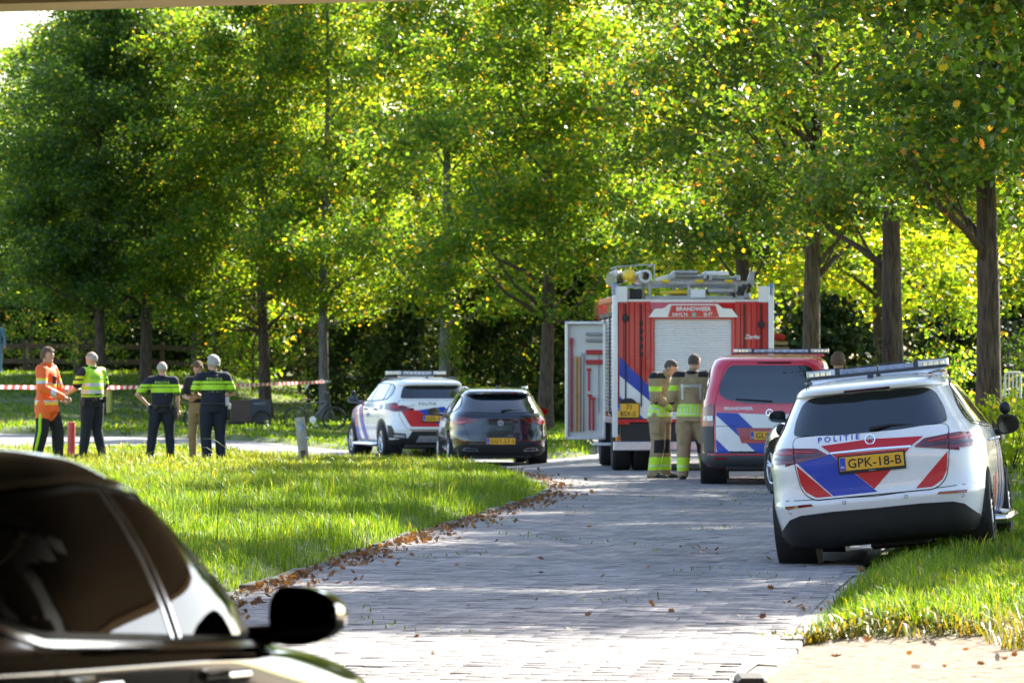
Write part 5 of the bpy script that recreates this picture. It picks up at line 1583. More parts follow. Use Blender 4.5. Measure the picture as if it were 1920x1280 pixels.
# ------------------------------------------------------------------ near dark sedan
def sedan():
    P = pm('deep black paint', (.007, .0065, .006), .12, 0, 1.0, var=0)
    car = empty('sedan', label='blurred black sedan in the foreground at the lower left', cat='car')
    keys = [(0.17, .30, 4.2, .66, 6, 5), (0.21, .12, 4.48, .78, 6, 5), (0.34, .04, 4.62, .835, 6, 4.2), (0.48, .0, 4.69, .855, 5.5, 3.6), (0.58, .01, 4.68, .872, 5.5, 3.4), (0.68, .02, 4.60, .880, 5.2, 3.2), (0.76, .03, 4.45, .886, 5, 3.2),
            (0.82, .045, 4.15, .890, 5, 3.3), (0.865, .05, 3.75, .892, 5, 3.6), (0.89, .07, 3.42, .875, 5, 4), (0.915, .12, 3.22, .848, 5, 4.5), (0.98, .42, 3.12, .83, 5, 5), (1.03, .80, 3.02, .813, 4.8, 5), (1.13, 1.05, 2.84, .775, 4.8, 5), (1.24, 1.30, 2.66, .72, 4.6, 5), (1.35, 1.55, 2.47, .645, 4.4, 4.6),
            (1.403, 1.70, 2.34, .59, 4, 4.2), (1.435, 1.82, 2.24, .53, 3.4, 3.6), (1.455, 1.95, 2.15, .42, 3, 3), (1.465, 2.02, 2.1, .25, 2.5, 2.5)]
    WH = [(.79, 1.02, .325), (-.79, 1.02, .325), (.79, 3.84, .325), (-.79, 3.84, .325)]
    keys = [(z, yr, yf, w, a, b_) for z, yr, yf, w, a, b_ in keys]
    b, sk = body_obj(car, keys, WH, .36, .26, P, N=34, sub=6)
    for x, y, z in WH:
        wheel(car, x, y, z, .325, .215, 5)
    dlo = rounded([(.86, 1.085), (1.02, 1.0), (1.28, .955), (2.2, .925), (3.08, .905), (3.04, .97), (2.86, 1.09), (2.66, 1.21), (2.46, 1.30), (2.2, 1.348), (1.9, 1.355), (1.6, 1.33), (1.3, 1.26), (1.05, 1.17)], .05, 6)
    for ax in 'lr':
        ring = shrink(dlo, -.016); ring = ring + [ring[0]]
        strip(sk, 'chrome_strip', ring, .018, ax, .012, pm('satin chrome', (.62, .60, .58), .22, 1, 0, var=.03), b)
    windows(car, sk, dlo, [(1.42, 1.28), (2.16, 2.06)], off=.007, glass=glassy('sedan glass', (.004, .004, .005), .02, .15))
    for ax in 'lr':
        s = 1 if ax == 'r' else -1
        for dy in (-.028, 0.028):
            strip(sk, 'pillar_strip', [(2.16 + dy, .935), (2.06 + dy, 1.345)], .012, ax, .013, CHROME, b)
        mirror(car, s * .80, 2.95, .985, s, P, (.215, .18, .17))
        strip(sk, 'door_gap', [(1.25, .95), (1.28, .7), (1.42, .5), (1.45, .26)], .006, ax, .003, SEAM, b)
        strip(sk, 'door_gap', [(2.18, .93), (2.2, .26)], .006, ax, .003, SEAM, b)
        strip(sk, 'door_gap', [(3.15, .90), (3.2, .26)], .006, ax, .003, SEAM, b)
        for yy in (1.38, 2.30):
            h = MB(); h.tube([(s * .875, yy, .82), (s * .925, yy + .05, .825), (s * .925, yy + .20, .825), (s * .875, yy + .25, .82)], [.014, .018, .018, .014], 10); h.build('door_handle', CHROME, car)
    sk.patch('windscreen', rounded([(-.70, .96), (.70, .96), (.56, 1.33), (-.56, 1.33)], .05), 'F', .006, GLASS, car)
    sk.patch('rear_window', rounded([(-.66, 1.05), (.66, 1.05), (.54, 1.33), (-.54, 1.33)], .05), 'R', .006, GLASS, car)
    for f in (lambda p: p, mir):
        sk.patch('headlamp', f([(.42, .58), (.74, .63), (.78, .70), (.46, .68)]), 'F', .012, LAMPC, car, skirt=True)
        sk.patch('tail_lamp', f([(.35, .78), (.80, .78), (.82, .86), (.40, .86)]), 'R', .012, LAMPR, car, skirt=True)
    place(car, -2.45, 12.5, -.012, .33, 0, -.026)
sedan()
# ------------------------------------------------------------------ fire engine
def fire_engine():
    car = empty('fire_engine', label='red fire engine with white roller shutter and ladders on its roof', cat='fire engine')
    RED = REDP
    DRED = pm('ribbed red panel', (.50, .012, .014), .3, 0, .7, var=.1, scale=3)
    W, L = 1.235, 7.2
    b = MB()
    b.box((0, 2.55, 1.74), (2 * W - .06, 5.0, 1.82), bev=.03, seg=2)
    body = b.build('body', RED, car)
    ch = MB(); ch.box((0, 3.6, .62), (.9, 7.0, .3), bev=.02); ch.box((0, .35, .68), (2.2, .6, .42), bev=.03); ch.box((0, 2.6, .55), (2.2, 1.6, .5), bev=.03); ch.build('chassis', TRIM, car)
    cab = MB(); cab.prism([(5.15, .55), (5.15, 2.72), (6.6, 2.72), (7.05, 2.35), (7.2, 1.5), (7.2, .55)], 'x', -W, W); cab.build('cab', RED, car)
    for s in (-1, 1):
        g = MB(); g.prism([(5.4, 1.75), (5.4, 2.45), (6.5, 2.45), (6.75, 2.2), (6.9, 1.75)], 'x', s * (W - .01), s * (W + .004)); g.build('cab_window', GLASS, car)
        m = MB(); m.box((s * (W + .22), 6.9, 1.9), (.2, .12, .45), bev=.03); m.tube([(s * W, 6.9, 2.1), (s * (W + .2), 6.9, 2.15)], [.02, .02], 6); m.build('cab_mirror', TRIM, car)
    ws = MB(); ws.prism([(7.07, 2.34), (7.215, 1.5), (7.19, 1.5), (7.04, 2.34)], 'x', -W + .1, W - .1); ws.build('windscreen', GLASS, car)
    # corner posts and side lockers
    for s in (-1, 1):
        p = MB(); p.box((s * (W - .015), .02, 1.72), (.085, .12, 2.36), bev=.02, seg=2); p.build('corner_post', WHITEF, car)
        q = MB(); q.box((s * (W - .12), .05, 2.77), (.17, .16, .25), bev=.015); q.build('corner_lamp', WHITEF, car)
        q = MB(); q.box((s * (W - .01), .06, 2.84), (.09, .20, .20), bev=.02); q.build('beacon', pm('beacon blue', (.10, .20, .48), .15, 0, 1, var=.3, scale=20), car)
        for i, (y0, y1) in enumerate(((.25, 1.55), (1.75, 3.15), (3.35, 4.85))):
            sh = MB()
            nsl = 26
            for k in range(nsl):
                z = .92 + k * (1.50 / nsl)
                sh.prism([(s * (W - .032), z), (s * (W - .02), z + .012), (s * (W - .02), z + .045), (s * (W - .032), z + .055)], 'y', y0, y1)
            sh.build('side_shutter', ALU, car)
            fr = MB()
            for yy in (y0 - .03, y1 + .03):
                fr.box((s * (W - .018), yy, 1.69), (.03, .05, 1.6))
            fr.box((s * (W - .018), (y0 + y1) / 2, 2.47), (.03, y1 - y0 + .1, .06)); fr.build('shutter_frame', TRIM, car)
        st = MB(); st.box((s * (W - .01), 2.4, .80), (.05, 4.4, .10), bev=.01); st.build('skirt', RED, car)
        ra = MB(); ra.box((s * (W - .02), 2.5, 2.70), (.07, 5.0, .10), bev=.02); ra.build('roof_rail', ORANGEF if s < 0 else RED, car)
        flk = MB(); flk.box((s * (W + .14), .9, .42), (.30, .16, .05), bev=.012); flk.build('folding_step', ALU, car)
        rl = MB(); rl.box((s * (W - .10), .62, .52), (.10, .08, .12), bev=.02); rl.build('marker_lamp', LAMPO, car)
    # ribbed rear panels
    for s in (-1, 1):
        r = MB()
        for k in range(6):
            x0 = s * (.66 + k * .085)
            r.box((x0 + s * .042, .035, 1.77), (.0835, .03, 1.78), bev=.008)
        r.build('rear_panel', DRED, car)
    # roller shutter, slat by slat
    sr = MB(); sr.box((0, .055, 1.59), (1.24, .03, 1.62)); shut = sr.build('roller_shutter', GREYPL, car)
    slm = MB()
    slm.prism([(.030, 0), (.018, .008), (.016, .026), (.030, .036)], 'x', -.60, .60); sl = slm.mesh('slat'); sl.materials.append(pm('shutter white', (.80, .82, .84), .35, 0, .2, var=.06, scale=3))
    for k in range(41):
        o = bpy.data.objects.new('slat', sl); COL.objects.link(o); o.parent = shut; o.location = (0, 0, .82 + k * .0385)
    fr = MB()
    for s in (-1, 1):
        fr.box((s * .635, .02, 1.60), (.055, .06, 1.64), bev=.01)
    fr.box((0, .02, 2.405), (1.33, .06, .05), bev=.01); fr.box((0, .03, .80), (1.33, .06, .05), bev=.01)
    fr.build('shutter_frame', REDP, car)
    # name board over the shutter
    hd = MB(); hd.prism([(-.70, 2.415), (.70, 2.415), (.60, 2.545), (.46, 2.555), (.38, 2.62), (-.38, 2.62), (-.46, 2.555), (-.60, 2.545)], 'y', -.075, .02); hb = hd.build('name_board', WHITE, car)
    pn = MB(); pn.prism([(-.40, 2.42), (.40, 2.42), (.345, 2.60), (-.345, 2.60)], 'y', -.082, -.07); pn.build('name_panel', REDP, hb)
    flat_text('brigade_lettering', 'BRANDWEER', rear_m(0, -.084, 2.545), .062, WHITEF, hb, bold=.03, sx=1.05)
    flat_text('town_lettering', 'DRYLTS', rear_m(-.21, -.084, 2.455), .050, WHITEF, hb, bold=.02)
    flat_text('town_lettering', 'IJLST', rear_m(.23, -.084, 2.455), .050, WHITEF, hb, bold=.02)
    em = MB(); em.lathe([(.001, -.085), (.034, -.085), (.038, -.08)], c=(.01, 0, 2.455), axis='y', n=20); em.build('badge', pm('badge', (.25, .4, .35), .3, .3, .2, var=.4, scale=40), hb)
    flat_text('maker_script', 'Ziegler', rear_m(.93, .012, 2.10), .07, WHITEF, car, bold=.02, shear=.3, sx=.9)
    # stripes on the left rear panel
    fz = lambda q: [((x - 737) / 341, 1.62 - (y - 597) / 341) for x, y in q]
    for nm, mt, q in (('blue_stripe', BLUEF, [(345, 535), (510, 700), (510, 775), (345, 637)]), ('white_stripe', WHITEF, [(345, 637), (510, 775), (510, 865), (475, 865), (345, 747)]), ('blue_stripe', BLUEF, [(345, 747), (475, 865), (345, 865)])):
        for f in (lambda p: p, mir):
            k = MB(); k.prism(f(fz(q)), 'y', .010, .019); k.build(nm, mt, car)
    # cables, knobs, grab rails
    for x in (-1.055, -.81, .80, 1.06):
        c = MB(); c.tube([(x, .0, 2.62), (x, -.01, 1.8), (x, .0, 1.02)], [.011] * 3, 6); c.build('grab_rail', TRIM, car)
    for x, z in ((-1.055, 2.40), (1.065, 2.30)):
        k = MB(); k.lathe([(.001, -.055), (.05, -.05), (.058, -.02), (.05, .01)], c=(x, 0, z), axis='y', n=16); k.tube([(x, 0, z + .04), (x, 0, z + .09)], [.02, .012], 8); k.build('hose_coupling', TRIM, car)
    for k in range(5):
        t = MB(); t.box((-.81, -.015, 2.32 - k * .12), (.05, .03, .07), bev=.01); t.build('rung_pad', TRIM, car)
    # lower rear
    lw = MB(); lw.box((0, .12, .62), (2 * W - .2, .2, .32), bev=.02); lw.build('rear_underpanel', TRIM, car)
    bp = MB(); bp.box((-.90, -.01, .405), (.70, .16, .14), bev=.012); bp.box((.90, -.01, .405), (.70, .16, .14), bev=.012); bp.box((0, .02, .405), (1.12, .10, .14), bev=.012); bp.build('rear_bumper', ALU, car)
    bd = MB(); bd.box((0, .005, .80), (2 * W - .1, .03, .045)); bd.build('red_border', REDF, car)
    for s in (-1, 1):
        l = MB(); l.box((s * 1.09, -.0, .765), (.20, .04, .05), bev=.008); l.build('tail_lamp', LAMPB, car)
    plate(car, -1.02, -.018, .96, 0, '', .34, .215, two=('71', 'BSX-5'))
    pb = MB(); pb.prism([(-1.16, 1.08), (-.88, 1.08), (-.93, 1.13), (-.97, 1.15), (-1.07, 1.15), (-1.11, 1.13)], 'y', -.03, .01); pb.build('plate_lamp', TRIM, car)
    # wheels: twin at the rear
    for s in (-1, 1):
        wheel(car, s * 1.07, 1.15, .50, .50, .30, 8, GREYPL, .55)
        wheel(car, s * .76, 1.15, .50, .50, .28, 8, GREYPL, .55)
        wheel(car, s * 1.05, 5.45, .50, .50, .32, 8, GREYPL, .55)
    # roof gear
    GEARG = pm('ladder grey', (.34, .36, .38), .4, .7, var=.2, scale=8)
    rf = MB(); rf.box((0, 2.55, 2.67), (2.3, 4.9, .05)); rf.build('roof_deck', ALU, car)
    def ladder(x0, x1, z, y0, y1, name='ladder', rungs=14):
        m = MB()
        for x in (x0, x1):
            m.box((x, (y0 + y1) / 2, z), (.05, y1 - y0, .09), bev=.01)
        for k in range(rungs):
            y = y0 + .15 + (y1 - y0 - .3) * k / (rungs - 1)
            m.cyl((x0, y, z), (x1, y, z), .016, n=8)
        return m.build(name, GEARG, car)
    ladder(-.30, .20, 3.06, .1, 4.6); ladder(.28, .72, 3.03, .1, 4.4)
    gan = MB()
    for y in (.35, 2.2, 4.0):
        gan.box((.05, y, 2.96), (1.75, .06, .05)); gan.box((.05, y, 2.73), (1.55, .06, .05))
        for x in (-.66, -.05, .70):
            gan.box((x, y, 2.85), (.04, .05, .24))
    gan.build('ladder_gantry', GEARG, car)
    for x in (-.95, -.42, .12, .58):
        m = MB(); m.box((x, .30, 2.985), (.14, .05, .05), bev=.01); m.build('yellow_buffer', pm('yellow plastic', (.75, .55, .03), .45), car)
    m = MB(); m.tube([(-.98, .15, 3.08), (-.98, .20, 3.08), (-.98, 1.2, 3.08)], [.05, .095, .095], 18); m.build('yellow_cylinder', pm('yellow drum', (.80, .55, .02), .3, 0, .4), car)
    m = MB(); m.lathe([(.065, .12), (.105, .12), (.105, 2.2), (.065, 2.2)], c=(-.74, 0, 3.06), axis='y', n=22, closed=True); m.build('suction_pipe', pm('pipe grey', (.55, .58, .62), .4, 0, .2), car)
    m = MB(); m.tube([(-1.25, .9, 3.02), (-1.15, 1.0, 3.05), (-1.1, 3.0, 3.05)], [.10, .13, .13], 14); m.build('hose_tube', GEARG, car)
    cg = MB()
    for a, c_ in (((-1.2, .1, 3.2), (-.6, .1, 3.24)), ((-1.2, .1, 2.95), (-1.2, .1, 3.2)), ((-.6, .1, 2.95), (-.6, .1, 3.24)), ((-1.2, .1, 3.2), (-1.2, 1.6, 3.2)), ((-.6, .1, 3.24), (-.6, 1.6, 3.24))):
        cg.cyl(a, c_, .011, n=8)
    cg.build('roof_rack', GEARG, car)
    m = MB(); m.box((-.02, 1.2, 2.80), (.62, 1.2, .05), bev=.02); m.tube([(-.5, .4, 2.80), (-.2, .38, 2.815), (.1, .4, 2.80)], [.02, .03, .02], 8); m.build('yellow_hose', MATS['yellow plastic'], car)
    for x0, x1, z0, z1, mt, nm in ((-.28, .10, 3.10, 3.15, GEARG, 'roof_box'), (.22, .58, 3.07, 3.14, WHITEF, 'roof_box'), (-.02, .22, 2.72, 2.86, WHITEF, 'pump_case'), (.26, .68, 2.80, 2.88, GEARG, 'tube_bundle'), (-.98, -.78, 2.70, 2.86, TRIM, 'tool_bag')):
        m = MB(); m.box(((x0 + x1) / 2, .75, (z0 + z1) / 2), (x1 - x0, .9, z1 - z0), bev=.015); m.build(nm, mt, car)
    m = MB(); m.prism([(.86, 2.92), (.98, 2.92), (1.0, 3.16), (.92, 3.12)], 'y', .4, .55); m.tube([(.86, .45, 2.72), (.86, .45, 2.80)], [.08, .08], 12); m.cyl((.80, .5, 2.7), (.95, .5, 3.1), .02); m.build('floodlight', GEARG, car)
    m = MB()
    for k in range(5):
        m.box((.66 + .06 * k, .9, 2.76 + .04 * k), (.04, 1.3, .05))
    m.build('plank_stack', TRIM, car)
    # open tool locker on the left
    lk = MB(); dx0, dx1, dy = -1.86, -1.25, 2.95
    lk.box(((dx0 + dx1) / 2, dy, 1.42), (dx1 - dx0, .04, 1.84)); lw_ = lk.build('locker_door', pm('locker white', (.66, .65, .62), .5, var=.06), car)
    f = MB()
    for x in (dx0, dx1):
        f.box((x, dy - .05, 1.42), (.05, .12, 1.9), bev=.01)
    for z in (.49, 2.35):
        f.box(((dx0 + dx1) / 2, dy - .05, z), (dx1 - dx0 + .05, .12, .05), bev=.01)
    f.build('door_frame', ALU, lw_)
    WOOD = pm('tool wood', (.50, .28, .11), .6, var=.2, scale=10); RT = pm('red tool', (.45, .02, .02), .4); GT = pm('grey tool', (.30, .31, .33), .4, .6)
    for x, mt, z0, z1, r in ((-1.78, RT, .6, 2.05, .018), (-1.71, WOOD, .6, 1.75, .02), (-1.655, WOOD, .6, 1.75, .02), (-1.60, GT, .6, 1.8, .018)):
        m = MB(); m.cyl((x, dy - .06, z0), (x, dy - .06, z1), r, n=8); m.box((x, dy - .06, z1), (.05, .03, .12), bev=.008); m.build('hand_tool', mt, lw_)
    for z, mt in ((2.17, GT), (2.07, GT), (1.88, RT), (1.72, RT)):
        m = MB(); m.box((-1.40, dy - .06, z), (.30, .06, .045 if mt is GT else .07), bev=.01); m.build('tool_bracket', mt, lw_)
    for x, z0, z1 in ((-1.50, 1.25, 1.62), (-1.49, .62, 1.2), (-1.43, .62, 1.15)):
        m = MB(); m.cyl((x, dy - .06, z0), (x, dy - .06, z1), .017, n=8); m.box((x, dy - .06, z1 - .02), (.07, .03, .04), bev=.005); m.build('crowbar', RT, lw_)
    m = MB(); m.cyl((-1.34, dy - .06, .9), (-1.34, dy - .06, 1.9), .010, n=6); m.build('probe', GT, lw_)
    # pulled-out tray on the right
    tr = MB(); tr.box((1.45, 2.2, 1.93), (.40, 1.0, .05), bev=.01); tr.box((1.45, 2.2, 2.02), (.36, .9, .05)); tr.build('pull_out_tray', pm('tray wood', (.32, .24, .13), .6), car)
    m = MB(); m.tube([(1.32, 1.8, 2.1), (1.45, 1.8, 2.13), (1.58, 1.8, 2.1)], [.05, .06, .05], 10); m.build('folded_hose', RT, car)
    place(car, 2.83, 80, 0, -.03)
fire_engine()
# ------------------------------------------------------------------ people
SKIN = pm('skin', (.52, .30, .21), .55, var=.10, scale=20)
SKIN2 = pm('skin tanned', (.46, .25, .17), .55, var=.10, scale=20)
NAVY = pm('navy uniform', (.010, .013, .026), .85, var=.3, scale=14, bump=.3, bscale=30)
LIME = pm('lime hi-vis', (.42, .72, .02), .6, var=.12, scale=12, bump=.2, bscale=30)
SILVER = pm('reflective band', (.52, .54, .55), .35, .2, var=.15, scale=20)
ORANGEJ = pm('orange hi-vis', (.85, .13, .015), .65, var=.14, scale=9, bump=.3, bscale=24)
YELB = pm('yellow band', (.75, .62, .05), .55, var=.1)
BUNK = pm('bunker tan', (.29, .225, .125), .9, var=.25, scale=9, bump=.5, bscale=22)
KHAKI = pm('khaki trousers', (.26, .19, .11), .9, var=.2, scale=9, bump=.4, bscale=22)
BLK = pm('black cloth', (.014, .014, .016), .9, var=.3, scale=14, bump=.3, bscale=30)
BOOT = pm('boot leather', (.012, .012, .012), .5, var=.3, scale=16)
LBLUE = pm('light blue cloth', (.16, .28, .38), .9, var=.15)
HAIRG = pm('grey hair', (.42, .40, .37), .8, var=.35, scale=60, bump=.8, bscale=120)
HAIRB = pm('brown hair', (.13, .075, .04), .8, var=.35, scale=60, bump=.8, bscale=120)
HAIRD = pm('dark hair', (.09, .07, .06), .8, var=.35, scale=60, bump=.8, bscale=120)
GEARM = pm('duty gear', (.012, .012, .013), .55, var=.3, scale=20)

def seg_d(P, a, b, ra, rb):
    a, b = np.array(a), np.array(b)
    d = b - a
    t = np.clip(((P - a) @ d) / max(d @ d, 1e-9), 0, 1)
    return np.linalg.norm(P - a - t[:, None] * d, axis=1) - (ra + (rb - ra) * t)

def person(label, loc, rz, height, J, mats, paint=None, hair=None, bulky=0.0, extras=None, cat='person', group=None, head=(0, 0, 0), skin=None, coat=None, belly=0.0, wide=1.0):
    """J: joint overrides in a 1.80 m figure facing +y; mats: dict part->material index; paint: f(points, idx)->idx"""
    skin = skin or SKIN
    j = {'hip': {-1: (-.095, 0, .93), 1: (.095, 0, .93)}, 'knee': {-1: (-.11, .02, .50), 1: (.11, .02, .50)}, 'ankle': {-1: (-.12, -.02, .09), 1: (.12, -.02, .09)}, 'toe': {},
         'sho': {-1: (-.185, 0, 1.455), 1: (.185, 0, 1.455)}, 'elb': {-1: (-.25, -.02, 1.17), 1: (.25, -.02, 1.17)}, 'wri': {-1: (-.26, .06, .92), 1: (.26, .06, .92)}, 'neck': (0, 0, 1.50), 'hc': (0, .02, 1.68)}
    for k, v in J.items():
        if isinstance(v, dict): j[k] = {**j[k], **v}
        else: j[k] = v
    bk = bulky
    mb = MB(); segs = []
    def limb(pts, rs, mi, n=14):
        # sample extra rings for smooth joints
        mb.tube(pts, rs, n)
        for k in range(len(pts) - 1):
            segs.append((pts[k], pts[k + 1], rs[k], rs[k + 1], mi))
        for p, r in list(zip(pts, rs)):
            mb.sphere(p, r, 12)
    M_ = mats
    for s in (-1, 1):
        h, k, a = j['hip'][s], j['knee'][s], j['ankle'][s]
        limb([h, tuple(Vector(h).lerp(Vector(k), .5)), k], [.098 + bk, .088 + bk, .068 + bk], M_['leg'])
        limb([k, tuple(Vector(k).lerp(Vector(a), .35)), a], [.068 + bk, .066 + bk, .052 + bk * .9], M_['leg'])
        t = Vector(j['toe'].get(s, (a[0] + s * .03, a[1] + .20, .045)))
        heel = Vector((a[0], a[1] - .045, .05)); tv = t
        mb.sphere(heel, (.045, .05, .05), 12); mb.tube([heel, tuple(Vector(a) * .5 + tv * .5 * 1.0 - Vector((0, 0, .0)))[:2] + (.055,), (tv.x, tv.y, .04)], [.047, .052, .032], 12, flat=.85); mb.sphere((tv.x, tv.y, .04), (.04, .045, .034), 12)
        mb.tube([a, (a[0], a[1] - .01, .05)], [.052, .05], 10)
        segs.append(((heel.x, heel.y, .04), (tv.x, tv.y, .04), .05, .04, M_['boot'])); segs.append((a, (a[0], a[1], .04), .05, .05, M_['boot']))
        sh, e, w = j['sho'][s], j['elb'][s], j['wri'][s]
        se = mats.get('sleeve_end', 0.6)
        if se <= 1:
            m = tuple(Vector(sh).lerp(Vector(e), se))
            limb([sh, m], [.070 + bk, .062 + bk], M_['arm']); limb([m, e], [.046, .042], M_['fore']); limb([e, w], [.043, .029], M_['fore'])
        else:
            m = tuple(Vector(sh).lerp(Vector(e), .5))
            limb([sh, m, e], [.070 + bk, .060 + bk, .052 + bk], M_['arm']); limb([e, w], [.050 + bk, .040 + bk * .7], M_['arm'])
        nk = Vector(j['neck'])
        limb([tuple(nk.lerp(Vector(sh), .25) - Vector((0, 0, .02))), sh], [.062 + bk * .5, .068 + bk], M_['arm'] if 'yoke' not in M_ else M_['yoke'])
    # torso: stacked ellipses between hips and neck
    nk = Vector(j['neck']); hp = (Vector(j['hip'][1]) + Vector(j['hip'][-1])) / 2
    rings = [(-.06, .160, .118, M_.get('seat', M_['leg'])), (0.02, .168, .125, M_.get('seat', M_['leg'])), (.14, .152 + belly * .5, .112 + belly, M_['torso']), (.26, .155 + belly * .4, .112 + belly * .8, M_['torso']), (.38, .172, .118, M_['torso']), (.47, .182, .112, M_['torso']), (.525, .150, .092, M_['torso']), (.56, .085, .072, M_['torso'])]
    L_ = (nk - hp).length / .57
    ax = (nk - hp).normalized()
    vs = []; n = 24
    sv = (Vector(j['sho'][1]) - Vector(j['sho'][-1])); sv.normalize(); fw = ax.cross(sv) * -1
    for (t, hw, hd, mi) in rings:
        c = hp + ax * t * L_
        wgt = min(1, max(0, t / .5)); side = Vector((1, 0, 0)).lerp(sv, wgt).normalized(); fr = side.cross(ax) * -1
        vs.append([mb.bm.verts.new(c + side * (hw + bk) * math.cos(2 * math.pi * k / n) + fr * (hd + bk) * math.sin(2 * math.pi * k / n)) for k in range(n)])
    for i in range(len(vs) - 1):
        for k in range(n):
            mb.bm.faces.new((vs[i][k], vs[i][(k + 1) % n], vs[i + 1][(k + 1) % n], vs[i + 1][k]))
    mb.bm.faces.new(vs[0][::-1]); mb.bm.faces.new(vs[-1])
    for i in range(len(rings) - 1):
        for dx in (-.07, 0, .07):
            a = hp + ax * rings[i][0] * L_ + sv * dx; b = hp + ax * rings[i + 1][0] * L_ + sv * dx
            segs.append((tuple(a), tuple(b), rings[i][2] + bk, rings[i + 1][2] + bk, rings[i][3]))
    if coat:      # jacket skirt hanging below the hips
        c0 = hp + ax * .10; c1 = hp + Vector((0, 0, coat))
        mb.tube([c0, c1], [.178 + bk, .192 + bk], 24, flat=.78)
        for dx in (-.09, 0, .09):
            segs.append((tuple(c0 + sv * dx), tuple(c1 + sv * dx), .15, .16, M_['torso']))
    # neck and head
    hc = Vector(j['hc'])
    limb([tuple(nk), tuple(nk.lerp(hc, .6))], [.064, .058], M_['skin'])
    HM = Euler(head).to_matrix().to_4x4()
    def hp_(v): return hc + (HM @ Vector(v))
    mb.sphere(hc, (.076, .097, .108), 20, M=HM); mb.sphere(hp_((0, .03, -.06)), (.058, .062, .062), 14, M=HM)
    mb.sphere(hp_((0, .105, -.015)), (.014, .020, .022), 8, M=HM)
    mb.sphere(hp_((0, .080, .028)), (.052, .022, .014), 10, M=HM); mb.sphere(hp_((0, .082, -.095)), (.028, .022, .02), 8, M=HM)
    for s in (-1, 1):
        mb.sphere(hp_((s * .078, -.005, -.005)), (.012, .022, .032), 8, M=HM)
    segs.append((tuple(hp_((0, .02, -.06))), tuple(hp_((0, 0, .04))), .07, .095, M_['skin']))
    src = mb.mesh('person_src')
    tmp = bpy.data.objects.new('tmp', src); COL.objects.link(tmp)
    md = tmp.modifiers.new('r', 'REMESH'); md.mode = 'VOXEL'; md.voxel_size = .0145; md.use_smooth_shade = True
    sm = tmp.modifiers.new('s', 'SMOOTH'); sm.factor = .5; sm.iterations = 3
    dg = bpy.context.evaluated_depsgraph_get()
    me = bpy.data.meshes.new_from_object(tmp.evaluated_get(dg))
    bpy.data.objects.remove(tmp)
    # hands: palm, four unequal bent fingers, thumb from the side of the palm
    hb = MB()
    for s in (-1, 1):
        e, w = Vector(j['elb'][s]), Vector(j['wri'][s])
        d = (w - e).normalized()
        ref = Vector(j.get('palm', {}).get(s, (-s, 0, 0)))
        nrm = (ref - d * ref.dot(d)); nrm = nrm.normalized() if nrm.length > .05 else d.orthogonal().normalized()
        sd_ = d.cross(nrm) * (1 if s > 0 else -1)
        c = w + d * .05
        hb.tube([w - d * .02, w + d * .03, w + d * .085], [.027, .034, .036], 10, flat=1.0)
        hb.sphere(c, (.03, .03, .03), 10)
        for i, ln in enumerate((.068, .078, .072, .055)):
            b0 = w + d * .08 + sd_ * (i - 1.5) * .019
            b1 = b0 + d * ln * .45 + nrm * .012; b2 = b1 + d * ln * .25 + nrm * ln * .28; b3 = b2 + nrm * ln * .25 + d * ln * .02
            hb.tube([b0, b1, b2, b3], [.0095, .009, .008, .006], 6)
        t0 = w + d * .03 - sd_ * .03; t1 = t0 - sd_ * .02 + d * .03 + nrm * .012; t2 = t1 + d * .03 + nrm * .012
        hb.tube([t0, t1, t2], [.012, .0105, .007], 6)
    hm = hb.mesh('hands')
    bm = bmesh.new(); bm.from_mesh(me); nb = len(bm.faces); bm.from_mesh(hm)
    bm.to_mesh(me); bm.free(); bpy.data.meshes.remove(hm)
    npoly = len(me.polygons)
    C = np.zeros(npoly * 3); me.polygons.foreach_get('center', C); C = C.reshape(-1, 3)
    D = np.stack([seg_d(C, a, b, ra, rb) for a, b, ra, rb, m in segs], 1)
    mi = np.array([m for *_, m in segs])[D.argmin(1)]
    if paint:
        mi = paint(C, mi)
    mi[nb:] = M_.get('hand', M_['skin'])
    me.materials.clear()
    for m in mats['slots']:
        me.materials.append(m)
    me.polygons.foreach_set('material_index', mi.astype(np.int32))
    me.polygons.foreach_set('use_smooth', np.ones(npoly, dtype=bool))
    root = empty('person', loc, rz, label, cat, group)
    k = height / 1.80
    root.scale = (k * wide, k * wide, k)
    body = link('body', me, None, root)
    # eyes and mouth
    for s in (-1, 1):
        m = MB(); m.sphere(hp_((s * .031, .090, .008)), (.012, .007, .007), 8, M=HM); m.build('eye', HAIRD, root)
    m = MB(); m.sphere(hp_((0, .092, -.058)), (.024, .006, .005), 8, M=HM); m.build('mouth', pm('lips', (.33, .13, .11), .5), root)
    if hair:
        hm_, style = hair
        h = bmesh.new()
        bmesh.ops.create_uvsphere(h, u_segments=28, v_segments=18, radius=1)
        kill = [v for v in h.verts if (v.co.y > .30 and v.co.z < .45) or (v.co.z < -.42) or (style == 'rim' and v.co.z > .62) or (style == 'rim' and v.co.y > .1)]
        bmesh.ops.delete(h, geom=kill, context='VERTS')
        th = .006 if style in ('buzz', 'rim') else .02
        rr = random.Random(len(label))
        for v in h.verts:
            g = th * (rr.uniform(.6, 1.5) if style == 'full' else rr.uniform(.9, 1.1))
            up = .012 if style == 'full' and v.co.z > .4 else 0
            v.co = hp_((v.co.x * (.076 + g), v.co.y * (.097 + g) - .004, v.co.z * (.108 + g) + up))
        me2 = bpy.data.meshes.new('hair'); h.to_mesh(me2); h.free()
        link('hair', me2, hm_, root, 180)
    sk = None
    if extras:
        bm = bmesh.new(); bm.from_mesh(me); sk = Skin(bm); bm.free()
        extras(root, sk, j, hp_)
    return root

G_OFF = 'people standing in front of the barrier tape'
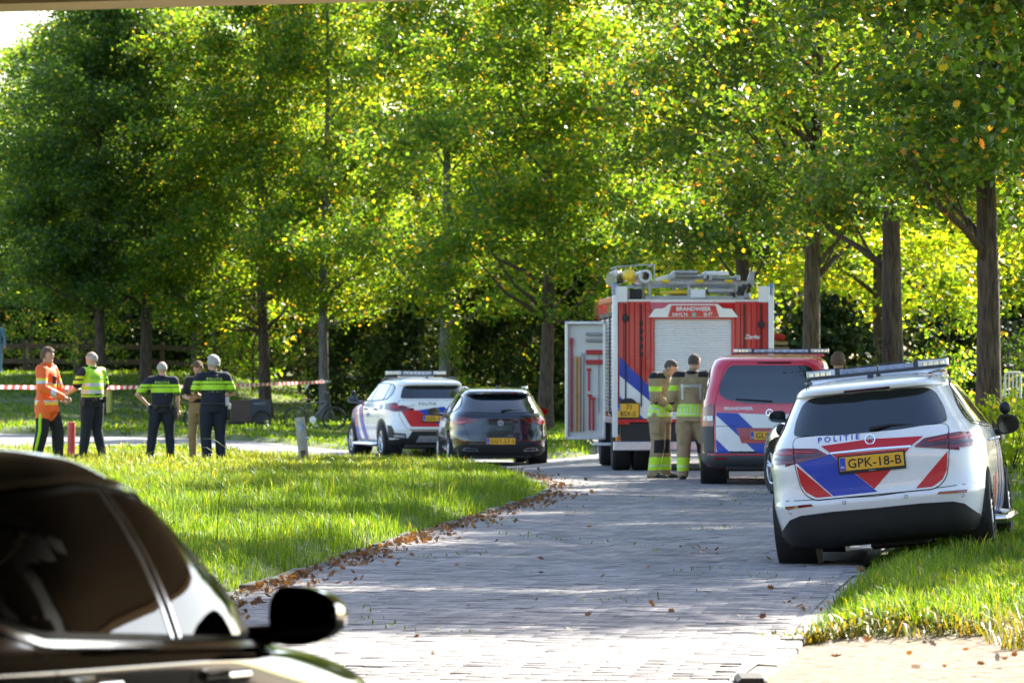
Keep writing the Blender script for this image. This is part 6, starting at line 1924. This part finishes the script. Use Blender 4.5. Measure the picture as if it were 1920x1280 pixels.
# --- officers seen from behind: navy with two lime chest bands
def officer_paint(C, mi):
    out = mi.copy()
    z = C[:, 2]
    top = (mi == 1)
    out[top & (z > 1.235) & (z < 1.32)] = 2
    out[top & (z > 1.335) & (z < 1.385)] = 2
    out[top & (z > 1.205) & (z < 1.215)] = 2
    return out
OFF = {'slots': [NAVY, NAVY, LIME, SKIN, BOOT, SILVER], 'leg': 0, 'boot': 4, 'arm': 1, 'fore': 3, 'torso': 1, 'skin': 3, 'sleeve_end': .75}
def belt(root, gear):
    m = MB(); m.tube([(.178 * math.cos(a), .132 * math.sin(a), 1.005 + .0 * a) for a in np.linspace(0, 2 * math.pi, 29)[:-1]] + [(.178, 0, 1.005)], .026, 8, caps=False); m.build('belt', GEARM, root)
    for nm, c, s, mt in gear:
        m = MB(); m.box(c, s, bev=.014, seg=2); m.build(nm, mt, root)
def officer_extras(gear, word='POLITIE', rim=True):
    def f(root, sk, j, hp_):
        belt(root, gear)
        sk.text('back_lettering', word, (0, 1.415), .040, 'R', .006, LIME, root, bold=.02, spacing=1.25)
        m = MB(); m.tube([(.066 * math.cos(a), .066 * math.sin(a), 1.525) for a in np.linspace(0, 2 * math.pi, 17)], .016, 8, caps=False); m.build('collar', NAVY, root)
        for s in (-1, 1):
            e = Vector(j['sho'][s]).lerp(Vector(j['elb'][s]), .75); d = (Vector(j['elb'][s]) - Vector(j['sho'][s])).normalized()
            m = MB(); m.tube([e - d * .006, e + d * .006], [.066, .066], 14); m.build('cuff_trim', LIME, root)
    return f
GEAR = [('holster', (.215, .0, .87), (.06, .11, .22), GEARM), ('pouch', (-.205, -.02, .94), (.05, .10, .13), GEARM), ('pouch', (-.10, -.145, .99), (.08, .05, .09), GEARM), ('radio', (.14, -.12, 1.0), (.05, .05, .12), GEARM)]
person('bald police officer seen from behind with his left hand on his hip', (-5.74, 84.0, gz(-5.74, 84)), R(4), 1.66,
       {'elb': {-1: (-.40, -.05, 1.20), 1: (.245, .0, 1.17)}, 'wri': {-1: (-.235, .02, 1.02), 1: (.26, .04, .90)}, 'ankle': {-1: (-.20, -.04, .09), 1: (.14, .03, .09)}, 'knee': {-1: (-.155, .01, .5), 1: (.12, .04, .5)}},
       OFF, officer_paint, (HAIRG, 'rim'), extras=officer_extras(GEAR), group=G_OFF, wide=1.1, bulky=.012, belly=.02)
person('tall grey haired police officer seen from behind next to the man in black', (-4.88, 83.6, gz(-4.88, 83.6)), R(14), 1.79,
       {'elb': {-1: (-.285, .04, 1.19), 1: (.30, .02, 1.19)}, 'wri': {-1: (-.13, .24, 1.12), 1: (.16, .24, 1.10)}, 'ankle': {-1: (-.08, -.02, .09), 1: (.12, .0, .09)}},
       OFF, officer_paint, (HAIRG, 'full'), head=(0, 0, R(28)), extras=officer_extras([('radio', (.20, -.05, 1.05), (.06, .07, .15), pm('radio white', (.5, .5, .5), .4)), ('holster', (.225, 0, .86), (.06, .12, .24), GEARM), ('glove', (.235, -.03, .97), (.05, .09, .10), pm('pale glove', (.55, .53, .48), .7))]), group=G_OFF, wide=1.1, bulky=.016, belly=.03)
# --- officer in yellow vest, turned left
def vest_paint(C, mi):
    out = mi.copy(); z = C[:, 2]
    t = (mi == 1)
    out[t & (z > 1.04) & (np.abs(C[:, 0]) < .205)] = 2
    out[t & (z > 1.10) & (z < 1.155) & (np.abs(C[:, 0]) < .205)] = 5
    out[t & (z > 1.215) & (z < 1.265) & (np.abs(C[:, 0]) < .205)] = 5
    a = t & (np.abs(C[:, 0]) >= .205)
    out[a & (z > 1.25) & (z < 1.31)] = 2; out[a & (z > 1.34) & (z < 1.39)] = 2
    return out
def vest_extras(root, sk, j, hp_):
    belt(root, GEAR)
    sk.text('back_lettering', 'POLITIE', (0, 1.36), .055, 'R', .006, pm('green print', (.18, .45, .08), .6), root, bold=.02)
    m = MB(); m.tube([(.068 * math.cos(a), .068 * math.sin(a), 1.525) for a in np.linspace(0, 2 * math.pi, 17)], .016, 8, caps=False); m.build('collar', NAVY, root)
    m = MB(); m.tube([hp_((-.08, -.06, .05)), hp_((-.085, .03, .06)), hp_((-.06, .10, .06))], [.005] * 3, 6); m.tube([hp_((.08, -.06, .05)), hp_((.085, .03, .06)), hp_((.06, .10, .06))], [.005] * 3, 6); m.build('sunglasses', GEARM, root)
person('police officer in a yellow reflective vest shaking hands beside the red post', (-6.90, 84.2, gz(-6.9, 84.2)), R(48), 1.78,
       {'elb': {-1: (-.24, .12, 1.18), 1: (.26, .0, 1.17)}, 'wri': {-1: (-.24, .38, 1.05), 1: (.27, .05, .92)}, 'ankle': {-1: (-.14, .06, .09), 1: (.16, -.05, .09)}},
       OFF, vest_paint, (HAIRG, 'rim'), extras=vest_extras, group=G_OFF, wide=1.1, bulky=.014, belly=.035)
# --- man in orange jacket, turned right
def orange_paint(C, mi):
    out = mi.copy(); z = C[:, 2]
    t = mi == 1
    body_ = t & (np.abs(C[:, 0]) < .20)
    out[body_ & (z > .90) & (z < .945)] = 2; out[body_ & (z > .945) & (z < .985)] = 5
    out[body_ & (z > 1.19) & (z < 1.23)] = 2; out[body_ & (z > 1.23) & (z < 1.26)] = 5
    arm = t & (np.abs(C[:, 0]) >= .20)
    out[arm & (z > 1.24) & (z < 1.28)] = 5; out[arm & (z > 1.28) & (z < 1.32)] = 2
    out[arm & (C[:, 1] > .20) & (C[:, 1] < .27)] = 5
    out[t & (z > 1.44) & (np.abs(C[:, 0]) > .10) & (np.abs(C[:, 0]) < .22) & (C[:, 1] < .05)] = 6
    return out
def orange_extras(root, sk, j, hp_):
    m = MB(); m.tube([(.074 * math.cos(a), .074 * math.sin(a) + .005, 1.54) for a in np.linspace(0, 2 * math.pi, 17)], .026, 8, caps=False); m.build('collar', ORANGEJ, root)
    for s in (-1, 1):
        h_, k_, a_ = Vector(j['hip'][s]), Vector(j['knee'][s]), Vector(j['ankle'][s])
        o_ = [h_ + Vector((s * .118, 0, -.16)), h_.lerp(k_, .65) + Vector((s * .108, 0, 0)), k_ + Vector((s * .090, 0, 0)), k_.lerp(a_, .5) + Vector((s * .086, 0, 0)), a_ + Vector((s * .072, 0, .04))]
        m = MB(); m.tube(o_, [.02, .024, .024, .022, .02], 8); m.build('leg_stripe', LIME, root)
    m = MB(); m.box((.09, .165, 1.30), (.06, .04, .13), bev=.01); m.tube([(.09, .18, 1.36), (.05, .20, 1.28), (.0, .17, 1.2)], [.008] * 3, 6); m.build('radio', GEARM, root)
person('man in an orange reflective jacket with black trousers shaking hands', (-7.60, 83.6, gz(-7.6, 83.6)), R(-108), 1.87,
       {'elb': {-1: (-.25, .08, 1.17), 1: (.27, .05, 1.17)}, 'wri': {-1: (-.20, .20, 1.02), 1: (.20, .33, 1.03)}, 'ankle': {-1: (-.10, .14, .09), 1: (.14, -.10, .09)}, 'knee': {-1: (-.11, .13, .5), 1: (.13, -.01, .5)}},
       {'slots': [BLK, ORANGEJ, YELB, SKIN, BOOT, SILVER, NAVY, LIME], 'leg': 0, 'boot': 4, 'arm': 1, 'fore': 1, 'torso': 1, 'skin': 3, 'sleeve_end': 2, 'seat': 1}, orange_paint, (HAIRB, 'full'), bulky=.026, extras=orange_extras, coat=-.14, head=(R(-6), 0, R(-18)), group=G_OFF, wide=1.08)
# --- man in black shirt, khaki trousers
person('man in a black shirt and khaki trousers looking down at his hands', (-5.20, 85.0, gz(-5.2, 85)), R(162), 1.70,
       {'elb': {-1: (-.26, .0, 1.18), 1: (.26, .02, 1.18)}, 'wri': {-1: (-.06, .24, 1.16), 1: (.08, .25, 1.14)}, 'hc': (0, .05, 1.665)},
       {'slots': [KHAKI, BLK, LIME, SKIN2, BOOT], 'leg': 0, 'boot': 4, 'arm': 1, 'fore': 3, 'torso': 1, 'skin': 3, 'sleeve_end': .8}, None, (HAIRB, 'full'), head=(R(-30), 0, R(10)), bulky=.008, group=G_OFF, skin=SKIN2,
       extras=lambda root, sk, j, hp_: MB().box((.01, .30, 1.20), (.075, .012, .15), Matrix.Rotation(R(-35), 4, 'X'), bev=.006).build('phone', GEARM, root))

# --- firefighters
FIRE = {'slots': [BUNK, BUNK, LIME, SKIN, BOOT, SILVER, BLK], 'leg': 0, 'boot': 4, 'arm': 1, 'fore': 1, 'torso': 1, 'skin': 3, 'sleeve_end': 2, 'seat': 1}
def fire_paint(C, mi):
    out = mi.copy(); z = C[:, 2]
    t = mi == 1
    b_ = t & (np.abs(C[:, 0]) < .215)
    out[b_ & (z > .885) & (z < 1.075)] = 2
    out[b_ & (z > .93) & (z < .945)] = 5
    out[b_ & (z > .885) & (z < .90)] = 1
    for k in range(-4, 5):
        out[b_ & (z > .96) & (z < 1.07) & (np.abs(C[:, 0] - k * .05) < .006)] = 5
    arm = t & (np.abs(C[:, 0]) >= .20)
    out[arm & (z > 1.27) & (z < 1.34)] = 2
    out[t & (z > 1.455) & (np.abs(C[:, 0]) > .10)] = 6
    leg = mi == 0
    out[leg & (z > .14) & (z < .32)] = 2
    out[leg & (z > .20) & (z < .215)] = 5
    out[leg & (z > .38) & (z < .58) & (C[:, 1] > .0)] = 6
    return out
def fire_extras(word=True):
    def f(root, sk, j, hp_):
        for s in (-1, 1):
            sk.patch('reflective_strip', [(s * .125 - .013, 1.14), (s * .125 + .013, 1.14), (s * .125 + .013, 1.36), (s * .125 - .013, 1.36)], 'R', .004, SILVER, root)
            e, w = Vector(j['elb'][s]), Vector(j['wri'][s])
            m = MB(); m.sphere(e.lerp(w, .08), (.078, .078, .09), 14); m.build('elbow_pad', BLK, root, 180)
            m = MB(); d = (w - e).normalized(); m.tube([e.lerp(w, .62), e.lerp(w, .88)], [.066, .062], 14); m.build('sleeve_band', LIME, root)
        if word:
            sk.text('back_lettering', 'BRANDWEER', (0, 1.335), .036, 'R', .006, SILVER, root, bold=.02)
        m = MB(); m.tube([(.076 * math.cos(a), .076 * math.sin(a), 1.525) for a in np.linspace(0, 2 * math.pi, 17)], .022, 8, caps=False); m.build('collar', BLK, root)
        m = MB(); m.box((-.21, .02, .74), (.05, .14, .17), bev=.015); m.build('leg_pocket', BUNK, root)
        m = MB(); m.box((.21, .02, .74), (.05, .14, .17), bev=.015); m.build('leg_pocket', BUNK, root)
    return f
G_FF = 'firefighters behind the fire engine'
person('firefighter seen from behind in tan turnout gear left of the red van', (2.60, 73.9, gz(2.6, 73.9) + .035), R(-8), 1.84,
       {'elb': {-1: (-.29, .02, 1.17), 1: (.28, .08, 1.17)}, 'wri': {-1: (-.19, .20, 1.0), 1: (.16, .28, 1.05)}, 'ankle': {-1: (-.13, -.03, .09), 1: (.20, .12, .09)}, 'knee': {-1: (-.12, .02, .5), 1: (.15, .10, .5)}, 'hc': (.03, .04, 1.68)},
       FIRE, fire_paint, (HAIRD, 'buzz'), bulky=.034, coat=-.10, extras=fire_extras(), head=(0, 0, R(-35)), group=G_FF)
def ff2(root, sk, j, hp_):
    fire_extras(False)(root, sk, j, hp_)
    m = MB(); m.box((.02, .165, 1.22), (.05, .02, .5), Matrix.Rotation(R(3), 4, 'X'), bev=.005); m.build('zip_flap', BLK, root)
    m = MB(); m.box((-.22, .04, .78), (.06, .10, .14), bev=.03); m.build('gloves', BLK, root)
    for s in (-1, 1):
        m = MB(); m.box((s * .13, .085, .70), (.028, .012, .24), Matrix.Rotation(R(2), 4, 'X')); m.build('reflective_strip', SILVER, root)
person('firefighter leaning his head sideways in front of the white roller shutter', (2.15, 74.6, gz(2.2, 74.6) + .035), R(-112), 1.82,
       {'elb': {-1: (-.28, .02, 1.18), 1: (.29, .04, 1.18)}, 'wri': {-1: (-.10, .24, 1.10), 1: (.10, .22, 1.05)}, 'hc': (.03, .19, 1.62), 'neck': (.0, .07, 1.49), 'ankle': {-1: (-.12, .05, .09), 1: (.16, -.04, .09)}},
       FIRE, fire_paint, (HAIRD, 'buzz'), bulky=.034, coat=-.10, extras=ff2, head=(R(-32), R(14), R(-8)), group=G_FF)
# --- two more people
person('person with tousled brown hair standing behind the nearest police car roof', (4.34, 68.2, gz(4.3, 68.2) + .03), R(-20), 1.83, {},
       {'slots': [NAVY, NAVY, LIME, SKIN, BOOT], 'leg': 0, 'boot': 4, 'arm': 1, 'fore': 3, 'torso': 1, 'skin': 3, 'sleeve_end': .75}, officer_paint, (HAIRB, 'full'))
person('distant person in light blue standing at the left edge behind the tape', (-16.1, 160, gz(-16.1, 160)), R(180), 1.74, {},
       {'slots': [LBLUE, LBLUE, LIME, SKIN, BOOT], 'leg': 0, 'boot': 4, 'arm': 1, 'fore': 3, 'torso': 1, 'skin': 3, 'sleeve_end': 2}, None, (HAIRB, 'full'))
# ------------------------------------------------------------------ tape, posts, bikes, fences
TW = pm('tape white', (.75, .75, .76), .45, var=.05); TR = pm('tape red', (.60, .03, .03), .45, var=.05)
def tape():
    root = empty('barrier_tape', (-10.4, 93, 0), 0, 'red and white barrier tape stretched behind the officers to the thin tree', 'barrier tape')
    a, b = Vector((-11.2, 90, 1.33)), Vector((-5.3 - .0, 144.83, 1.24))
    mw, mr = MB(), MB(); n = 150
    pts = []
    for i in range(n + 1):
        t = i / n; p = a.lerp(b, t); p.z -= .10 * 4 * t * (1 - t); pts.append(p)
    for i in range(n):
        m = mr if (i // 1) % 2 == 0 else mw
        tw = .012 * math.sin(i * .35)
        p, q = pts[i], pts[i + 1]
        n_ = Vector((q.y - p.y, p.x - q.x, 0)).normalized() * .0015
        lo, hi = Vector((tw, 0, -.04)), Vector((-tw, 0, .04))
        v = [m.bm.verts.new(c) for c in (p + lo - n_, q + lo - n_, q + hi - n_, p + hi - n_, p + lo + n_, q + lo + n_, q + hi + n_, p + hi + n_)]
        for f in ((0, 1, 2, 3), (7, 6, 5, 4), (0, 4, 5, 1), (3, 2, 6, 7)):
            m.bm.faces.new([v[k] for k in f])
    for m, mt, nm in ((mw, TW, 'white_blocks'), (mr, TR, 'red_blocks')):
        o = m.build(nm, mt, root); o['kind'] = 'stuff'; o.location = -Vector(root.location)
    k = MB(); k.lathe([(.165, -.035), (.175, -.03), (.175, .03), (.165, .035)], c=(-5.30, 145.0, 1.24), n=16); k.box((-5.38, 144.80, 1.27), (.10, .05, .09), bev=.02)
    for x, rz_ in ((-5.75, .5), ):
        k.box((x, 143.9, 1.12), (.05, .01, .2), Matrix.Rotation(rz_, 4, 'Y'))
    o = k.build('knot', TW, root); o.location = -Vector(root.location)
tape()
def post(name, x, y, h, r, tilt, mats, label, cat, cap=None):
    root = empty(name, (x, y, gz(x, y)), 0, label, cat)
    root.rotation_euler = (0, tilt, 0)
    m = MB(); m.lathe([(.001, -.2), (r, -.2), (r, h - .03), (r * .92, h), (.001, h + .004)], n=22); m.build('shaft', mats, root)
    return root
p = post('concrete_post', -3.42, 84.5, .80, .085, R(-6), pm('weathered concrete', (.42, .38, .30), .9, var=.3, scale=7, bump=.5), 'leaning pale concrete post with a blue sticker in the meadow', 'post')
p.location.z -= .04
STK = pm('blue sticker', (.30, .40, .44), .5, var=.5, scale=16)
m = MB(); m.lathe([(.087, .58), (.087, .64), (.087, .74)], n=40)
bmesh.ops.delete(m.bm, geom=[v for v in m.bm.verts if not (v.co.y < -.02 and -.04 < v.co.x < .07)], context='VERTS'); m.build('sticker', STK, p)
m = MB(); m.lathe([(.0865, .0), (.0865, .26)], n=40)
bmesh.ops.delete(m.bm, geom=[v for v in m.bm.verts if not (v.co.y < -.03 and -.05 < v.co.x < .05)], context='VERTS'); m.build('rust_stain', pm('rust', (.16, .07, .04), .9, var=.3), p)
m = MB(); m.cyl((.08, -.02, .45), (.125, -.03, .45), .022, n=10); m.build('bolt', ALU, p)
p = post('red_post', -7.28, 84.6, .60, .065, 0, pm('faded red paint', (.50, .08, .08), .6, var=.15), 'short red post between the orange jacket and the vest officer', 'post')
p = post('tape_post', -11.2, 90, 1.45, .035, 0, pm('post grey', (.3, .3, .3), .6), 'thin post beyond the left edge that holds the tape', 'post')

# rail fence along the top of the bank
FW = pm('old fence wood', (.085, .055, .036), .9, var=.3, scale=6, bump=.5)
def rail_fence(x0, x1, y, label):
    root = empty('rail_fence', ((x0 + x1) / 2, y, 0), 0, label, 'fence')
    n = int((x1 - x0) / 2.2); cx = (x0 + x1) / 2
    for i in range(n + 1):
        x = x0 + (x1 - x0) * i / n
        m = MB(); m.box((x - cx, 0, gz(x, y) + .45), (.13, .13, 1.2), bev=.015); m.build('post', FW, root)
    for i in range(n):
        xa, xb = x0 + (x1 - x0) * i / n, x0 + (x1 - x0) * (i + 1) / n
        for zz in (.40, .88):
            a, b = Vector((xa - cx, -.08, gz(xa, y) + zz)), Vector((xb - cx, -.08, gz(xb, y) + zz))
            d = b - a
            m = MB(); m.box(((a + b) / 2), (d.length - .02, .045, .16), Matrix.Rotation(-math.atan2(d.z, d.x), 4, 'Y'), bev=.008); m.build('rail', FW, root)
rail_fence(-20, -4.6, 164, 'brown wooden rail fence on the bank behind the officers')

# litter bin
root = empty('litter_bin', (-11.0, 138, gz(-11, 138)), 0, 'pale blue and yellow litter bin just right of the vest officer', 'bin')
m = MB(); m.prism(rounded([(-.20, -.18), (.02, -.18), (.02, .18), (-.20, .18)], .03), 'z', .05, .66); m.build('bin_body', pm('bin pale blue', (.42, .52, .62), .5, var=.1), root)
m = MB(); m.prism(rounded([(.022, -.18), (.20, -.18), (.20, .18), (.022, .18)], .03), 'z', .05, .64); m.build('bin_side', pm('bin yellow', (.45, .42, .08), .5, var=.1), root)
m = MB(); m.box((0, 0, .69), (.46, .42, .05), bev=.015); m.build('lid', GREYPL, root)
m = MB(); m.cyl((0, 0, -.5), (0, 0, .1), .04); m.build('stand', GREYPL, root)

def cycle_wheel(parent, x, y, z, r, name='wheel', tyre=RUBBER):
    w = empty(name, (x, y, z), parent=parent)
    m = MB(); m.lathe([(r + .018 * math.cos(a), .018 * math.sin(a)) for a in np.linspace(0, 2 * math.pi, 9)[:-1]], axis='y', n=36, closed=True); m.build('tyre', tyre, w, 60)
    m = MB(); m.lathe([(r - .02, -.012), (r - .035, -.012), (r - .035, .012), (r - .02, .012)], axis='y', n=36, closed=True); m.lathe([(.001, -.03), (.022, -.03), (.022, .03), (.001, .03)], axis='y', n=12)
    for k in range(14):
        a = 2 * math.pi * k / 14; m.cyl((0, 0, 0), ((r - .03) * math.cos(a), 0, (r - .03) * math.sin(a)), .002, n=4)
    m.build('rim', GREYPL, w)
    return w
# cargo tricycle: box between two front wheels
def cargo_bike():
    cx, cy = -6.42, 128
    root = empty('cargo_bike', (cx, cy, gz(cx, cy)), R(4), 'dark cargo bike with a big box beside the grey haired officer', 'cargo bike')
    m = MB(); m.prism([(-.62, .20), (-.70, .74), (-.15, .74), (-.10, .20)], 'y', -.30, .30); m.build('box', pm('cargo wood', (.06, .035, .028), .6, var=.3), root)
    m = MB(); m.prism([(-.10, .20), (-.15, .76), (.05, .79), (.38, .72), (.40, .35), (.30, .32), (.20, .2)], 'y', -.31, .31); m.build('front_panel', pm('cargo dark blue', (.022, .03, .05), .5, var=.2), root)
    flat_text('panel_lettering', 'BAKFIETS', rear_m(.10, -.315, .66), .05, pm('faded print', (.30, .33, .38), .6), root)
    m = MB(); m.box((-.18, 0, .17), (1.0, .5, .05), bev=.01); m.tube([(-.7, 0, .18), (-1.1, 0, .25), (-1.55, 0, .3)], [.025] * 3, 8); m.tube([(-1.1, 0, .25), (-1.25, 0, .85)], [.02, .018], 8); m.build('frame', TRIM, root)
    m = MB(); m.sphere((-1.27, 0, .90), (.13, .08, .04), 14); m.build('saddle', TRIM, root)
    m = MB(); m.tube([(-.75, -.3, 1.0), (-.72, -.2, 1.02), (-.7, 0, 1.0), (-.72, .2, 1.02), (-.75, .3, 1.0)], [.014] * 5, 8); m.tube([(-.7, 0, 1.0), (-.66, 0, .7)], [.015] * 2, 8); m.build('handlebar', TRIM, root)
    for y in (-.38, .38):
        cycle_wheel(root, .16, y, .24, .22)
    cycle_wheel(root, -1.5, 0, .30, .28)
    m = MB(); m.lathe([(.255, -.04), (.27, -.04), (.27, .04), (.255, .04)], c=(.16, -.38, .24), axis='y', n=30)
    bmesh.ops.delete(m.bm, geom=[v for v in m.bm.verts if v.co.z < .26], context='VERTS'); m.build('mudguard', GREYPL, root)
cargo_bike()
def bicycle():
    cx, cy = -4.98, 127.5
    root = empty('bicycle', (cx, cy, gz(cx, cy)), R(0), 'dark bicycle parked between the cargo bike and the tape tree', 'bicycle')
    r = .28
    cycle_wheel(root, -.42, 0, r + .02, r); cycle_wheel(root, .55, 0, r + .02, r)
    m = MB()
    bb, st_, hd_, ra, fa = (.02, 0, .27), (-.12, 0, .66), (.42, 0, .72), (-.42, 0, r + .02), (.55, 0, r + .02)
    for a, b_, q in ((bb, st_, .018), (bb, hd_, .022), (st_, hd_, .02), (bb, ra, .013), (st_, ra, .012), (hd_, fa, .016)):
        m.cyl(a, b_, q, n=8)
    m.build('frame', BLACKP, root)
    m = MB(); m.tube([(-.28, 0, .76), (-.16, 0, .78), (.0, 0, .77)], [.06, .04, .015], 10, flat=.4); m.cyl(st_, (-.14, 0, .77), .013); m.build('saddle', TRIM, root)
    m = MB(); m.tube([hd_, (.42, 0, .86), (.40, 0, .92)], [.014] * 3, 8); m.tube([(.26, -.28, .94), (.36, -.2, .95), (.41, 0, .93), (.36, .2, .95), (.26, .28, .94)], [.012] * 5, 8); m.build('handlebar', TRIM, root)
    m = MB(); m.lathe([(.001, -.03), (.085, -.03), (.085, -.025), (.001, -.025)], c=bb, axis='y', n=20); m.cyl((.02, -.05, .27), (.10, -.05, .13), .009, n=6); m.cyl((.02, .05, .27), (-.06, .05, .41), .009, n=6); m.box((.11, -.08, .12), (.09, .05, .02)); m.build('crank', ALU, root)
    m = MB(); m.box((-.44, 0, .68), (.34, .14, .02), bev=.005); m.cyl((-.42, 0, .3), (-.42, 0, .68), .008, n=6); m.build('carrier', TRIM, root)
bicycle()

# black bar fence and white hurdle at the right edge
def bar_fence():
    root = empty('bar_fence', (9.6, 96, 0), 0, 'black metal bar fence at the far right edge', 'fence')
    FM = pm('fence black', (.02, .025, .04), .5, var=.2)
    z0 = gz(9.6, 96)
    n = 26
    bar = MB(); bar.box((0, 0, .95), (.045, .045, 2.0), bev=.006); bme = bar.mesh('bar'); bme.materials.append(FM)
    for i in range(n):
        o = bpy.data.objects.new('bar', bme); COL.objects.link(o); o.parent = root; o.location = (-.75 + i * .15, 0, z0 - .1)
    for z in (.25, 1.55):
        m = MB(); m.box((1.1, .03, z0 + z), (3.9, .04, .05)); m.build('cross_rail', FM, root)
bar_fence()
root = empty('white_hurdle', (8.02, 82, gz(8.02, 82)), 0, 'white metal hurdle right of the thick tree near the mirror', 'hurdle')
HW = pm('hurdle white', (.62, .62, .58), .5, var=.08)
hz_ = 1.55 - gz(8.02, 82)
m = MB(); m.tube([(-.125, 0, -.1), (-.125, 0, hz_ - .04), (-.10, 0, hz_), (.10, 0, hz_), (.125, 0, hz_ - .04), (.125, 0, -.1)], [.018] * 6, 8); m.build('frame', HW, root)
for x in (-.06, 0, .06):
    m = MB(); m.cyl((x, 0, .3), (x, 0, hz_), .012, n=8); m.build('bar', HW, root)
m = MB(); m.cyl((-.125, 0, .3), (.125, 0, .3), .014, n=8); m.cyl((-.125, 0, hz_ - .28), (.125, 0, hz_ - .28), .014, n=8); m.build('rung', HW, root)
